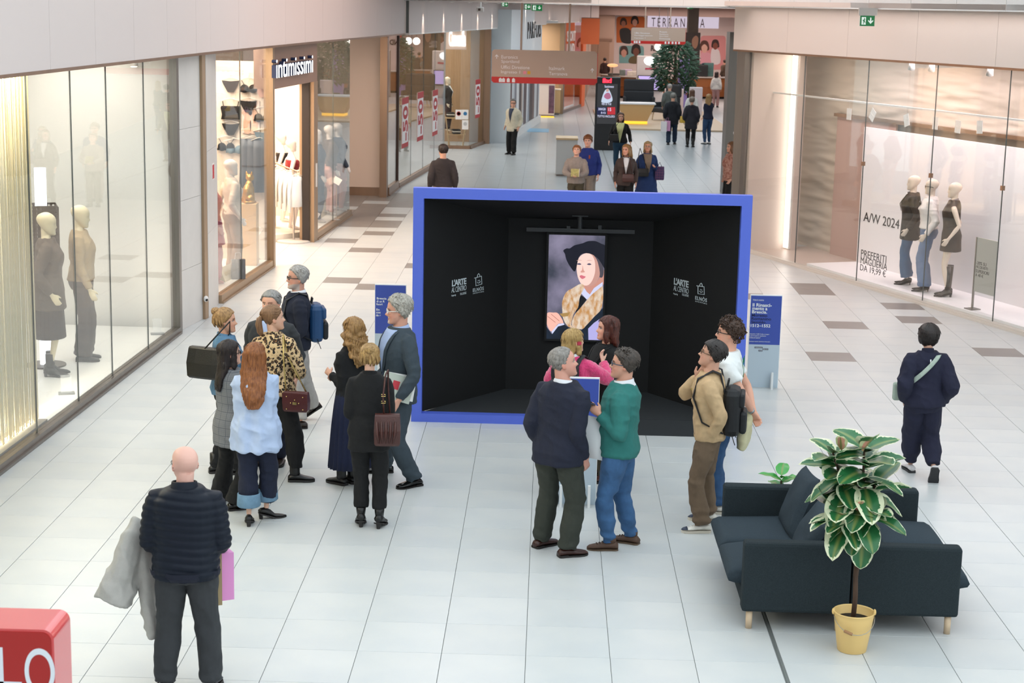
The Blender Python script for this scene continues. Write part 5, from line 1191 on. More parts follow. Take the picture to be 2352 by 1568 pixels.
person('mannequin', (-5.66, 6.25, .09), -80, 1.95, 'f', mann=True, skin=ivory, head=(0, 8), hands=((-.3, .05, .86), (.24, .12, .92)), top=dict(name='jacket', mat=M_beige, hem=.52, ease=.025, boxy=.4), bottom=dict(mat=M_brn, style='wide'), shoes=dict(col='#171412', style='shoe'), label='mannequin in a beige jacket and wide brown trousers behind the left glass', cat='mannequin', res=.8)
# ---------------------------------------------------------------- lingerie shop
M_peach = mat('peach_wall', '#efd3bd', .55); M_pfl = mat('shop_floor_light', '#e9dccd', .4); PEACH = (1.0, .84, .68)
box_obj('wall_lingerie_back', (-9.3, 10.2, 0), (-9.2, 22.4, 3.95), M_peach).__setitem__('kind', 'structure')
box_obj('wall_lingerie_left', (-9.3, 10.6, 0), (-4.95, 10.75, 3.95), M_peach).__setitem__('kind', 'structure')
box_obj('ceiling_lingerie', (-9.3, 10.6, 3.88), (-4.93, 22.2, 3.98), M_white).__setitem__('kind', 'structure')
box_obj('floor_lingerie', (-9.3, 10.7, 0), (-5.6, 22.3, .012), M_pfl).__setitem__('kind', 'structure')
S3.obj('floor_window_left', .05, 3.7, 0, .13, -1.5, -.06, M_plat).__setitem__('kind', 'structure'); S5.obj('floor_window_right', .05, 3.9, 0, .13, -1.9, -.06, M_plat).__setitem__('kind', 'structure')
gw = box_obj('wall_garment', (-6.6, 15.30, 0), (-4.86, 15.42, 3.3), mat('cream_wall', '#f3e6d8', .6)); tag(gw, kind='structure')
box_obj('wall_garment_2', (-7.5, 20.9, 0), (-4.95, 21.0, 3.3), M_peach).__setitem__('kind', 'structure')
area('lingerie_light_1', (-5.9, 13.2, 3.8), (0, 0, 0), 2.0, 3.6, 330, PEACH); area('lingerie_light_2', (-6.0, 18.6, 3.8), (0, 0, 0), 2.4, 5.5, 560, PEACH)
# sign lettering
M_lit = emis('sign_lit', '#ffffff', 2.2); M_lside = mat('letter_side', '#16254a', .5)
ua, _ = S4.pix(633, 165, .12); ub, _ = S4.pix(717, 150, .12); _, za = S4.pix(675, 173, .12); _, zb = S4.pix(675, 140, .12)
text('letter_back', 'intimissimi', S4.p(ua, .052, za), S4.U, (0, 0, 1), ub-ua, .31, M_lside, sg, .08, .005); text('letter_face', 'intimissimi', S4.p(ua, .133, za), S4.U, (0, 0, 1), ub-ua, .31, M_lit, sg, .004, .0)
M_lace = mat('black_lace', '#17110f', .7, var=.3, vscale=60); M_skin_l = mat('hanger_white', '#f1ebe3', .5); M_blue_l = mat('slate_satin', '#6f8796', .4)
def hanger(r, w=.36): 
    MB().tube([(-w/2, 0, -.045), (-.02, 0, .0), (.02, 0, .0), (w/2, 0, -.045)], .008, 6).build('hanger', M_skin_l, r); MB().tube([(0, 0, 0), (0, 0, .04), (.02, 0, .06), (.0, 0, .075)], .004, 5).build('hanger_hook', mat('hook', '#b8b0a8', .3, metal=.8), r)
def brief(r, m, w=.30, h=.20): MB().prism([(-w/2, 0), (-w/2+.02, -.06), (-.05, -h), (.05, -h), (w/2-.02, -.06), (w/2, 0), (.0, -.015)], (0, 0, -.05), (1, 0, 0), (0, 0, 1), .03).build('brief', m, r)
def bra(r, m):
    for sx in (-1, 1):
        MB().ell((sx*.075, -.03, -.19), (.075, .05, .075), 12, 8).build('cup', m, r, smooth=True); MB().tube([(sx*.08, -.02, -.13), (sx*.13, 0, -.05)], .006, 6).build('strap', m, r)
    MB().box((-.16, -.02, -.25), (.16, 0, -.21)).build('band', m, r)
def corset(r, m):
    MB().loft([[(x*w_, -.02-.05*math.cos(x*1.4)*w_*4 if 1 else 0, z) for x in [-1+k/6 for k in range(13)]]+[(x*w_, .01, z) for x in [1-k/6 for k in range(13)]] for w_, z in ((.17, -.36), (.15, -.28), (.175, -.16), (.16, -.13))]).build('bodice', m, r, smooth=True)
    for sx in (-1, 1): MB().tube([(sx*.12, -.03, -.14), (sx*.14, -.01, -.05)], .008, 6).build('strap', m, r)
def slip(r, m, L_=.8, w_=.16): MB().loft([[((a+.012*math.sin(k*2.1)*t)*math.cos(2*math.pi*k/20), (.05+.02*t)*math.sin(2*math.pi*k/20), z) for k in range(20)] for a, z, t in ((w_*.9, -.05, 0), (w_, -.2, .4), (w_*1.05, -.2-L_*.4, .7), (w_*1.15, -.2-L_, 1))]).build('garment', m, r, smooth=True)
YW = 15.26
items = [(530, 178, 'brief', M_lace, 'black high brief on the cream wall, top left of the lingerie display'), (572, 178, 'bra', M_lace, 'black lace bra at the top of the lingerie wall'), (530, 226, 'corset', M_lace, 'black lace corset top on a white hanger'), (570, 224, 'brief', M_lace, 'black lace brief under the black lace bra'), (530, 277, 'brief', M_lace, 'small black brief under the corset top'), (520, 312, 'bra', M_lace, 'black bra low on the left of the lingerie wall'), (540, 318, 'bra', M_blue_l, 'slate blue bra low on the lingerie wall'),
         (604, 190, 'brief', mat('rose_cloth', '#c9a49a', .6), 'dusky rose brief near the gold door post'), (604, 245, 'bra', M_lace, 'dark bra beside the gold door post, upper one'), (604, 296, 'brief', M_blue_l, 'blue grey brief beside the gold door post'), (604, 340, 'bra', mat('rose_cloth'), 'pale rose bra beside the gold door post, lower one')]
for x, y, kd, m, lb in items:
    P = at_y(x, y, YW); r = empty('lingerie_piece', P, 0, lb, 'lingerie', 'lingerie on the cream wall'); hanger(r); {'brief': brief, 'bra': bra, 'corset': corset}[kd](r, m)
a, b = at_y(556, 305, YW+.02), at_y(596, 232, YW+.02); ps = empty('wall_poster', ((a.x+b.x)/2, YW+.03, a.z), 0, 'bright photo poster of two models on the lingerie wall', 'poster')
wparent(MB().box((a.x, YW+.01, a.z), (b.x, YW+.03, b.z)).build('poster_sheet', mat('poster_pale', '#f6e6e0', .5)), ps)
for fx, c1, c2 in ((.3, '#e6b9a2', '#4a3028'), (.68, '#efc7b4', '#8a5a3c')):
    X = a.x+(b.x-a.x)*fx; h_ = b.z-a.z; wparent(MB().prism(blob([(-.05, 0), (.05, 0), (.07, .3*h_), (.05, .5*h_), (.09, .62*h_), (.03, .75*h_), (-.03, .75*h_), (-.09, .62*h_), (-.05, .5*h_), (-.07, .3*h_)], 3), (X, YW+.009, a.z), (1, 0, 0), (0, 0, 1), .003).build('printed_figure', mat('print'+c1[1:], c1, .5)), ps); wparent(MB().ell((X, YW+.008, a.z+.84*h_), (.045, .003, .09)).build('printed_head', mat('print'+c2[1:], c2, .5)), ps)
for x, y, lb in ((567, 312, 'long grey slip dress hanging left under the poster'), (582, 312, 'long grey slip dress hanging in the middle under the poster'), (596, 316, 'long dark grey slip dress hanging right under the poster')):
    P = at_y(x, y, YW-.05); r = empty('slip_dress', P, .5, lb, 'dress', 'slip dresses under the poster'); hanger(r, .3); slip(r, mat('slip_grey', '#6d7480', .5), .75, .12)
person('mannequin', (-5.03, 12.95, .13), -55, 1.90, 'f', mann=True, skin='#f2e9df', head=(0, 0), top=dict(name='turtleneck', mat=mat('cream_knit', '#ead9c8', .8), hem=.53, ease=.012, collar=(mat('cream_knit'), .05, 1.05)), bottom=dict(mat=mat('camel_cloth', '#a58a72', .7), style='straight'), label='white mannequin in a cream turtleneck in the lingerie window', cat='mannequin', res=.8)
person('mannequin', (-5.20, 12.1, .13), -60, 1.80, 'f', mann=True, skin='#d8a0a0', head=(0, 0), top=dict(name='robe', mat=mat('rose_robe', '#b85a70', .5), hem=.35, ease=.02, flare=.04), bottom=dict(mat=mat('rose_trouser', '#c98090', .5), style='wide'), hair=dict(style='short', col='#c79055', th=.05), label='mannequin in a rose red robe at the left end of the lingerie window', cat='mannequin', res=.7)
# pedestal with gilded cat
P = (-4.98, 14.15); pd_ = empty('pedestal', (P[0], P[1], .13), .05, 'tall cream pedestal carrying the gilded cat statue', 'pedestal')
MB().box((-.16, -.16, 0), (.16, .16, 1.05), .01).build('pedestal_block', mat('pedestal_cream', '#e6bd8a', .5), pd_)
ct = empty('cat_statue', (P[0], P[1], 1.18), -.5, 'gilded seated cat statue on the tall cream pedestal', 'statue'); mb = MB()
mb.ell((0, -.01, .16), (.085, .10, .16)); mb.ell((0, .03, .28), (.065, .07, .10)); mb.ell((0, .055, .42), (.07, .075, .065)); mb.ell((0, .12, .40), (.032, .03, .028))
for sx in (-1, 1):
    mb.tube([(sx*.045, .04, .46), (sx*.055, .035, .50), (sx*.058, .03, .535)], [.028, .018, .003], 8); mb.tube([(sx*.04, .07, .26), (sx*.04, .09, .1), (sx*.04, .10, .01)], [.03, .022, .022], 8); mb.ell((sx*.04, .125, .015), (.024, .04, .016)); mb.ell((sx*.075, -.01, .07), (.05, .085, .07))
mb.tube([(0, -.1, .03), (.08, -.14, .02), (.13, -.08, .02), (.14, 0, .025)], [.025, .024, .022, .014], 8)
remesh('cat_body', mb, mat('gilt', '#c9a05a', .3, metal=.8), ct, .008, 3)
P = at_z(600, 480, .95); 
# cards and the white wedge sign in the window
def wedge(label, x0, y0, x1, y1, z, txt, seg_):
    a, b = at_z(x0, y0, z), at_z(x1, y1, z); L_ = (b-a).length; r = empty('window_sign', a, math.atan2((b-a).y, (b-a).x), label, 'sign')
    MB().prism([(0, 0), (.16, 0), (.09, .22)], (0, 0, 0), (0, 1, 0), (0, 0, 1), L_).build('wedge_block', mat('wedge_cream', '#f3e3c4', .5), r)
    d = Vector((b-a)).normalized(); nrm = Vector((d.y, -d.x, 0)); upv = Vector((0, 0, .22))-nrm*.09
    text('wedge_lettering', txt, Vector(a)+d*(L_*.1)+upv*.35+nrm*.004, d, upv, L_*.8, .09, mat('wedge_ink', '#e9c98a', .4), r, .003)
wedge('cream wedge sign with the shop name at the foot of the lingerie window', 518, 648, 561, 625, .13, 'intimissimi', S3); wedge('cream wedge sign with the shop name at the foot of the right lingerie window', 728, 508, 765, 482, .13, 'intimissimi', S5)
for x, y, z, lb, zz in ((590, 560, .13, 'white price card on a stem beside the cat pedestal', .45), (773, 470, .13, 'white price card on a stem in the right lingerie window', .75), (722, 500, .13, 'white price card beside the gold jamb in the right lingerie window', .3)):
    P = at_z(x, y+35, z); r = empty('price_card', P, -.6, lb, 'price card', 'price cards in the lingerie windows'); MB().tube([(0, 0, 0), (0, 0, zz)], .006, 6).build('card_stem', mat('hook'), r); MB().lathe([(.07, 0), (.07, .01)], 14).build('card_base', mat('hook'), r); o = MB().box((-.1, -.004, -.05), (.1, .004, .09)).build('card', M_white, r); o.location = (0, 0, zz+.04); o.rotation_euler = (-.5, .35, 0)
gb = empty('gift_bag', at_z(547, 640, .13), .4, 'silver patterned gift bag leaning in the lingerie window', 'bag'); MB().loft([[(-.11, -.05, z), (.11, -.05, z), (.11, .05*(1-z), z), (-.11, .05*(1-z), z)] for z in (0, .32)]).build('bag_body', mat('silver_paper', '#8d8a8a', .4, var=.6, vscale=30, stretch=(1, 1, .2)), gb); MB().tube([(-.05, 0, .32), (-.04, 0, .42), (.04, 0, .42), (.05, 0, .32)], .005, 5).build('bag_handle', M_white, gb)
# clothes rail by the door
rb = Vector((-4.78, 17.95, 0)); rk = empty('clothes_rail', rb, 0, 'pale metal clothes rail on a round base inside the lingerie shop door', 'clothes rail')
MB().lathe([(.32, 0), (.32, .03), (.28, .045), (0, .05)], 28).build('rail_base', mat('rail_ivory'), rk); MB().tube([(0, 0, .04), (0, 0, 1.38)], .02, 10).build('rail_post', mat('hook'), rk)
MB().tube([(-.55, .55, 1.50), (-.1, .1, 1.40), (.12, -.12, 1.36)], .014, 8).build('rail_bar', M_gold, rk)
for i, (t, c) in enumerate(((0, '#3a2320'), (.16, '#e6cdb2'), (.32, '#efe0cf'), (.48, '#f5ece2'), (.64, '#f8f1ea'), (.8, '#faf5ef'), (.95, '#fbf7f2'))):
    P = rb+Vector((-.55, .55, 1.44)).lerp(Vector((.10, -.10, 1.30)), t); r = empty('camisole', P, .8, ['dark brown top hanging deepest on the pale clothes rail', 'beige top, second from the deep end of the clothes rail', 'light beige top, third from the deep end of the clothes rail', 'ivory top in the middle of the clothes rail', 'ivory top, third from the near end of the clothes rail', 'white top, second from the near end of the clothes rail', 'white top hanging nearest on the pale clothes rail'][i], 'top', 'tops on the clothes rail'); hanger(r, .34); slip(r, mat('cami'+c[1:], c, .6), .42, .13)
    for sx in (-1, 1): MB().tube([(sx*.13, 0, -.07), (sx*.17, 0, -.3), (sx*.17, 0, -.72)], [.035, .035, .03], 8).build('sleeve', mat('cami'+c[1:]), r, smooth=True)
MB().lathe([(1.3, 0), (1.3, .14), (0, .14)], 40, (-5.9, 18.9, 0)).build('floor_podium', mat('podium_stone', '#f0e4d4', .5)).__setitem__('kind', 'structure')
M_rl = mat('red_lingerie', '#8e1f26', .5)
for (x, y, hh, f, sk, lb) in ((-4.93, 18.75, 1.78, -60, '#f2e4da', 'pale mannequin in a red bra and shorts inside the lingerie shop door'), (-5.30, 19.9, 1.82, -70, '#f2ddd0', 'pale mannequin in a black bra deeper inside the lingerie shop')):
    person('mannequin', (x, y, .14), f, hh, 'f', mann=True, skin=sk, top=dict(name='bralette', mat=M_rl if x > -5.2 else M_lace, hem=.66, ztop=.765, ease=.006, sleeve='none'), bottom=dict(name='shorts', mat=M_rl, style='slim', top=.58, hem=.38, ease=.008, bare=True), label=lb, cat='mannequin', res=.7)
pm_ = box_obj('plinth_block', (-.2, -.2, 0), (.2, .2, 1.1), mat('pedestal_cream'), None, .01, loc=(-5.5, 18.9, .14)); tag(pm_, 'cream plinth block among the mannequins on the podium', 'plinth')
M_dn = mat('dark_suit_cloth', '#3a4250', .7)
for (x, y, f, tp_, bt, lb) in ((-4.60, 20.0, -70, M_dn, M_dn, 'white mannequin in a dark suit at the left of the right lingerie window'), (-4.50, 21.2, -60, mat('fur_top', '#7a6a5e', .9, var=.6, vscale=60), mat('nude_brief', '#d9a9a0', .6), 'white mannequin in a fur top in the right lingerie window'), (-4.42, 21.95, -40, M_dn, mat('nude_brief'), 'white mannequin farthest right in the right lingerie window')):
    person('mannequin', (x, y, .13), f, 1.86 if y < 20 else 1.9, 'f', mann=True, skin='#efe6e0', top=dict(name='jacket', mat=tp_, hem=.55, ease=.02), bottom=dict(mat=bt, style='slim'), label=lb, cat='mannequin', res=.6)
# red fire notice on the pilaster, dome camera on the strip
P = at_pl(489, 394, S2b.p(0), S2b.N); fs_ = empty('fire_notice', P, S2b.rz, 'small red fire notice on the white pilaster beside the lingerie shop', 'notice'); uu = S2b.u_of(P)
wparent(S2b.obj('notice_plate', uu-.11, uu+.11, P.z-.12, P.z+.12, 0, .006, M_white), fs_)
for a0, a1, b0, b1 in ((-.09, -.01, -.10, .10), (.02, .09, -.10, .10)): wparent(S2b.obj('notice_field', uu+a0, uu+a1, P.z+b0, P.z+b1, .006, .009, mat('notice_red', '#c62b33', .5)), fs_)
P = at_pl(470, 686, S2.p(S2.L, .04), S2.N); dc = empty('wall_camera', (P.x+.02, P.y, P.z), 0, 'small white dome camera on the metal corner strip', 'camera'); MB().ell((0, 0, 0), (.035, .05, .045)).build('camera_dome', M_white, dc, smooth=True); MB().ell((.015, -.03, -.01), (.02, .025, .02)).build('camera_eye', M_black, dc, smooth=True)
# ---------------------------------------------------------------- sale shop beyond the recess
box_obj('wall_sale_back', (-8.3, 28, 0), (-8.2, 43.5, 3.95), mat('taupe_wall')).__setitem__('kind', 'structure'); box_obj('ceiling_sale', (-8.3, 26.5, 3.86), (-3.78, 43.4, 3.96), M_white).__setitem__('kind', 'structure'); box_obj('wall_sale_end', (-8.3, 43.35, 0), (-2.0, 43.45, 3.95), mat('wood_panel', '#a88664', .5, var=.2, vscale=6, stretch=(4, 1, .3))).__setitem__('kind', 'structure')
area('sale_light', (-5.6, 35, 3.8), (0, 0, 0), 3.5, 12, 420, (1, .9, .8)); area('sale_light_2', (-3.4, 41.6, 3.8), (0, 0, 0), 1.6, 1.4, 60, (1, .86, .7))
M_sale = mat('sale_red', '#b5222a', .5); M_salew = mat('sale_white', '#ece6e4', .5)
def sticker(label, S, xc, yt, yb, wpx):
    u0, zt = S.pix(xc-wpx/2, yt, .004); u1, _ = S.pix(xc+wpx/2, yt, .004); _, zb = S.pix(xc, yb, .004); c = (u0+u1)/2; w_ = (u1-u0)/2
    r = empty('sale_sticker', S.p(c, .004, zb), S.rz, label, 'sticker', 'sale stickers on the glass'); q = lambda n, a, b, z0, z1, d0, d1, m: wparent(S.obj(n, a, b, z0, z1, d0, d1, m), r); H_ = zt-zb
    q('sticker_sheet', u0, u1, zb, zt, .002, .004, M_salew); q('red_head', u0, u1, zt-H_*.13, zt, .004, .006, M_sale); q('red_foot', u0, u1, zb, zb+H_*.09, .004, .006, M_sale)
    for e in (u0, u1-.03*w_*2): q('red_border', e, e+.03*w_*2, zb, zt, .004, .0055, M_sale)
    text('sale_figure', '-50', S.p(u1-w_*.2, .006, zb+H_*.13), (0, 0, 1), -S.U, H_*.70, w_*1.5, M_sale, r, .002, .03)
sticker('red and white sale sticker nearest the bronze pier', S7, 931, 226, 338, 15); sticker('red and white sale sticker in the middle of the shop glass', S7, 966, 213, 322, 14); sticker('red and white sale sticker nearest the shop entrance', S7, 1000, 208, 310, 12); sticker('red and white sale sticker on the glass beyond the entrance', S9, 1098, 183, 270, 11)
ssn = empty('lit_shop_sign', at_y(1050, 100, 39.8), 0, 'glowing white script shop sign over the entrance of the sale shop', 'shop sign'); a, b = at_y(1031, 106, 39.8), at_y(1070, 70, 39.8)
wparent(MB().box((a.x-.1, 39.82, a.z-.1), (b.x+.02, 39.95, b.z+.25)).build('sign_board', mat('taupe_wall')), ssn); text('script_lettering', 'Camomilla', (a.x, 39.80, a.z), (1, 0, 0), (0, 0, 1), b.x-a.x, b.z-a.z, emis('sign_lit2', '#ffffff', 3), ssn, .02, .02, .85)
person('mannequin', (-3.25, 41.3, .5), -100, 1.75, 'f', mann=True, skin='#e9d6bd', top=dict(name='jacket', mat=mat('black_cloth', '#1b1a1c', .7), hem=.5, vee=(M_white, .62, .05)), bottom=dict(mat=mat('maroon_cloth', '#3a2224', .7), style='straight'), label='mannequin in a black jacket and maroon trousers at the sale shop entrance', cat='mannequin', res=.5)
tb = empty('display_table', (-2.95, 41.15, 0), 0, 'slim wooden display table with folded clothes in the sale shop window', 'table')
MB().box((-.35, -.25, .92), (.35, .25, .96)).build('table_top', M_wood_t if 'M_wood_t' in globals() else mat('table_wood', '#c9a77d', .5), tb)
for sx in (-1, 1):
    for sy in (-1, 1): MB().tube([(sx*.32, sy*.22, .92), (sx*.22, sy*.2, 0)], .018, 8).build('leg', mat('table_wood'), tb)
MB().box((-.3, -.22, .40), (.3, .22, .42)).build('shelf', mat('table_wood'), tb)
for (x, z, c, lb) in ((-.2, .965, '#2c2a2b', 'folded black clothes on the left of the display table'), (.12, .965, '#5a4638', 'folded brown clothes on the right of the display table'), (0, .425, '#1f1f22', 'dark shoes on the lower shelf of the display table')):
    r = empty('folded_clothes', (-2.95+x, 41.15, z), .2, lb, 'clothes'); 
    for i in range(3): MB().box((-.13, -.15, i*.05), (.13, .15, i*.05+.045), .02).build('fold', mat('fold'+c[1:]+str(i), c if i != 1 else '#d9d2c8', .8), r)
for i, (x0, y0, x1, y1, lb) in enumerate(((1046, 252, 1061, 274, 'white notice with a round red mark on the shop glass'), (1061, 252, 1076, 274, 'white notice with a blue mark on the shop glass'), (1061, 276, 1076, 297, 'plain white notice, lower one on the shop glass'))):
    a, b = at_y(x0, y1, 40.41), at_y(x1, y0, 40.41); r = empty('glass_notice', ((a.x+b.x)/2, 40.41, a.z), 0, lb, 'notice'); wparent(MB().box((a.x, 40.405, a.z), (b.x, 40.415, b.z)).build('notice_sheet', M_white), r)
    cx, cz = (a.x+b.x)/2, a.z+(b.z-a.z)*.6; wparent(MB().lathe([(.07, 0), (.07, .004), (.05, .004), (.05, 0)] if i == 0 else [(.0, 0), (.06, 0), (.06, .004), (0, .004)], 18).xf(Matrix.Translation((cx, 40.404, cz)) @ Matrix.Rotation(math.pi/2, 4, 'X')).build('notice_mark', mat('mark%d' % i, ('#b04a4a', '#2f6f9f', '#b9b9b9')[i], .5)), r)
# ---------------------------------------------------------------- right fashion shop
M_rw = mat('pink_white_wall', '#dccbc0', .55)
def relief(name, S, u0, u1, z0, z1, d, m):
    nu, nz = 150, 130; vs, fs = [], []
    uu, zz = np.meshgrid(np.linspace(u0, u1, nu), np.linspace(z0, z1, nz)); P = np.c_[uu.ravel()*1.3, zz.ravel()*9, np.zeros(uu.size)]
    n = vnoise(P)*.6+vnoise(P*[2.2, 2.1, 1]+5)*.4; hgt = .045*n.reshape(uu.shape)
    for j in range(nz):
        for i in range(nu): vs.append(tuple(S.p(uu[j, i], d+hgt[j, i], zz[j, i])))
    for j in range(nz-1):
        for i in range(nu-1): a = j*nu+i; fs.append((a, a+1, a+nu+1, a+nu))
    return MB().add(vs, [f[::-1] for f in fs]).build(name, m, smooth=True)
uL = SR.pix(1812, 400, -.75)[0]
SR.obj('wall_fashion_side', .10, .20, 0, 3.9, -1.2, -.06, M_rw).__setitem__('kind', 'structure')
ulc = SR.u_of(at_pl(1813, 350, SR.p(0, -.85), SR.N))
SRs = Seg((SR.p(.2, -.9).x, SR.p(.2, -.9).y), (SR.p(ulc+.1, -.93).x, SR.p(ulc+.1, -.93).y)); SRs.obj('wall_fashion_niche', -.2, SRs.L, 0, 3.9, -.1, 0, M_rw).__setitem__('kind', 'structure')
relief('wall_fashion_relief', SR, SR.pix(1822, 400, -1.55)[0], 11.4, .0, 3.88, -1.55, mat('relief_plaster', '#c9bbac', .6)).__setitem__('kind', 'structure')
SR.obj('wall_fashion_back', -.2, 11.2, 0, 3.9, -1.85, -1.75, mat('inner_pink2', '#cbb0a6', .6)).__setitem__('kind', 'structure')
SR.obj('ceiling_fashion', 0, 11.2, 3.85, 3.95, -5, .05, M_rw).__setitem__('kind', 'structure')
SR.obj('floor_fashion', 0, 11.2, -.004, .006, -1.7, -.06, mat('fashion_floor', '#c9b6ab', .4)).__setitem__('kind', 'structure')
P = at_pl(1813, 350, SR.p(0, -.85), SR.N); ul = SR.u_of(P)
r = empty('light_column', SR.p(ul, -.85, .02), SR.rz, 'bright vertical light column inside the right shop window', 'light'); wparent(SR.obj('light_tube', ul-.035, ul+.035, .05, 3.84, -.90, -.84, emis('column_white', '#fff4ea', 5)), r); wparent(SR.obj('tube_channel', ul-.07, ul+.07, .02, 3.85, -.93, -.895, M_white), r)
up0 = SR.pix(1966, 610, -1.05)[0]
bp = SR.obj('display_backdrop', up0, 10.6, .10, 2.54, -1.10, -1.05, mat('panel_white', '#f1ecee', .55)); tag(bp, 'long white printed backdrop behind the three mannequins', 'backdrop')
SR.obj('floor_platform_right', jr[0]+.35, 9.7, 0, .10, -1.10, -.05, mat('platform_white', '#f6f1f3', .4)).__setitem__('kind', 'structure')
door_u0, door_u1 = SR.pix(1905, 500, -1.4)[0], SR.pix(1962, 500, -1.4)[0]
SR.obj('door_1', door_u0, up0+.4, 0, 2.62, -1.49, -1.45, mat('inner_pink', '#b99a90', .5)).__setitem__('kind', 'structure'); SR.obj('trim_10', door_u0-.05, 10.8, 2.62, 2.68, -1.50, -1.40, M_bronze).__setitem__('kind', 'structure')
zr_ = SR.pix(2100, 251, -.5)[1]
rl_ = SR.obj('hanging_rail', SR.pix(1745, 215, -.5)[0], 10.4, zr_, zr_+.03, -.52, -.49, M_white); tag(rl_, 'thin white rail hung across the right shop window', 'rail')
for i, (x, y, a) in enumerate(((1950, 262, 0), (2004, 264, 32), (2082, 276, -18), (2148, 283, 0), (2200, 291, 3), (2250, 292, -4))):
    P = at_pl(x, y, SR.p(0, -.5), SR.N); r = empty('hanging_card', P, SR.rz, 'white folded card hanging from the rail, %s from the left' % ('first', 'second', 'third', 'fourth', 'fifth', 'sixth')[i], 'card', 'cards on the white rail')
    o = MB().box((-.075, -.003, -.10), (.075, .003, .10)).box((-.075, -.006, -.003), (.075, .006, .003)).build('card', mat('card_white', '#f4f0ee', .5), r); o.rotation_euler = (0, math.radians(a), 0); MB().tube([(0, 0, .09), (0, 0, zr_+.005-P.z)], .002, 4).build('card_thread', M_white, r)
area('fashion_light', SR.p(6.0, -.55, 3.8), (0, 0, SR.rz), 7.5, .5, 165, (1.0, .85, .88)); area('fashion_light_2', SR.p(1.2, -.6, 3.8), (0, 0, SR.rz), 1.6, .4, 12, (1, .88, .78))
for i, x in enumerate((2095, 2141, 2275)):
    P = at_pl(x, (143, 147, 160)[i], SR.p(0, -.4), SR.N); r = empty('spotlight', (P.x, P.y, 3.85), 0, 'white spotlight under the right shop ceiling, %s of three' % ('left one', 'middle one', 'right one')[i], 'spotlight', 'right shop spotlights'); MB().tube([(0, 0, 0), (0, 0, -.10), (0, .03, -.2)], [.02, .045, .06], 12).build('lamp_can', M_white, r, smooth=True); MB().lathe([(.055, -.205), (0, -.206)], 12, (0, .03, 0)).build('lamp_glow', MATS['spot_glow'], r)
wl9 = empty('window_lettering', SR.p(SR.pix(2006, 632, -.02)[0], -.02, SR.pix(2006, 632, -.02)[1]), SR.rz, 'black price lettering stuck on the right shop glass', 'lettering')
def ptext(body, x0, yt, x1, yb, bold=0, d=-1.045, par=None):
    u0, _ = SR.pix(x0, (yt+yb)/2, d); u1, _ = SR.pix(x1, (yt+yb)/2, d); _, zt = SR.pix((x0+x1)/2, yt, d); _, zb = SR.pix((x0+x1)/2, yb, d); text('panel_lettering', body, SR.p(u0, d-.003, zb), SR.U, (0, 0, 1), u1-u0, zt-zb, mat('panel_ink', '#201a1c', .6), par or bp, .003, bold)
ptext('A/W 2024', 1983, 495, 2066, 517, .0); ptext('PREFERITI', 1977, 580, 2036, 597, .0, -.02, wl9); ptext('MAGLIERIA', 1976, 597, 2038, 613, .0, -.02, wl9); ptext('DA 19,99 €', 1975, 613, 2035, 631, .0, -.02, wl9)
# poster on its stand behind the glass
ua, za = SR.pix(2236, 668, -.18); ub, zb = SR.pix(2292, 558, -.18); r = empty('promo_poster', SR.p(ua, -.18, .1), SR.rz, 'grey promotion poster on a thin stand at the right of the window', 'poster')
wparent(SR.obj('poster_sheet', ua, ub, za+.0, zb+.02, -.20, -.18, mat('poster_grey', '#b5b2ac', .5)), r); wparent(SR.obj('stand_post', ua-.02, ua, .10, zb+.02, -.20, -.17, M_metal), r); wparent(SR.obj('stand_foot', ua-.1, ua+.08, .10, .115, -.28, -.1, M_metal), r)
for i, b_ in enumerate(('-20% SU', 'ACQUISTI', 'SUPERIORI', 'A 40 €')): text('poster_lettering', b_, SR.p(ua+.02, -.179, za+.42-.062*i), SR.U, (0, 0, 1), (.26, .30, .34, .20)[i], .05, mat('poster_ink', '#55514d', .6), r, .002)
# three mannequins
sk = '#ead6c4'; fdeg = math.degrees(math.atan2(-SR.N.x, SR.N.y))
MJ1 = mat('mid_denim', '#47688e', .8, var=.25, vscale=10, bump=.3, bscale=200); MJ2 = mat('light_denim', '#6f87ac', .8, var=.2, vscale=10, bump=.3, bscale=200); M_brb = mat('brown_black', '#1f1614', .6)
A_ = at_z(2082, 652, .10); B_ = at_z(2134, 668, .10); C_ = at_z(2186, 680, .10)
person('mannequin', (A_.x, A_.y, .10), fdeg-35, 1.79, 'f', mann=True, skin=sk, top=dict(name='blazer', mat=M_brb, hem=.40, ease=.03, boxy=.5, flare=.02, vee=(mat('card_white'), .66, .04), lapel=M_brb), bottom=dict(mat=MJ1, style='flare', hem=.05), shoes=dict(col='#1a1210', style='pump'), label='bald mannequin in a dark blazer and flared jeans, left of three', cat='mannequin', res=.9)
person('mannequin', (B_.x-.08, B_.y, .10), fdeg-35, 1.80, 'f', mann=True, skin=sk, specs='#14100e', top=dict(name='blouse', mat=mat('white_blouse', '#f4e9e4', .7), hem=.55, ease=.03, flare=.02), bottom=dict(mat=MJ2, style='wide', hem=.04, top=.60), shoes=dict(col='#1a1210', style='pump'), label='bald mannequin in sunglasses, white blouse and light wide jeans, middle of three', cat='mannequin', res=.9)
bw = empty('neck_bow', (0, 0, 0)); P_ = PEOPLE[list(PEOPLE)[-1]]; bw.parent = P_.root
mbw = MB(); hh = 1.80
for sx in (-1, 1): mbw.ell((sx*.05, .16, .80*hh), (.055, .02, .03)); mbw.tube([(0, .16, .79*hh), (sx*.04, .17, .74*hh), (sx*.05+.02, .175, .67*hh)], [(.012, .006), (.03, .006), (.035, .006)], 8, side=(1, 0, 0))
mbw.build('bow_ribbon', M_brb, P_.root, smooth=True); bpy.data.objects.remove(bw)
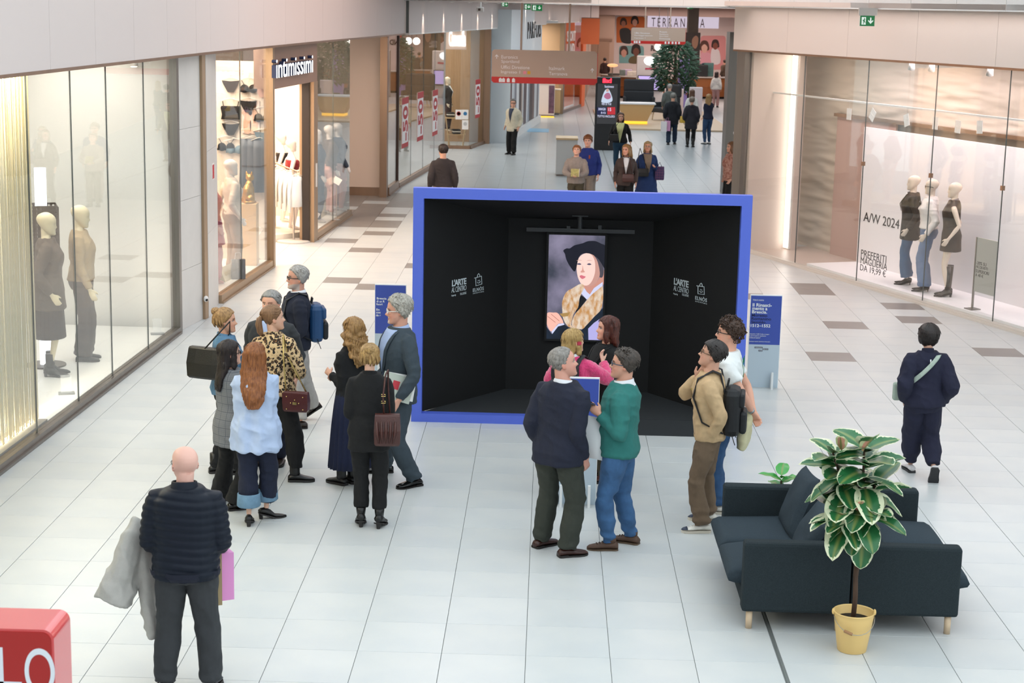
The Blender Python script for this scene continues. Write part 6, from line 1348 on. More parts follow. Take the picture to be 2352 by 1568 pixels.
person('mannequin', (C_.x-.08, C_.y, .10), fdeg-35, 1.80, 'f', mann=True, skin=sk, top=dict(name='dress', mat=M_brb, hem=.385, ease=.02, flare=.03, sleeve='none', boxy=.35, fold=.002, collar=(mat('grey_collar', '#7d7478', .6), .03, 1.25)), shoes=dict(col='#1c1412', style='heel', shaft=.44, rt=.066, rough=.25), label='bald mannequin in a sleeveless dark dress and tall boots, right of three', cat='mannequin', res=.9)
# ---------------------------------------------------------------- far end of the mall
YT = 90.0
tw = empty('wall_far', kind='structure'); M_tw_ = mat('far_wall_white', '#ead9d3', .5); M_tp_ = mat('far_wall_taupe', '#b99c8a', .5)
a, b = at_y(1410, 36, YT), at_y(1700, 40, YT)
wparent(MB().box((a.x, YT, 0), (13.2, YT+.3, 4.64)).build('shop_wall', M_tw_), tw); wparent(MB().box((1.2, YT-2.0, 0), (a.x, YT+.3, 4.64)).build('door_wall', M_tp_), tw)
wparent(MB().box((1.2, YT-2.4, 4.12), (13, YT-2.2, 4.62)).build('bulkhead', mat('bulkhead', '#a58d84', .6)), tw)
# closed door in the taupe wall
a, b = at_y(1345, 178, YT-2.02), at_y(1400, 95, YT-2.02); dd = empty('door_2', ((a.x+b.x)/2, YT-2.0, 0), kind='structure')
for x0_, x1_ in ((a.x, (a.x+b.x)/2-.01), ((a.x+b.x)/2+.01, b.x)): wparent(MB().box((x0_, YT-2.06, 0), (x1_, YT-2.0, b.z)).build('door_leaf', mat('door_taupe', '#a5856f', .5)), dd)
wparent(MB().box((a.x-.15, YT-2.08, b.z), (b.x+.15, YT-2.0, b.z+.15)).build('door_head', mat('door_taupe2', '#8d6f5c', .5)), dd)
def pr(name, pts, Y, m, par, k=0, sm=True):
    """flat print on the far wall, outline in picture points"""
    P = [at_y(x, y, Y) for x, y in (blob(pts, 3) if sm else pts)]; A = sum(P[i].x*P[(i+1) % len(P)].z-P[(i+1) % len(P)].x*P[i].z for i in range(len(P)))
    if A < 0: P = P[::-1]
    O = P[0]; o = MB().prism([((p-O).x, (p-O).z) for p in P], (O.x, Y-.002*k, O.z), (1, 0, 0), (0, 0, 1), .002).build(name, m); 
    return wparent(o, par)
def rr_rect(x0, y0, x1, y1, r): return [(x0+r, y0), (x1-r, y0), (x1-r*.3, y0+r*.3), (x1, y0+r), (x1, y1), (x0, y1), (x0, y0+r), (x0+r*.3, y0+r*.3)]
pm = lambda n, c: mat('print_'+n, c, .5)
def poster(label, rect, bgc, figs):
    x0_, y0_, x1_, y1_ = rect; c = at_y((x0_+x1_)/2, y1_, YT); r = empty('wall_poster', c, 0, label, 'poster')
    pr('poster_sheet', rr_rect(*rect, 6), YT-.01, pm(bgc, bgc), r, 0, False)
    for j, (hx, hy, hr, hairc, skin, body, bc) in enumerate(figs):
        pr('printed_hair', [(hx-hr, hy), (hx-hr*.7, hy-hr*1.1), (hx, hy-hr*1.4), (hx+hr*.7, hy-hr*1.1), (hx+hr, hy), (hx+hr*.8, hy+hr*.7), (hx-hr*.8, hy+hr*.7)], YT-.01, pm(hairc, hairc), r, 3+3*j)
        if body: pr('printed_body', body, YT-.01, pm(bc, bc), r, 2+3*j)
        pr('printed_face', [(hx-hr*.62, hy), (hx, hy-hr*.6), (hx+hr*.62, hy), (hx+hr*.45, hy+hr*.9), (hx, hy+hr*1.25), (hx-hr*.45, hy+hr*.9)], YT-.01, pm(skin, skin), r, 4+3*j)
poster('orange photo poster of two boys at the top left of the far shop wall', (1416, 38, 1482, 98), '#d8722f', [(1432, 52, 8, '#4a3322', '#b5765a', [(1424, 68), (1436, 64), (1448, 70), (1452, 98), (1430, 98), (1424, 84)], '#22201f'), (1458, 49, 9, '#2b1d18', '#d9a48c', [(1450, 66), (1458, 62), (1470, 68), (1474, 80), (1450, 80)], '#8a6a60')])
poster('teal photo poster of two faces on the far shop wall', (1422, 105, 1479, 145), '#7fb0ae', [(1433, 119, 10, '#4a3630', '#d9a08c', None, None), (1461, 116, 11, '#241a18', '#7a4a3a', [(1447, 132), (1462, 128), (1476, 134), (1478, 145), (1446, 145)], '#6a5a3a')])
poster('pink photo poster of two girls at the right of the far shop wall', (1609, 82, 1667, 160), '#e59a98', [(1618, 108, 11, '#5a3228', '#e9b6a2', [(1610, 124), (1620, 120), (1634, 126), (1638, 160), (1610, 160)], '#e9a8b4'), (1643, 103, 9, '#3a1f1a', '#8a4a38', [(1634, 114), (1643, 112), (1652, 117), (1654, 145), (1634, 145)], '#efe6e6')])
def ftext(name, body, x0_, yt, x1_, yb, Y, m, par, bold=0, sp=1.0):
    a, b = at_y(x0_, yb, Y), at_y(x1_, yt, Y); text(name, body, (a.x, Y, a.z), (1, 0, 0), (0, 0, 1), b.x-a.x, b.z-a.z, m, par, .02, bold, sp)
M_fink = mat('far_ink', '#5a4248', .5); tr_ = empty('shop_name_sign', at_y(1560, 62, YT), 0, 'lit panel with the widely spaced capital shop name on the far wall', 'shop sign')
a, b = at_y(1487, 62, YT), at_y(1590, 35, YT); wparent(MB().box((a.x, YT-.03, a.z), (b.x+1.6, YT-.012, b.z)).build('lit_panel', emis('lit_panel', '#e6d8ea', .75)), tr_)
ftext('capital_letters', 'TERRANOVA', 1496, 43, 1619, 61, YT-.035, M_fink, tr_, 0, 1.5)
tr2 = empty('window_lettering', at_y(1540, 118, YT), 0, 'bold dark capitals of the sale notice low on the far shop wall', 'lettering'); ftext('capital_letters', 'RIDERE', 1495, 105, 1536, 117, YT-.02, mat('far_ink2', '#4a3a3c', .5), tr2, .03); ftext('capital_letters', 'END', 1541, 106, 1569, 118, YT-.02, MATS['far_ink2'], tr2, .03)
# concrete pillar with a dark advert
a = at_y(1577, 150, 78); b = at_y(1606, 20, 78); pc = box_obj('pillar_concrete', (a.x, 78, 0), (b.x, 78.9, 4.62), mat('concrete', '#6e6a64', .7, var=.15, vscale=3)); pc.name = 'wall_pillar'; tag(pc, kind='structure')
a, b = at_y(1571, 150, 77.4), at_y(1609, 75, 77.4); ad = empty('pillar_advert', ((a.x+b.x)/2, 77.4, a.z), 0, 'dark advert panel wrapped on the far concrete pillar', 'poster'); wparent(MB().box((a.x, 77.35, .2), (b.x, 77.45, b.z)).build('advert_sheet', mat('advert_dark', '#3a3230', .5)), ad)
pr('advert_face', [(1590, 90), (1598, 82), (1604, 88), (1602, 105), (1596, 112), (1590, 104)], 77.35, pm('advface', '#b58a72'), ad, 1)
for i, t_ in enumerate(('NUOVO', 'CENTRO', 'ORARIO', 'SEMPRE')): ftext('advert_lettering', t_, 1573, 108+4*i, 1588+i % 2*4, 111+4*i, 77.34, M_sw, ad, .02)
# kiosks with wooden fronts
M_kw = mat('kiosk_wood', '#8a4f22', .5, var=.4, vscale=3, col2='#6d3a16', stretch=(1, 1, 3)); M_kt = mat('kiosk_top', '#cfc6c0', .3)
def kiosk(label, cx, cy, r_, a0, a1, h_):
    k = empty('kiosk_counter', (cx, cy, 0), 0, label, 'kiosk'); n = 10
    for i in range(n):
        t0, t1 = a0+(a1-a0)*i/n, a0+(a1-a0)*(i+1)/n; p0, p1 = Vector((r_*math.cos(t0), r_*math.sin(t0), 0)), Vector((r_*math.cos(t1), r_*math.sin(t1), 0))
        for j in range(2): zz = .1+(h_-.16)*j/2; MB().add([p0+Vector((0, 0, zz+.005)), p1+Vector((0, 0, zz+.005)), p1+Vector((0, 0, zz+(h_-.16)/2-.005)), p0+Vector((0, 0, zz+(h_-.16)/2-.005)), p0*.94+Vector((0, 0, zz)), p1*.94+Vector((0, 0, zz)), p1*.94+Vector((0, 0, zz+(h_-.16)/2)), p0*.94+Vector((0, 0, zz+(h_-.16)/2))], [(0, 1, 2, 3), (4, 7, 6, 5), (0, 4, 5, 1), (1, 5, 6, 2), (2, 6, 7, 3), (3, 7, 4, 0)]).build('front_panel', mat('kiosk_wood%d' % ((i*3+j*2) % 3), ('#8f5326', '#7d441c', '#9c5e2e')[(i*3+j*2) % 3], .5), k)
    ring = lambda r2, z: [(r2*math.cos(a0+(a1-a0)*i/n), r2*math.sin(a0+(a1-a0)*i/n), z) for i in range(n+1)]
    def band(nm, r0_, r1_, z0_, z1_, m): MB().loft([ring(r0_, z0_), ring(r1_, z0_), ring(r1_, z1_), ring(r0_, z1_), ring(r0_, z0_)], cap=False, close=False).build(nm, m, k)
    band('counter_top', r_*.78, r_*1.03, h_-.05, h_, M_kt); band('kick_plate', r_*.9, r_*.97, 0, .1, M_black); return k
kiosk('curved wooden kiosk counter at the left of the far mall', 5.6, 76.3, 2.9, math.pi*.98, math.pi*1.6, 1.12); kiosk('curved wooden kiosk counter at the right of the far mall', 8.0, 78.4, 3.0, math.pi*1.2, math.pi*1.85, 1.12)
for (x, y, Y, w_, h_, c, lb) in ((1440, 150, 75.5, .55, .3, '#d9c6e4', 'pale screen on the left wooden kiosk'), (1410, 158, 74.6, .6, .12, '#5a5654', 'dark tilted screen at the left end of the left kiosk'), (1452, 158, 74.6, .5, .25, '#e6ded4', 'cream box on the left wooden kiosk'), (1430, 155, 74.9, .3, .3, '#7d8a86', 'grey green box on the left wooden kiosk'), (1615, 148, 76.0, .5, .6, '#2a2c30', 'black machine on the right wooden kiosk'), (1628, 150, 76.3, .5, .7, '#5f8a88', 'teal glass case on the right wooden kiosk')):
    P = at_y(x, y, Y); r = empty('kiosk_item', (P.x, Y, 1.12), 0, lb, 'appliance'); MB().box((-w_/2, -.15, 0), (w_/2, .15, h_), .03).build('item_body', mat('kit'+c[1:], c, .5), r); MB().box((-w_/2+.04, -.156, h_*.2), (w_/2-.04, -.15, h_*.85)).build('item_front', mat('kif'+c[1:], c, .3, var=.3), r)
gl = empty('glow_lamp', at_y(1407, 150, 74.2), 0, 'small warm glowing lamp at the end of the left kiosk', 'lamp'); MB().ell((0, 0, 0), (.28, .2, .09)).build('lamp_shade', emis('glow_warm', '#ffb27a', 1.4), gl, smooth=True); MB().tube([(0, 0, -.05), (0, 0, -.55)], .02, 6).build('lamp_stem', M_metal, gl)
# white display panel with a screen
P0_ = at_y(1459, 216, 70); a, b = at_y(1460, 218, 70), at_y(1512, 129, 70)
wp_ = empty('promotion_panel', ((a.x+b.x)/2, 70, 0), 0, 'white promotion panel with a bright logo and a screen before the kiosks', 'panel'); wparent(MB().box((a.x, 69.9, 0), (b.x+.3, 70.2, b.z), .03).build('panel_board', mat('panel_grey_white', '#e2dddb', .5)), wp_)
a, b = at_y(1464, 208, 69.88), at_y(1520, 174, 69.88); wparent(MB().box((a.x, 69.8, a.z), (b.x, 69.9, b.z)).build('screen_body', M_black), wp_); wparent(MB().box((a.x+.03, 69.79, a.z+.06), (b.x-.03, 69.8, b.z-.03)).build('screen_face', emis('lilac_screen', '#cdb6f2', 1.1)), wp_)
pr('screen_print', [(1473, 194), (1473, 186), (1489, 186), (1489, 195)], 69.785, emis('scr_navy', '#3a3f70', .8), wp_, 1, False); pr('screen_print', [(1465, 192), (1465, 180), (1469, 180), (1469, 192)], 69.785, emis('scr_yel', '#d8c56a', .9), wp_, 1, False)
pr('lit_logo', [(1479, 140), (1484, 132), (1496, 131), (1506, 134), (1508, 142), (1500, 149), (1486, 149)], 69.89, emis('logo_glow', '#ffffff', 2.2), wp_, 2); pr('red_print', [(1482, 160), (1482, 156), (1512, 155), (1512, 159)], 69.89, pm('redp', '#c9506a'), wp_, 2, False)
# phone shop totem
Y_ = 41.15; a, b = at_y(1364, 344, Y_), at_y(1426, 178, Y_); it = empty('advertising_totem', ((a.x+b.x)/2, Y_, 0), 0, 'black advertising totem with a lit screen and red glowing logo', 'totem'); wparent(MB().box((a.x, Y_, 0), (b.x, Y_+.25, b.z), .02).build('totem_body', mat('totem_black', '#1b1c1f', .4)), it)
a, b = at_y(1370, 284, Y_-.01), at_y(1419, 193, Y_-.01); wparent(MB().box((a.x, Y_-.012, a.z), (b.x, Y_-.002, b.z)).build('screen_face', emis('dark_screen', '#3b3c3f', .8)), it)
ftext('glow_letters', 'iliad', 1384, 180, 1405, 190, Y_-.005, emis('red_glow', '#ff2a3c', 3.5), it, .03, .8)
E2 = lambda n, c: emis('it_'+n, c, 1.0)
pr('screen_print', [(1381, 232), (1388, 210), (1396, 204), (1402, 212), (1407, 230), (1398, 236), (1386, 236)], Y_-.012, E2('w', '#c9d6ea'), it, 1); pr('screen_print', [(1387, 222), (1392, 214), (1400, 214), (1403, 224), (1395, 228)], Y_-.012, E2('p', '#b06a8a'), it, 3); pr('screen_print', [(1392, 210), (1394, 204), (1397, 204), (1398, 210)], Y_-.012, E2('s', '#caa096'), it, 4)
pr('price_box', [(1395, 263), (1395, 246), (1413, 246), (1413, 263)], Y_-.012, E2('r', '#c0303a'), it, 1, False); pr('price_box', [(1371, 263), (1371, 246), (1393, 246), (1393, 263)], Y_-.012, E2('n', '#20264a'), it, 1, False)
for t_, x0_, yt, x1_, yb in (('business', 1389, 196, 1410, 201), ('PER LE TUE', 1382, 237, 1404, 241), ('300GB', 1374, 248, 1391, 253), ('15', 1397, 248, 1404, 255), ('5G', 1380, 257, 1391, 261), ('TUTTO INCLUSO', 1372, 265, 1412, 269)): ftext('screen_lettering', t_, x0_, yt, x1_, yb, Y_-.016, E2('t', '#dfe3ff'), it, .01)
# white box counter
Y_ = 32.15; a, b = at_y(1276, 405, Y_), at_y(1327, 322, Y_); bxq = empty('box_counter', ((a.x+b.x)/2, Y_, 0), 0, 'white box counter with a pale wooden top behind the two boys', 'counter'); wparent(MB().box((a.x, Y_, .05), (b.x, Y_+.9, b.z), .01).build('counter_body', mat('counter_white', '#c9c8c6', .5)), bxq); wparent(MB().box((a.x-.01, Y_-.02, b.z), (b.x+.01, Y_+.92, b.z+.05)).build('wood_top', mat('counter_wood', '#d8b88e', .45, var=.15, vscale=4, stretch=(1, 5, 1))), bxq); wparent(MB().box((a.x+.02, Y_+.02, 0), (b.x-.02, Y_+.88, .05)).build('plinth', mat('plinth_taupe', '#8a7f78', .6)), bxq)
# lounge: chairs, table on a low platform
pf_ = box_obj('floor_lounge', (2.0, 50.8, 0), (7.0, 63, .06), mat('lounge_floor', '#cdb396', .5)); tag(pf_, kind='structure')
def lounge_chair(label, x, y, rz, s=1.0):
    r = empty('lounge_chair', (x, y, .06), rz, label, 'armchair', 'lounge chairs'); m = mat('chair_charcoal', '#2b2f35', .85)
    MB().box((-.5*s, -.35, .32), (.5*s, .4, .52), .06).build('seat', m, r); MB().box((-.55*s, -.5, .45), (.55*s, -.32, .95), .06).build('backrest', m, r); MB().box((-.55*s, -.56, .92), (.55*s, -.38, 1.45), .07).build('headrest', m, r)
    for sx in (-1, 1):
        MB().box((sx*.52*s-.06, -.4, .3), (sx*.52*s+.06, .35, .72), .04).build('armrest', m, r)
        for sy in (-.3, .3): MB().tube([(sx*.4*s, sy, .33), (sx*.45*s, sy*1.1, 0)], .025, 8).build('leg', M_wood, r)
lounge_chair('dark armchair with a high back behind the glowing table', 3.92, 60.5, math.pi, 1.2); lounge_chair('dark low armchair right of the glowing table', 4.75, 56.2, math.pi*.7, .8)
tb2 = empty('glowing_table', (3.45, 53.6, .06), .0, 'tapered wooden table with a glowing base in the lounge', 'table'); mt_ = mat('table_maple', '#d9b684', .45)
MB().loft([[(-w_, -d_, z), (w_, -d_, z), (w_, d_, z), (-w_, d_, z)] for w_, d_, z in ((.45, .3, .12), (.72, .5, .78))]).build('table_body', mt_, tb2); MB().box((-.76, -.54, .78), (.76, .54, .83)).build('table_top', mat('table_slab', '#d8dde2', .3), tb2); MB().box((-.46, -.31, .02), (.46, .31, .12)).build('glow_base', emis('amber_glow', '#ffc23a', 1.6), tb2)
# big tree in the lounge
tq = empty('indoor_tree', (5.55, 62.0, .06), 0, 'tall leafy indoor tree standing in the far lounge', 'tree'); MB().tube([(0, 0, 0), (.03, 0, .9), (-.03, 0, 1.9), (0, 0, 2.8)], [.09, .07, .06, .03], 8).build('trunk', M_bark, tq, smooth=True); MB().lathe([(.3, 0), (.38, .45), (.36, .46), (.32, .4), (0, .4)], 20).build('planter', mat('planter_dark', '#3a3836', .6), tq)
rt_ = random.Random(9); ml_ = mat('tree_leaf', '#24402c', .5, var=.5, vscale=4, col2='#3d6246'); mbl = MB()
for i in range(1800):
    u_ = rt_.random(); z = .9+2.4*u_; rad = (.95*math.sin(math.pi*min(1, .12+u_*.9))**.6)*math.sqrt(rt_.random()); a = rt_.uniform(0, 6.283); c = Vector((rad*math.cos(a), rad*math.sin(a), z)); d = Vector((math.cos(a)*.7+rt_.uniform(-.5, .5), math.sin(a)*.7+rt_.uniform(-.5, .5), rt_.uniform(-.7, .45))).normalized(); s_ = d.orthogonal().normalized(); L_ = rt_.uniform(.2, .36)
    n_ = d.cross(s_)*.012; mbl.add([c, c+d*L_*.5+s_*.042+n_, c+d*L_, c+d*L_*.5-s_*.042+n_], [(0, 1, 2, 3)])
lv = mbl.build('foliage', ml_, tq); lv['kind'] = 'stuff'
for sx, sd_ in ((-.22, 'left'), (.16, 'right')):
    lt = empty('globe_lamp', at_y(1523, 108, 64)+Vector((sx, 0, 0)), 0, 'bright hanging globe lamp above the indoor tree, %s one of two' % sd_, 'lamp', 'globe lamps')
    MB().ell((0, 0, 0), (.17, .17, .17)).build('globe', emis('globe_white', '#fff4ea', 4), lt, smooth=True); MB().tube([(0, 0, .15), (0, 0, 4.62-lt.location.z)], .012, 6).build('globe_cord', M_metal, lt)
# far left shops: beige unit, orange unit, blue mat, panels
bw_ = empty('wall_beige_unit', kind='structure'); box_ = lambda n, lo, hi, m: wparent(MB().box(lo, hi).build(n, m), bw_)
box_('unit_back', (-3.5, 60.2, 0), (.45, 60.4, 3.95), mat('beige_unit', '#d9b894', .5)); box_('unit_side', (-3.6, 54.4, 0), (-3.5, 60.4, 3.95), mat('beige_unit')); box_('unit_post', (.42, 59.7, 0), (.62, 60.3, 3.95), M_gold); box_('unit_ceiling', (-3.5, 54.4, 3.9), (.3, 60.4, 3.98), M_white)
area('beige_unit_light', (-1.4, 57.5, 3.8), (0, 0, 0), 2.5, 4.5, 160, (1, .86, .7))
def counter(label, x, y, w_, d_, h_, m, fr_=None):
    r = empty('display_counter', (x, y, 0), 0, label, 'counter'); MB().box((-w_/2, 0, .08), (w_/2, d_, h_), .01).build('counter_body', m, r); MB().box((-w_/2-.02, -.02, h_), (w_/2+.02, d_+.02, h_+.04)).build('counter_top', mat('counter_cream', '#efe6d8', .4), r); MB().box((-w_/2+.05, .03, 0), (w_/2-.05, d_-.03, .08)).build('plinth', mat('plinth_taupe'), r)
    if fr_: MB().box((w_/2-.25, -.012, .15), (w_/2-.02, -.001, h_-.05)).build('printed_front', fr_, r)
counter('cream display counter at the mouth of the beige shop', -.12, 57.6, .75, 1.4, 1.35, mat('counter_pale', '#e9d6cc', .5), mat('counter_print', '#7a5568', .5, var=.6, vscale=6)); counter('wooden display counter beside the beige shop post', .25, 59.0, .5, .7, 1.05, mat('table_maple'))
gs = box_obj('glow_strip', (-.5, 57.2, .0), (.25, 57.28, .05), MATS['amber_glow'], None); tag(gs, 'amber light strip glowing on the floor by the beige shop', 'light strip')
S11 = Seg((.62, 60.3), (1.55, 66.0)); ow = empty('wall_orange_unit', kind='structure'); M_or = mat('orange_paint', '#f07a45', .5)
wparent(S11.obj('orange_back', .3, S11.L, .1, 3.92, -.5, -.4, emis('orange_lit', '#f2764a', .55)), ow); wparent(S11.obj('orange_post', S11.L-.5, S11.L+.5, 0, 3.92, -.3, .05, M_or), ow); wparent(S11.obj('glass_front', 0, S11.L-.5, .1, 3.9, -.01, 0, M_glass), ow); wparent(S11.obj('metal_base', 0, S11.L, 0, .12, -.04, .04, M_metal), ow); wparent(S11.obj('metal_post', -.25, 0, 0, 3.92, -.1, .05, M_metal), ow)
u0_, z0_ = S11.pix(1302, 105, .01); u1_, _ = S11.pix(1321, 105, .01); text('orange_lettering', 'SPORT', S11.p(u0_, .01, 3.05), S11.U, (0, 0, 1), u1_-u0_, .45, M_white, ow, .01, .03); text('orange_lettering', 'LAND', S11.p(u0_, .01, 2.5), S11.U, (0, 0, 1), (u1_-u0_)*.9, .45, M_white, ow, .01, .03)
bn = empty('orange_banner', (at_y(1351, 60, 64).x+.1, 64, 2.9), 0, 'flat orange projecting banner beyond the orange shop', 'banner'); MB().box((-.42, 0, 0), (.42, .06, 1.15)).build('banner_sheet', M_or, bn); MB().tube([(-.42, .03, 1.15), (.42, .03, 1.15)], .03, 8).build('banner_bar', M_metal, bn); MB().tube([(0, .03, 1.15), (0, .03, 1.72)], .015, 6).build('banner_rod', M_metal, bn)
wl = Seg((1.6, 66.2), (2.4, 88)); wl.obj('wall_left_far', 0, wl.L, 0, 4.62, -.2, 0, M_tp_).__setitem__('kind', 'structure')
a = at_z(1215, 305); mt2 = box_obj('floor_mat_blue', (-.75, 48.6, .0), (.05, 50.4, .008), mat('blue_mat', '#8fc0dd', .5)); mt2.name = 'blue_mat'; tag(mt2, 'pale blue mat on the floor at the boutique wall end', 'floor mat')
ua, za = S10.pix(1212, 92, .02); ub, zb = S10.pix(1243, 60, .02); text('boutique_lettering', 'PARFOIS', S10.p(ua, .005, 3.35), S10.U, (0, 0, 1), ub-ua, .62, mat('boutique_ink', '#2b2b30', .5), pf, .02, -.01, 1.2)
# white counters and purple stand among the far crowd
for (x, Y, w_, h_, c, lb) in ((1548, 59.2, .8, 1.2, '#d9c6c6', 'pale pink stand under the indoor tree'), (1568, 66, .5, 2.3, '#a58fd0', 'lilac banner stand right of the indoor tree'), (1598, 60, .55, 1.25, '#d8cfd6', 'white column stand behind the man in the brown jacket')):
    P = at_y(x, 240, Y); r = empty('display_stand', (P.x, Y, 0), 0, lb, 'stand'); MB().box((-w_/2, 0, .05), (w_/2, .4, h_), .02).build('stand_body', mat('std'+c[1:], c, .5), r); MB().box((-w_/2-.03, -.03, 0), (w_/2+.03, .43, .05)).build('stand_base', M_white, r)
# right-hand details: lit lightbox, pier sign
a, b = at_y(1695, 148, 27), at_y(1700, 112, 27); lb_ = empty('lightbox', ((a.x+b.x)/2, 27, a.z), 0, 'bright narrow lightbox beside the right pier', 'light'); wparent(MB().box((a.x, 27, a.z), (b.x+.05, 27.1, b.z), .02).build('light_face', emis('box_white', '#ffffff', 3)), lb_); wparent(MB().box((a.x-.01, 27.1, a.z-.02), (b.x+.06, 27.16, 4.6)).build('box_frame', M_metal), lb_)
a, b = at_y(1693, 360, 24.6), at_y(1699, 250, 24.6); cbx = empty('passage_cabinet', ((a.x+b.x)/2+.3, 24.6, 0), 0, 'pale cabinet beside the right pier', 'cabinet'); MB().box((-.35, 0, .05), (.3, .5, 1.75)).build('cabinet_body', mat('cabinet_beige', '#d8c6b8', .5), cbx); MB().box((-.36, -.02, 1.75), (.31, .52, 1.8)).build('cabinet_top', M_white, cbx)
# corridor downlights: recessed discs with their own light
dl = [(-3.0, 30), (-2.6, 33), (-2.2, 36), (-1.8, 39), (-1.3, 42), (-.9, 45), (-.5, 48), (0.0, 51), (.5, 55), (1.0, 59), (1.6, 63)]
for i, (x, y) in enumerate(dl):
    x = lx(y)+.55; r = empty('downlight', (x, y, 4.61), 0, 'recessed downlight washing the left fascia, %s from the near end' % ('first', 'second', 'third', 'fourth', 'fifth', 'sixth', 'seventh', 'eighth', 'ninth', 'tenth', 'eleventh')[i], 'downlight', 'fascia downlights'); MB().lathe([(.09, 0), (.09, -.015), (.06, -.018), (0, -.012)], 16).build('lamp_ring', M_white, r); MB().lathe([(.055, -.02), (0, -.021)], 14).build('lamp_glow', MATS['spot_glow'], r)
    l = bpy.data.lights.new('fascia_spot', 'SPOT'); l.energy = 70; l.color = (1, .82, .68); l.spot_size = math.radians(34); l.spot_blend = .6; l.shadow_soft_size = .04; o = bpy.data.objects.new('fascia_spot', l); COL.objects.link(o); o.location = (x-.06, y, 4.57); o.rotation_euler = (0, math.radians(10), 0)
area('far_light_1', (6.5, 70, 4.55), (0, 0, 0), 6, 8, 380, (1, .84, .76)); area('far_light_2', (7.5, 84, 4.55), (0, 0, 0), 8, 6, 420, (1, .82, .76)); area('far_light_3', (2.5, 78, 4.55), (0, 0, 0), 2, 8, 90, (1, .8, .66))
# ---------------------------------------------------------------- cloth materials
def cloth(n, c, var=.12, rough=.88, sheen=.0, vs=25, bump=.25, bs=180): return mat('cloth_'+n, c, rough, var=var, vscale=vs, bump=bump, bscale=bs, sheen=sheen)
def leopard():
    m = mat('cloth_leopard', '#c8a878', .8); nt = m.node_tree; N, L = nt.nodes, nt.links; b = N['Principled BSDF']
    tc = N.new('ShaderNodeTexCoord'); nz = N.new('ShaderNodeTexNoise'); nz.inputs['Scale'].default_value = 30; L.new(tc.outputs['Object'], nz.inputs['Vector'])
    mx = N.new('ShaderNodeMix'); mx.data_type = 'VECTOR'; mx.inputs[0].default_value = .04; L.new(tc.outputs['Object'], mx.inputs[4]); L.new(nz.outputs['Color'], mx.inputs[5])
    vo = N.new('ShaderNodeTexVoronoi'); vo.inputs['Scale'].default_value = 34; L.new(mx.outputs[1], vo.inputs['Vector'])
    cr = N.new('ShaderNodeValToRGB'); L.new(vo.outputs['Distance'], cr.inputs[0]); e = cr.color_ramp.elements; e[0].position = .0; e[0].color = (*lin('#8a5f36'), 1); e[1].position = .2; e[1].color = (*lin('#7a5230'), 1)
    for p, c in ((.25, '#120d0b'), (.47, '#120d0b'), (.52, '#cfb084'), (1, '#d9bd92')): q = e.new(p); q.color = (*lin(c), 1)
    L.new(cr.outputs[0], b.inputs['Base Color']); return m
def plaid(n, base, line, sx=14, t=.08):
    m = mat('cloth_'+n, base, .85, bump=.2, bscale=200); nt = m.node_tree; N, L = nt.nodes, nt.links; b = N['Principled BSDF']; tc = N.new('ShaderNodeTexCoord'); sp = N.new('ShaderNodeSeparateXYZ'); L.new(tc.outputs['Object'], sp.inputs[0]); prev = None
    for ax, s_ in (('X', sx), ('Z', sx), ('X', sx*4), ('Z', sx*4)):
        mu = N.new('ShaderNodeMath'); mu.operation = 'MULTIPLY'; L.new(sp.outputs[ax], mu.inputs[0]); mu.inputs[1].default_value = s_; fr = N.new('ShaderNodeMath'); fr.operation = 'FRACT'; L.new(mu.outputs[0], fr.inputs[0]); lt_ = N.new('ShaderNodeMath'); lt_.operation = 'LESS_THAN'; L.new(fr.outputs[0], lt_.inputs[0]); lt_.inputs[1].default_value = t if s_ == sx else .3
        sc_ = N.new('ShaderNodeMath'); sc_.operation = 'MULTIPLY'; L.new(lt_.outputs[0], sc_.inputs[0]); sc_.inputs[1].default_value = .8 if s_ == sx else .22
        if prev: mxx = N.new('ShaderNodeMath'); mxx.operation = 'MAXIMUM'; L.new(prev.outputs[0], mxx.inputs[0]); L.new(sc_.outputs[0], mxx.inputs[1]); prev = mxx
        else: prev = sc_
    mx = N.new('ShaderNodeMix'); mx.data_type = 'RGBA'; L.new(prev.outputs[0], mx.inputs[0]); mx.inputs[6].default_value = (*lin(base), 1); mx.inputs[7].default_value = (*lin(line), 1); L.new(mx.outputs[2], b.inputs['Base Color']); return m
C_navyw = cloth('navy_wool', '#181d30'); C_blk = cloth('black', '#0a0b0d'); C_blk2 = cloth('black2', '#0c0d10', var=.2); C_grey = cloth('charcoal', '#34373a'); C_olv = cloth('dark_olive', '#33372f'); C_teal = cloth('teal_knit', '#2c7670', bs=260, bump=.4); C_jean = cloth('blue_jean', '#3f6896', .35, vs=9); C_jean2 = cloth('mid_jean', '#2f5580', .35, vs=9); C_djean = cloth('dark_jean', '#141c33', .25)
C_beige = cloth('beige_knit', '#c9aa82', bs=240, bump=.3); C_khaki = cloth('brown_chino', '#6d5a47'); C_white = cloth('white_tee', '#e8ebea', .04); C_pink = cloth('pink_mohair', '#e23a78', .15, bump=.6, bs=120, sheen=.6); C_shirt = cloth('sky_shirt', '#b0c1de', .06); C_lshirt = cloth('pale_shirt', '#a9bce0', .05); C_wshirt = cloth('white_shirt', '#e4e6ea', .04); C_suit = cloth('slate_suit', '#37434c'); C_navyk = cloth('navy_knit', '#141a2c', bs=260); C_stone = cloth('stone_chino', '#a9a49f'); C_denim = cloth('washed_denim', '#5f88aa', .3, vs=10); C_track = cloth('track_navy', '#191b33'); C_puff = mat('puffer_nylon', '#0f1826', .55, var=.15, vscale=20, spec=.25); C_sk = cloth('navy_skirt', '#111a38'); C_brown = cloth('olive_brown', '#4a4636'); C_cuff = cloth('cuff_denim', '#6d8fa8', .2)
C_leo = leopard(); C_plaid = plaid('grey_plaid', '#77797c', '#4b5058')
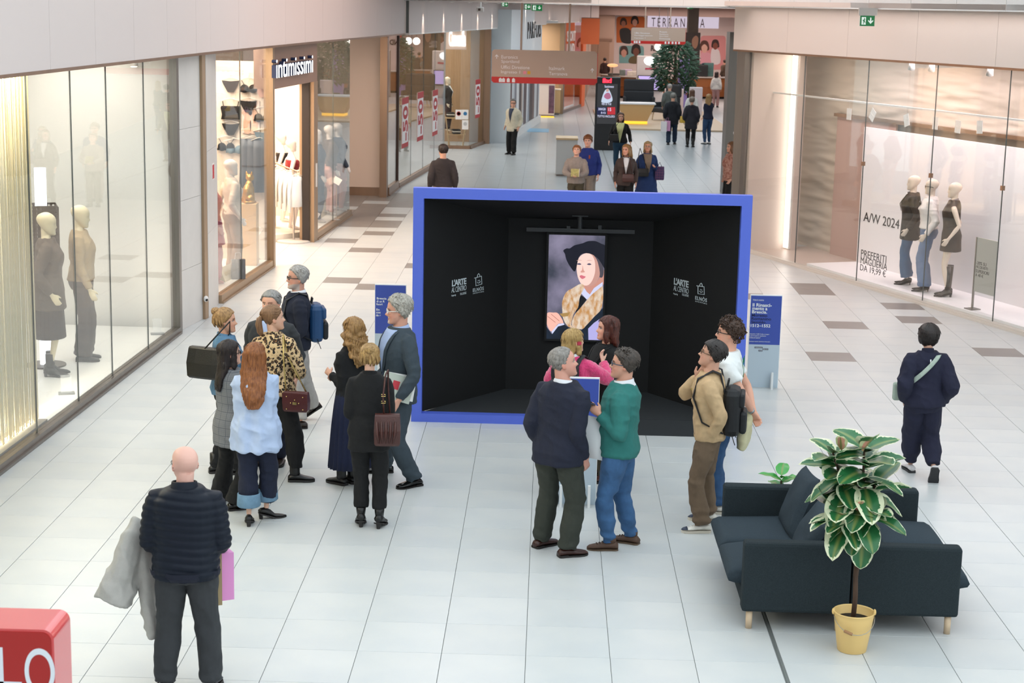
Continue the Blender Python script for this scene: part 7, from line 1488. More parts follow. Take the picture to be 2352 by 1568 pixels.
BK = '#0f0e0e'
def ft(pos, face, px, yaw, *a):
    """foot at a picture point on the floor -> the person's own frame"""
    W_ = at_z(*px) if len(px) == 2 else Vector(px); d = W_-Vector((pos[0], pos[1], 0)); f = math.radians(face); return (d.x*math.cos(f)+d.y*math.sin(f), -d.x*math.sin(f)+d.y*math.cos(f), yaw)+a
def W_of(P, v): return P.M @ Vector(v)
# 1 bald man with the puffer jacket
p = (-2.245, -3.80)
P1 = person('person', p, 4, 1.70, 'm', 1.06, '#dfb0a0', (22, -6), feet=((-.15, .0, 8), (.15, .02, -8)), hands=((-.19, .24, .98), (.19, .24, .96)), poles=((-.25, -1, -.2), (.25, -1, -.2)), top=dict(name='puffer_jacket', mat=C_puff, hem=.475, ease=.038, boxy=.55, style='puffer', sease=.03, cuff=.6, collar=(C_puff, .045, 1.3)), bottom=dict(mat=C_grey, style='straight'), shoes=dict(col='#1c2230', style='sneaker'), hair=dict(style='bald', col='#cfc4bc', line=(2, .62, .2, .42)), specs='#555555', brow='#b9a89c', label='bald man in a navy puffer jacket standing nearest, seen from behind')
P1.patch('hem_band', lambda z: -.5, lambda z: .5, .478, .51, .060, C_navyk, back=True)
ct = empty('grey_coat', W_of(P1, (-.33, .16, .62)), math.radians(4), 'light grey wool coat draped over the arm of the bald man', 'coat'); mg = cloth('grey_coat', '#b3b1ab', .1)
mb = MB(); mb.tube([(-.02, .10, .44), (-.05, .02, .36), (-.10, -.06, .16), (-.16, -.10, -.02)], [(.05, .12), (.07, .15), (.10, .15), (.13, .15)], 14, side=(1, 0, 0)); mb.tube([(.0, .12, .44), (.03, .06, .2), (.06, .02, -.12), (.08, .0, -.30)], [(.05, .12), (.06, .12), (.05, .10), (.035, .07)], 14, side=(1, 0, 0)); remesh('coat_cloth', mb, mg, ct, .012, 2, folds(.010, 3, 6))
for i, (c, dx, dy, lb, hgt) in enumerate((('#9a8763', .25, .10, 'brown paper shopping bag held by the bald man', .36), ('#d98fc6', .30, .20, 'pink paper shopping bag held by the bald man', .33))):
    r = empty('shopping_bag', W_of(P1, (dx-.11, dy+.08, .58)), math.radians(20+8*i), lb, 'bag'); MB().loft([[(-.05, -.14, z), (.05, -.14, z), (.05*(1-.3*z/hgt), .14, z), (-.05*(1-.3*z/hgt), .14, z)] for z in (0, hgt)]).build('bag_body', mat('paper'+c[1:], c, .7), r); MB().tube([(0, -.06, hgt), (0, -.05, hgt+.12), (0, .05, hgt+.12), (0, .06, hgt)], .004, 5).build('bag_handle', mat('paper'+c[1:]), r)
# 2 woman in the sky-blue shirt
p = (-2.43, -.02)
person('person', p, 2, 1.59, 'f', 1.02, '#e0b49c', (0, -8), feet=(ft(p, 2, (572, 1205), 5), ft(p, 2, (612, 1190), -70)), hands=((.04, .22, 1.0), (-.04, .24, .97)), poles=((-.6, -1, -.3), (.6, -1, -.3)), top=dict(name='shirt', mat=C_shirt, hem=.40, ease=.045, flare=.03, boxy=.5, style='shirt', fold=.009, sease=.035, sleeve='long', collar=(C_shirt, .03, 1.15)), bottom=dict(name='jeans', mat=C_djean, style='baggy', hem=.085, cuff=C_cuff), shoes=dict(col=BK, style='pump', block=1), hair=dict(style='long', col='#9a5f30', col2='#6d3c1c', len=1.35, bw=1.2, out=1.9, line=(.80, .6, .1, .4)), label='woman with long ginger hair in an oversized sky blue shirt, seen from behind')
# 3 woman in the plaid blazer
p = (-2.71, .36)
person('person', p, -42, 1.60, 'f', 1.0, '#dcb09a', (-22, -5), feet=(ft(p, -42, (508, 1150), 10), ft(p, -42, (540, 1170), -20)), hands=((.14, .22, 1.03), (.07, .17, 1.34)), poles=((-.5, -1, -.3), (.9, -.2, -1)), top=dict(name='blazer', mat=C_plaid, hem=.40, ease=.022, flare=.015, boxy=.2), bottom=dict(mat=C_blk, style='flare'), shoes=dict(col=BK, style='shoe', rough=.25), hair=dict(style='long', col='#241714', len=.95, fwd=-.02), specs='#2a2020', curl=(.5, .9), label='dark haired woman in a grey plaid blazer with a hand at her chin')
# 4 woman in the denim jacket
p = (-2.97, 1.5)
P4 = person('person', p, -72, 1.66, 'f', 1.0, '#d9a58a', (-12, 0), feet=(ft(p, -72, (497, 1085), 5), ft(p, -72, (548, 1088), -5)), hands=((.06, .24, 1.0), (.02, .26, .98)), top=dict(name='denim_jacket', mat=C_denim, hem=.50, ease=.03, boxy=.4, collar=(C_denim, .035, 1.35)), bottom=dict(mat=C_blk2, style='straight'), shoes=dict(col=BK, style='boot', shaft=.2), hair=dict(style='bun', col='#b08a58', col2='#7a5a36', line=(.80, .62, .18, .42), th=.05), brow='#6a4a34', label='woman with a blonde bun in a denim jacket, at the left of the group')
gp = MB(); gp.tube([P4.org+P4.R @ (Vector((sx*.24, .12, .93))*P4.Hh) for sx in (-1, -.4, .4, 1)], .006, 6); gp.build('hair_sunglasses', mat('specs_1a1412', '#1a1412', .25), P4.root)
def tote(name, lab, P_, rz, w_, h_, d_, m, strap, cat='bag', flap=None, stud=None):
    r = empty(name, P_, rz, lab, cat)
    MB().loft([[(sx*w_/2*k, sy*d_/2*k2, z) for sx, sy in ((-1, -1), (-.5, -1.15), (.5, -1.15), (1, -1), (1, 1), (.5, 1.15), (-.5, 1.15), (-1, 1))] for z, k, k2 in ((0, .9, .8), (.02, 1, 1), (h_*.5, 1.03, 1.05), (h_*.95, .98, .55), (h_, .95, .4))]).build('bag_body', m, r, smooth=False)
    if flap: MB().loft([[(-w_/2*1.02, -d_/2*1.22, z), (w_/2*1.02, -d_/2*1.22, z), (w_/2*1.02, -d_/2*.9, z), (-w_/2*1.02, -d_/2*.9, z)] for z in (h_*.42, h_*.95)]).build('flap', flap, r)
    q = MB(); q.tube([Vector(s_)-Vector((0, 0, 0)) for s_ in strap], .008, 6); q.build('strap', m if not stud else stud, r, smooth=True)
    return r
M_lb = mat('black_leather', '#141211', .4, bump=.15, bscale=80); M_lbr = mat('brown_leather', '#4a251f', .42, var=.25, vscale=10, bump=.2, bscale=70); M_lbu = mat('burgundy_leather', '#4d1f20', .42, bump=.2, bscale=70); M_goldt = mat('gold_trim', '#d9bf7c', .25, metal=.9)
c = at_y(475, 868, 1.36); tote('tote_bag', 'black leather tote bag hanging from the shoulder of the woman in denim', (c.x, 1.36, c.z), math.radians(-20), .36, .30, .12, M_lb, [(.0, -.03, .29), (.10, .03, .42), (.20, .10, .55), (.16, .16, .42), (.08, .06, .29)])
# 5 woman in the leopard shirt
p = (-2.50, 1.44)
P5 = person('person', p, -14, 1.72, 'f', 1.03, '#dcae94', (-52, -3), feet=((-.10, .05, 10), ft(p, -14, (680, 1105), -70)), hands=((-.1, .26, 1.05), (.12, .24, 1.05)), poles=((-.8, -1, -.3), (.8, -1, -.3)), top=dict(name='leopard_blouse', mat=C_leo, hem=.50, ease=.03, flare=.01, boxy=.25, fold=.007, collar=(C_leo, .03, 1.1)), bottom=dict(mat=C_blk, style='jogger', hem=.12), shoes=dict(col=BK, style='boot', shaft=.24, rough=.2, sole='#1a1816'), hair=dict(style='pony', col='#8f6a48', col2='#6b4a30', len=.55, line=(.80, .64, .16, .42), th=.035), label='woman with a ponytail in a leopard print blouse, seen from behind')
c = at_y(680, 945, 1.18); tote('quilted_bag', 'burgundy quilted handbag with gold studs beside the leopard blouse', (c.x, 1.20, c.z), math.radians(-8), .24, .19, .09, M_lbu, [(-.10, 0, .18), (-.13, .02, .5), (-.14, .05, .72), (-.12, .12, .5), (.09, .03, .18)], flap=M_lbu, stud=M_goldt)
qb = bpy.data.objects['quilted_bag']
for i, (x, z) in enumerate(((-.08, .15), (0, .12), (.08, .15), (-.04, .09), (.04, .09), (-.08, .03), (.08, .03))): MB().ell((x, -.058, z), (.006, .006, .006), 8, 5).build('stud', M_goldt, qb)
MB().box((-.02, -.064, .075), (.02, -.056, .10)).build('clasp', M_goldt, qb)
# 6 man behind her
person('person', (-2.62, 1.98), 172, 1.75, 'm', 1.05, '#d9a58c', (-8, 0), top=dict(name='blazer', mat=C_grey, hem=.45, ease=.025, vee=(C_lshirt, .64, .05), lapel=C_grey), bottom=dict(mat=C_djean), shoes=dict(col='#2e211b', style='boot', shaft=.16), hair=dict(style='short', col='#9a9894', col2='#6f6d6a', th=.045), label='grey haired man in a charcoal blazer hidden behind the leopard blouse', res=.8)
# 7 man with the rucksack
p = (-2.60, 3.55)
P7 = person('person', p, 104, 1.76, 'm', 1.06, '#d09a84', (8, -2), feet=(ft(p, 104, (720, 962), 0, .05, -32), ft(p, 104, (690, 984), 0)), hands=((-.20, .20, .98), (.22, .12, .95)), top=dict(mat=C_navyk, hem=.49, ease=.02, collar=(C_wshirt, .032, 1.2)), bottom=dict(mat=C_stone, style='straight'), shoes=dict(col='#2c211b', style='shoe'), hair=dict(style='short', col='#b3aea8', col2='#7d7974', th=.06, wav=.7, line=(.82, .70, .2, .4)), beard='#b5afaa', brow='#6a625c', specs='#14100f', belly=.012, label='grey bearded man in a navy sweater walking left with a blue rucksack')
def rucksack(P_, lab, m1, m2, z=1.0, s=1.0, dy=-.20, strapmat=None, name='backpack'):
    M_ = P_.M; o = M_ @ Vector((0, dy, z)); r = empty(name, o, P_.root.rotation_euler.z, lab, 'backpack')
    mb = MB().box((-.15*s, -.13*s, 0), (.15*s, .03, .44*s), .06*s); mb.build('pack_body', m1, r, smooth=False)
    MB().box((-.12*s, -.185*s, .03*s), (.12*s, -.12*s, .24*s), .03*s).build('front_pocket', m2, r); MB().box((-.13*s, -.16*s, .27*s), (.13*s, -.11*s, .40*s), .02).build('top_pocket', m1, r)
    MB().tube([(-.04, .0, .44*s), (-.035, -.01, .50*s), (.035, -.01, .50*s), (.04, .0, .44*s)], .010, 8).build('grab_loop', m2, r)
    hgt = P_.h
    for sx in (-1, 1):
        top_ = .80*hgt-z+.055; MB().tube([(sx*.09, .02, .40*s), (sx*.10, .06, top_-.01), (sx*.105, -dy*.7+.03, top_+.015), (sx*.11, -dy+.115, top_-.06), (sx*.13, -dy+.15, top_-.22), (sx*.20, -dy+.06, .14), (sx*.15, .02, .04)], [(.024, .008)]*7, 8, side=(1, 0, 0)).build('shoulder_strap', m2, r)
        MB().tube([(sx*.13, -.05, .05), (sx*.14, -.09, -.06)], [(.012, .004), (.012, .004)], 6).build('strap_end', m2, r)
    return r
M_nyb = mat('black_nylon', '#121418', .6, bump=.2, bscale=160); M_nyu = mat('blue_nylon', '#15406b', .5, bump=.2, bscale=160)
rucksack(P7, 'blue and black rucksack on the back of the bearded man', M_nyu, M_nyb, .93, .95, -.16)
# 8 woman with the wavy hair
p = (-1.73, 1.26)
person('person', p, 48, 1.64, 'f', 1.0, '#d9a890', (-8, 0), feet=(ft(p, 48, (782, 1112), 8), ft(p, 48, (806, 1108), -4)), hands=((-.08, .22, 1.06), (.04, .22, 1.0)), top=dict(mat=C_blk2, hem=.545, ease=.022, fold=.004), bottom=dict(mat=C_sk, style='skirt', hem=.12, top=.60, flare=.075, pleat=.012), shoes=dict(col=BK, style='boot', shaft=.24), hair=dict(style='wavy', col='#a9824e', col2='#76542c', len=.92, curl=.07, bw=1.12), label='woman with long wavy blonde hair, a black sweater and a navy pleated skirt')
# 9 woman with the bun and the brown bag
p = (-1.43, -.05)
person('person', p, 1, 1.61, 'f', .98, '#dcaf98', (3, -4), feet=(ft(p, 1, (829, 1206), 6), ft(p, 1, (872, 1210), -8)), hands=((-.13, .2, .98), (.13, .2, .98)), poles=((-.2, -1, -.2), (.2, -1, -.2)), top=dict(name='blazer', mat=C_blk, hem=.415, ease=.03, flare=.012, boxy=.3, fold=.004, collar=(C_blk, .03, 1.25)), bottom=dict(mat=C_blk, style='straight', hem=.075), shoes=dict(col=BK, style='heel', shaft=.12, rt=.045), hair=dict(style='bun', col='#b9975f', col2='#7d5c34', line=(.80, .6, .14, .42), th=.045, wav=.8), label='woman with a messy blonde bun in a black trouser suit, seen from behind')
c = at_y(889, 1022, -.30); tote('leather_handbag', 'soft brown leather handbag on the shoulder of the woman in black', (c.x, -.28, c.z), math.radians(4), .22, .27, .13, M_lbr, [(-.03, .02, .25), (-.04, .03, .42), (-.02, .06, .60), (.0, .10, .635), (.0, .16, .5), (.02, .08, .25)])
hb = bpy.data.objects['leather_handbag']
for i in range(5): MB().tube([(-.09+.04*i, -.075, .22), (-.085+.038*i, -.088, .12), (-.07+.03*i, -.08, .03)], [.008, .014, .006], 6).build('leather_fold', M_lbr, hb, smooth=True)
for z in (.36, .42): MB().tube([(-.055, .02, z), (-.02, .02, z), (-.02, .04, z+.012), (-.055, .04, z+.012)], .004, 5).build('buckle', M_goldt, hb)
# 10 man in the suit
p = (-1.31, 1.38)
P10 = person('person', p, 120, 1.885, 'm', 1.0, '#d6a08a', (-20, 4), feet=(ft(p, 120, (951, 1116), 8), ft(p, 120, (884, 1084), -22)), hands=((-.27, .12, .93), (.2, .2, .98)), poles=((-.9, -1, -.1), None), top=dict(name='suit_jacket', mat=C_suit, hem=.455, ease=.024, flare=.015, collar=(C_lshirt, .035, 1.12), vee=(C_lshirt, .60, .055), lapel=C_suit), bottom=dict(mat=C_suit, style='straight'), shoes=dict(col='#101010', rough=.2), hair=dict(style='messy', col='#bcb8ae', col2='#837e74', th=.085, wav=.8, goat=True, line=(.82, .68, .12, .4)), beard='#cfc8c0', brow='#5a4a42', specs='#e6e4e0', label='tall grey haired man in a slate suit with a tie, looking left')
P10.patch('tie', lambda z: -.026+.012*(z > .80), lambda z: .026-.012*(z > .80), .60, .825, .034, mat('tie_check', '#5d6a80', .6, var=.5, vscale=90), n=3)
for i, (c, dz, lb) in enumerate((('#e9e9e6', 0, 'white folder under the arm of the man in the suit'), ('#b9c0b4', .01, 'printed leaflet with a red mark held by the man in the suit'))):
    r = empty('folder' if i == 0 else 'leaflet', W_of(P10, (-.235-.02*i, .12+.04*i, .93)), P10.root.rotation_euler.z+math.radians(0), lb, 'papers')
    o = MB().box((-.012, -.17, -.04), (-.004, .16, .20)).build('sheet', mat('paper_'+c[1:], c, .6), r); o.rotation_euler = (math.radians(14+6*i), math.radians(6), 0)
    if i: o2 = MB().box((-.014, -.02, .06), (-.0125, .05, .14)).build('red_mark', mat('leaflet_red', '#c03a44', .5), r); o2.rotation_euler = o.rotation_euler
# 11 man in the navy blazer
p = (.215, -.69)
person('person', p, -38, 1.80, 'm', 1.07, '#d79f8c', (-42, -9), lean=6, feet=(ft(p, -38, (1243, 1255), -10), ft(p, -38, (1302, 1277), -30)), hands=((-.20, .06, .90), (.20, .10, .87)), top=dict(name='blazer', mat=C_navyw, hem=.455, ease=.03, flare=.025, boxy=.2, collar=(C_wshirt, .03, 1.12)), bottom=dict(mat=C_olv, style='straight'), shoes=dict(col='#3e1f18', rough=.35), hair=dict(style='short', col='#9b9690', col2='#6a655f', line=(.86, .76, .14, .40), th=.032, wav=.6), brow='#8a7a70', label='grey haired man in a navy blazer and loafers, back to the camera')
# 12 man in teal
p = (.73, -.55)
P12 = person('person', p, 78, 1.78, 'm', 1.04, '#d39d86', (8, -5), feet=(ft(p, 78, (1398, 1262), 12), ft(p, 78, (1448, 1247), -14)), hands=((-.17, .15, 1.24), (.10, .2, 1.04)), poles=((-.4, -.8, -1), (.6, -1, -.4)), top=dict(mat=C_teal, hem=.49, ease=.03, boxy=.3, fold=.006, collar=(C_wshirt, .04, 1.22)), bottom=dict(name='jeans', mat=C_jean, style='slim', ease=.016, bunch=.009), shoes=dict(col='#5a4234', style='ankle', shaft=.11, rough=.7, sole='#6a5746', lace='#3a2c24'), hair=dict(style='messy', col='#4a4038', col2='#2e2722', th=.06, line=(.80, .70, .16, .42)), specs='#47525f', curl=(.9, .7), belly=.01, label='man in a teal sweater and jeans holding a phone, facing left')
ph = empty('smartphone', W_of(P12, (-.15, .26, 1.32)), P12.root.rotation_euler.z, 'dark blue phone in the hand of the man in teal', 'phone'); o = MB().box((-.035, -.07, -.005), (.035, .07, .005), .004).build('phone_body', mat('phone_blue', '#1a2c44', .2), ph); o.rotation_euler = (.35, 0, .4); o = MB().box((-.031, -.064, .005), (.031, .064, .006)).build('phone_glass', mat('phone_glass', '#0a0d12', .05), ph); o.rotation_euler = (.35, 0, .4)
pp_ = empty('paper_sheaf', W_of(P12, (-.13, .22, 1.0)), P12.root.rotation_euler.z, 'white papers held against the teal sweater', 'papers'); mb = MB(); mb.loft([[(-.012*math.sin(3*t), -.10+.3*t, -.18+dz+.05*t) for t in (0, .25, .5, .75, 1)] for dz in (0, .18, .36)], cap=False, close=False); o = mb.build('sheet', mat('paper_white', '#eceef0', .6), pp_, smooth=True); md = o.modifiers.new('t', 'SOLIDIFY'); md.thickness = .006
# 13 woman in pink
p = (.36, 1.24)
P13 = person('person', p, -24, 1.585, 'f', 1.05, '#e2b49e', (-38, -4), hands=((-.12, .24, 1.0), (.16, .33, 1.22)), poles=((-1, -.6, -.3), (.9, -.3, -1)), handdir=(None, (-.35, .2, 1)), top=dict(mat=C_pink, hem=.50, ease=.03, boxy=.35, style='fuzzy', collar=(C_wshirt, .03, 1.5)), bottom=dict(mat=C_djean), shoes=dict(col=BK), hair=dict(style='long', col='#c4a468', col2='#8f6f3c', len=.45, bw=.95, curl=.04), curl=(.5, .7), label='blonde woman in a fuzzy pink sweater talking, half hidden by the men')
cl = MB(); [cl.prism([(-.012, -.016), (.012, -.016), (.014, .01), (0, .02), (-.014, .01)], P13.org+P13.R @ (Vector((.37+.01*k, .02+.06*k, .46))*P13.Hh), P13.R @ Vector((0, 1, 0)), P13.R @ Vector((0, 0, 1)), .01) for k in (0, 1)]; cl.build('hair_clip', mat('clip_red', '#b8324a', .4), P13.root)
rucksack(P13, 'small black rucksack on the back of the woman in pink', M_nyb, M_nyb, .92, .85, -.16)
# 14 woman with auburn hair
p = (.67, 1.70)
P14 = person('person', p, 122, 1.63, 'f', 1.02, '#dba48c', (-22, -4), feet=(ft(p, 122, (1388, 1104), 10), ft(p, 122, (1380, 1090), -10)), hands=((.16, .22, 1.06), (-.14, .22, 1.10)), poles=((-1, -.3, -.4), (1, -.3, -.4)), top=dict(name='blazer', mat=C_blk, hem=.45, ease=.025, vee=(C_blk2, .62, .06), lapel=C_blk), bottom=dict(mat=C_brown, style='straight'), shoes=dict(col='#4a241a', style='boot', shaft=.14), hair=dict(style='bob', col='#5a2717', col2='#38150c', len=.32, bw=1.08, fwd=.03, front=-.12, line=(.80, .6, .2, .4)), brow='#4a2418', lips=(.95, .5, .5), label='smiling woman with auburn hair in a black blazer beside the booth screen')
nk = MB(); nk.tube([P14.tp(sx*.045, .06+.03*(1-abs(sx)), .80*1.65-.06*(1-abs(sx))) for sx in (-1, -.5, 0, .5, 1)], .0025, 5); nk.ell(P14.tp(0, .105, .80*1.65-.075), (.014, .006, .018)); nk.build('necklace', M_goldt, P14.root)
# 15 man in beige
p = (1.55, .15)
P15 = person('person', p, 82, 1.74, 'm', .98, '#d2a088', (-4, -14), lean=3, feet=(ft(p, 82, (1612, 1222), 12), ft(p, 82, (1626, 1196), -6)), hands=((-.13, .0, .86), (.07, .13, 1.37)), poles=((-.6, -1, 0), (1, .2, -1)), top=dict(mat=C_beige, hem=.49, ease=.022, boxy=.25, fold=.007, collar=(C_beige, .012, 1.15)), bottom=dict(mat=C_khaki, style='straight', bunch=.010), shoes=dict(col='#e6e2d8', style='sneaker', sole='#d9d0c0', lace='#f2efe8', toe='#3a4254'), hair=dict(style='short', col='#2b2320', th=.055, wav=.6, line=(.78, .70, .2, .42)), specs='#6a5038', label='dark haired man in a beige sweater with a hand at his neck')
P15.patch('chest_emblem', lambda z: -.055, lambda z: -.03, .735, .748, .030, mat('emblem_yellow', '#b9a23a', .5), n=2, rows=2)
rucksack(P15, 'slim black backpack on the back of the man in beige', M_nyb, M_nyb, .88, .98, -.14)
# 16 man in the white tee
p = (1.73, .74)
P16 = person('person', p, 78, 1.81, 'm', 1.0, '#dba48c', (6, -6), feet=((-.1, .02, 8), (.1, .04, -6)), hands=((-.05, -.26, .97), (.04, -.27, .95)), poles=((-1, -.3, 0), (1, -.3, 0)), handdir=((.4, -.4, -.8), (-.4, -.4, -.8)), top=dict(name='t_shirt', mat=C_white, hem=.47, ease=.03, boxy=.35, sleeve='short', fold=.006), bottom=dict(name='jeans', mat=C_jean2, style='straight'), shoes=dict(col='#d8d4cc', style='sneaker', sole='#cfc8ba'), hair=dict(style='curly', col='#4a3020', col2='#2c1a10', line=(.76, .66, .2, .44), th=.05), specs='#3a2c24', label='curly haired man in a white T-shirt with his hands behind his back')
def back_text(P_, body, w_, h_, z, m, name='back_print'):
    b_ = P_.section(.75, .035); o = P_.M @ P_.tp(w_/2, b_[2]-b_[1], z); text(name, body, o, (P_.M.to_3x3() @ Vector((-1, 0, 0))), (0, 0, 1), w_, h_, m, P_.root, .004)
back_text(P16, '12', .15, .20, 1.26, mat('print_green', '#1f7a4c', .6))
jk = empty('beige_jacket', W_of(P16, (0, -.22, .62)), P16.root.rotation_euler.z, 'cream jacket hanging from the hands of the man in the white T-shirt', 'jacket'); mb = MB(); mb.tube([(0, -.02, .34), (.0, -.0, .24), (.01, .03, .08), (.0, .05, -.02)], [(.04, .03), (.10, .045), (.12, .05), (.10, .04)], 14, side=(1, 0, 0)); remesh('jacket_cloth', mb, cloth('cream_jacket', '#cfc9a4', .1), jk, .011, 2, folds(.010, 8, 5))
wt = MB(); sh, el, wr = P16.arms[0]; d_ = (wr-el).normalized(); wt.tube([el.lerp(wr, .93)-d_*.012, el.lerp(wr, .93)+d_*.012], .031, 14); wt.build('wrist_watch', mat('steel', '#9aa0a4', .3, metal=.9), P16.root, smooth=True)
# 17 person walking away
p = (3.84, 2.04)
P17 = person('person', p, 0, 1.61, 'f', 1.02, '#c99a84', (0, 0), feet=(ft(p, 0, (2090, 1082), 8), ft(p, 0, (2143, 1108), -4, .07, -62)), hands=((-.19, .03, .84), (.19, .03, .84)), poles=((-.45, -1, 0), (.45, -1, 0)), top=dict(name='track_top', mat=C_track, hem=.50, ease=.042, boxy=.55, fold=.007, sease=.04, cuff=.7, collar=(C_track, .04, 1.15)), bottom=dict(name='track_trousers', mat=C_track, style='jogger', ease=.022, hem=.075, bunch=.008), shoes=dict(col='#d9d5d6', style='sneaker', sole='#2a2a2c'), hair=dict(style='short', col='#22140f', col2='#120a08', th=.12, wav=.3, line=(.72, .52, .06, .30), vol=lambda x, y, z: 1+.25*np.clip(.5-z, 0, 1)), label='person with dark bobbed hair walking away in a navy tracksuit')
sb_ = empty('crossbody_bag', W_of(P17, (-.19, .13, .85)), 0, 'pale green crossbody strap and bag on the person in the tracksuit', 'bag'); MB().box((-.09, -.01, -.09), (.05, .06, .09), .02).build('bag_body', cloth('sage', '#a9b8aa', .1), sb_)
o = P17.patch('strap_tmp', lambda z: -.20+(z-.62)*1.42-.028, lambda z: -.20+(z-.62)*1.42+.028, .60, .825, .066, cloth('sage_strap', '#b4c3b6', .25, vs=20), back=True, n=3, rows=18); o.name = 'shoulder_strap'; o.parent = sb_; o.matrix_parent_inverse = Matrix.Translation(-sb_.location) @ P17.M
P17.patch('neck_label', lambda z: .0, lambda z: .014, .775, .80, .052, mat('label_white', '#d8d8d8', .6), back=True, n=2, rows=2)
# ---------------------------------------------------------------- people farther down the mall
def bp_(label, pos, face, h, sex, top, bot, hair, shoes=None, res=.55, **k):
    return person('person', pos, face, h, sex, k.pop('w', 1.0), k.pop('skin', '#d9a58c'), k.pop('head', (0, 0)), top=top, bottom=bot, hair=hair, shoes=shoes or dict(col=BK), res=res, label=label, **k)
T_ = lambda m, **k: dict(mat=m, **k); H = lambda s, c, **k: dict(style=s, col=c, **k)
bp_('man in a dark jacket walking away behind the booth', (-2.06, 20.0), 8, 1.78, 'm', T_(cloth('dk_jacket', '#332c2c'), name='jacket', hem=.52, ease=.03, boxy=.3), T_(cloth('tan_chino', '#b09474')), H('short', '#2e1d16', th=.05), res=.8, head=(15, 0), specs='#2a2420')
B2 = bp_('boy in a grey sweatshirt looking down at a booklet', (.67, 22.55), 176, 1.62, 'm', T_(cloth('grey_sweat', '#9a8f88'), hem=.49, ease=.03, boxy=.3), T_(cloth('olive_short', '#4d4636')), H('short', '#a0602f', th=.07, wav=.7, line=(.70, .62, .2, .42)), res=.8, head=(-4, -22), hands=((-.06, .30, .98), (.07, .30, .98)), poles=((-1, -.5, -.3), (1, -.5, -.3)), skin='#e2b09a')
bk = empty('booklet', W_of(B2, (.0, .36, 1.04)), B2.root.rotation_euler.z, 'small yellow booklet in the hands of the boy in grey', 'booklet'); o = MB().box((-.09, -.004, -.08), (.09, .004, .10)).build('cover', mat('booklet_yellow', '#b9b26a', .5, var=.5, vscale=14), bk); o.rotation_euler = (.5, 0, 0); o2 = MB().box((-.092, -.003, -.082), (-.086, .012, .102)).build('spine', M_white, bk); o2.rotation_euler = (.5, 0, 0)
bp_('taller boy in a royal blue sweatshirt behind the grey one', (.93, 23.5), 172, 1.77, 'm', T_(cloth('royal_blue', '#20337e'), hem=.50, ease=.03, boxy=.3, collar=(C_wshirt, .012, 1.2)), T_(cloth('grey_jog', '#8d847c'), style='jogger'), H('short', '#8a5028', th=.08, wav=.6, line=(.70, .62, .2, .42)), res=.8, skin='#e0ac96').patch('chest_emblem', lambda z: -.08, lambda z: -.045, .71, .755, .036, mat('emblem_red', '#b8502e', .5, var=.6, vscale=20), n=2, rows=3)
B4 = bp_('woman with light brown hair in a brown blazer walking towards the booth', (1.75, 22.6), 178, 1.68, 'f', T_(cloth('brown_blazer', '#4a3c38'), name='blazer', hem=.47, ease=.026, vee=(C_wshirt, .62, .045), lapel=cloth('brown_blazer', '#4a3c38')), T_(C_blk), H('long', '#b0834e', len=.55, bw=1.05, line=(.80, .6, .2, .4)), res=.8, head=(-30, 0), feet=((-.08, .2, 0), (.09, -.15, 0)), skin='#dba28a')
c = W_of(B4, (-.05, .20, .86)); tote('belt_bag', 'brown crossbody bag on the woman in the brown blazer', c, B4.root.rotation_euler.z, .24, .17, .08, M_lbr, [(.1, 0, .16), (.13, -.04, .40), (.1, -.12, .56), (-.02, -.1, .5), (-.1, 0, .16)])
B5 = bp_('older blonde woman in a blue coat with a handbag', (2.28, 23.9), 184, 1.63, 'f', T_(cloth('blue_coat', '#1d3768'), name='coat', hem=.30, ease=.035, flare=.05, boxy=.3, vee=(cloth('taupe_knit', '#8f7c6a'), .45, .06)), T_(cloth('sand_trouser', '#b0a08e')), H('bob', '#c9a878', len=.12, bw=1.0, line=(.78, .6, .2, .4)), res=.8, head=(-10, -6), specs='#c9b8a8', hands=((-.14, .22, 1.08), (.26, .05, .82)), skin='#d79a80')
c = W_of(B5, (.12, .2, .86)); tote('shoulder_bag', 'black handbag worn across the blue coat', c, B5.root.rotation_euler.z, .26, .18, .09, M_lb, [(.1, 0, .17), (.1, -.06, .45), (.06, -.14, .62), (-.1, 0, .17)])
c = W_of(B5, (-.27, .1, .78)); tote('checked_bag', 'blue checked shopping bag on the arm of the woman in the blue coat', c, B5.root.rotation_euler.z, .2, .30, .1, plaid('bag_check', '#2a2f5c', '#a05a6a', 18), [(-.05, 0, .28), (0, 0, .40), (.05, 0, .28)])
B6 = bp_('woman in a black jacket and pale yellow top beside the black totem', (2.05, 33.6), 176, 1.68, 'f', T_(C_blk, name='jacket', hem=.50, ease=.025, vee=(cloth('lemon_knit', '#d4d49a'), .50, .075)), T_(cloth('teal_jean', '#1e3f56'), style='slim'), H('long', '#5a3a26', len=.55, bw=1.1), head=(10, -4), w=1.1, hands=((-.30, .05, .86), (.30, .05, .86)))
c = W_of(B6, (.16, .2, .90)); tote('sling_bag', 'black sling bag on the woman with the yellow top', c, B6.root.rotation_euler.z, .24, .18, .09, M_lb, [(.1, -.02, .17), (-.1, -.01, .5), (-.22, -.14, .56), (-.1, 0, .17)])
bp_('man in a cream jacket and sunglasses strolling by the boutique wall', (-1.07, 38.7), 150, 1.72, 'm', T_(cloth('cream_blazer', '#cfc6b0'), name='jacket', hem=.42, ease=.03, boxy=.2, vee=(mat('navy_tie', '#1d2a44', .6), .58, .05)), T_(C_blk), H('short', '#6d6660', th=.05), head=(25, 0), specs='#141212', feet=((-.12, .1, 10), (.14, -.05, -10)))
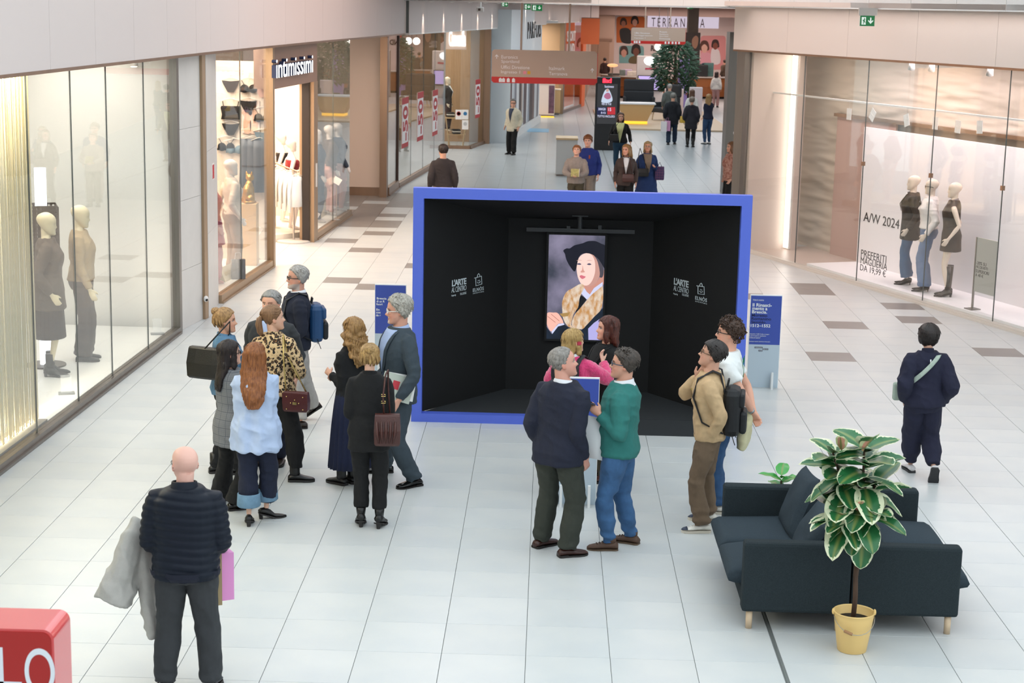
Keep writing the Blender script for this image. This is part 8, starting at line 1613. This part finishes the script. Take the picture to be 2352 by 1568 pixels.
bp_('man in a dark coat walking away, nearest of the group by the lounge', (4.24, 44.2), -6, 1.77, 'm', T_(cloth('ink_coat', '#14171f'), name='coat', hem=.40, ease=.04, boxy=.4), T_(cloth('ink_jean', '#22344a')), H('short', '#8a8780', th=.04), feet=((-.1, -.15, 5), (.1, .2, -5)))
c = Vector((3.95, 44.0, .45)); 
for i, (cc, lb, dx) in enumerate((('#e4e0e2', 'white carrier bag held by the man in the dark coat', 0), ('#d59ac0', 'pink carrier bag held by the man in the dark coat', .12))): r = empty('carrier_bag', c+Vector((dx, .05*i, .02*i)), 0, lb, 'bag'); MB().loft([[(-.1, -.05, z), (.1, -.05, z), (.1, .05, z), (-.1, .05, z)] for z in (0, .34)]).build('bag_body', mat('paper'+cc[1:], cc, .6), r); MB().tube([(-.04, 0, .34), (-.03, 0, .44), (.03, 0, .44), (.04, 0, .34)], .005, 5).build('bag_handle', mat('paper'+cc[1:]), r)
B9 = bp_('woman in a charcoal hooded coat with a yellow bag, walking away', (4.81, 43.3), -4, 1.68, 'f', T_(cloth('char_coat', '#23222a'), name='coat', hem=.36, ease=.04, boxy=.4, hood=1), T_(C_blk, style='slim'), H('short', '#8a7d70', th=.07), shoes=dict(col=BK, style='boot', shaft=.3), w=1.08)
c = W_of(B9, (-.27, .0, .80)); tote('yellow_bag', 'mustard yellow bag at the side of the charcoal coat', c, 0, .2, .22, .12, mat('mustard', '#c9a43a', .5), [(.05, 0, .2), (.1, 0, .5), (.05, .05, .2)])
B10 = bp_('blonde woman in a navy cardigan and jeans standing by the right wall', (5.50, 44.7), 30, 1.72, 'f', T_(cloth('navy_card', '#1a2036'), hem=.50, ease=.022), T_(cloth('blue_den', '#2f4a6d'), style='slim'), H('long', '#b58c58', len=.6), shoes=dict(col='#e0dcd8', style='sneaker'), head=(-50, -6), hands=((.08, .24, 1.02), (-.24, .05, .84)))
c = W_of(B10, (.1, .2, .95)); tote('waist_bag', 'dark handbag held by the blonde woman in the navy cardigan', c, B10.root.rotation_euler.z, .24, .14, .08, M_lb, [(.08, 0, .13), (.1, -.06, .3), (-.08, 0, .13)])
bp_('bald older man in a grey jacket before the indoor tree', (4.62, 51.6), 0, 1.74, 'm', T_(cloth('moss_jacket', '#5c605c'), name='jacket', hem=.45, ease=.03), T_(C_grey), H('short', '#b9b0a8', th=.03, line=(.95, .7, .2, .42)), res=.45)
bp_('woman with brown hair in a white cardigan walking away', (5.28, 49.0), -10, 1.66, 'f', T_(cloth('ecru_card', '#d9d6d0'), hem=.48, ease=.025), T_(C_grey), H('long', '#6a4630', len=.6), res=.45)
bp_('man in a brown jacket standing beside the right kiosk', (6.35, 63.0), 60, 1.76, 'm', T_(cloth('khaki_jkt', '#4f4632'), name='jacket', hem=.46, ease=.03), T_(C_grey), H('short', '#3a2a22', th=.05), res=.45)
bp_('woman in a white sweater and dusty pink trousers walking away', (7.92, 67.6), -12, 1.68, 'f', T_(cloth('white_swt', '#dcdcd6'), hem=.50, ease=.035, boxy=.4), T_(cloth('dusty_pink', '#b08a86')), H('bob', '#2e1d18', len=.2), res=.45)
bp_('kiosk attendant in a white shirt and blue cap', (8.25, 79.0), 120, 1.72, 'm', T_(cloth('aqua_white', '#d6e6e6'), hem=.5, sleeve='short'), T_(C_grey), H('short', '#1f4a78', th=.07, line=(.62, .6, .5, .55)), res=.4)
bp_('dark figure walking past the taupe door at the far end', (3.1, 84.0), 20, 1.75, 'm', T_(cloth('far_brown', '#3a2420'), hem=.45, ease=.03), T_(C_blk), H('short', '#2a1c18', th=.05), res=.4)
bp_('man in a brown hooded top by the far right wall', (10.0, 85.0), 30, 1.76, 'm', T_(cloth('far_khaki', '#5a4a3c'), hem=.46, ease=.03), T_(C_blk), H('short', '#3a2a22', th=.05), res=.4)
bp_('woman in a flowered top at the right pier, mostly hidden', (4.14, 24.0), 100, 1.66, 'f', T_(mat('flower_top', '#c9a090', .8, var=.6, vscale=22, col2='#8a4a3c'), hem=.47, ease=.04, boxy=.4), T_(C_blk), H('long', '#8a5a34', len=.5), res=.6, head=(10, 0))
flush_text()
flush_remesh()
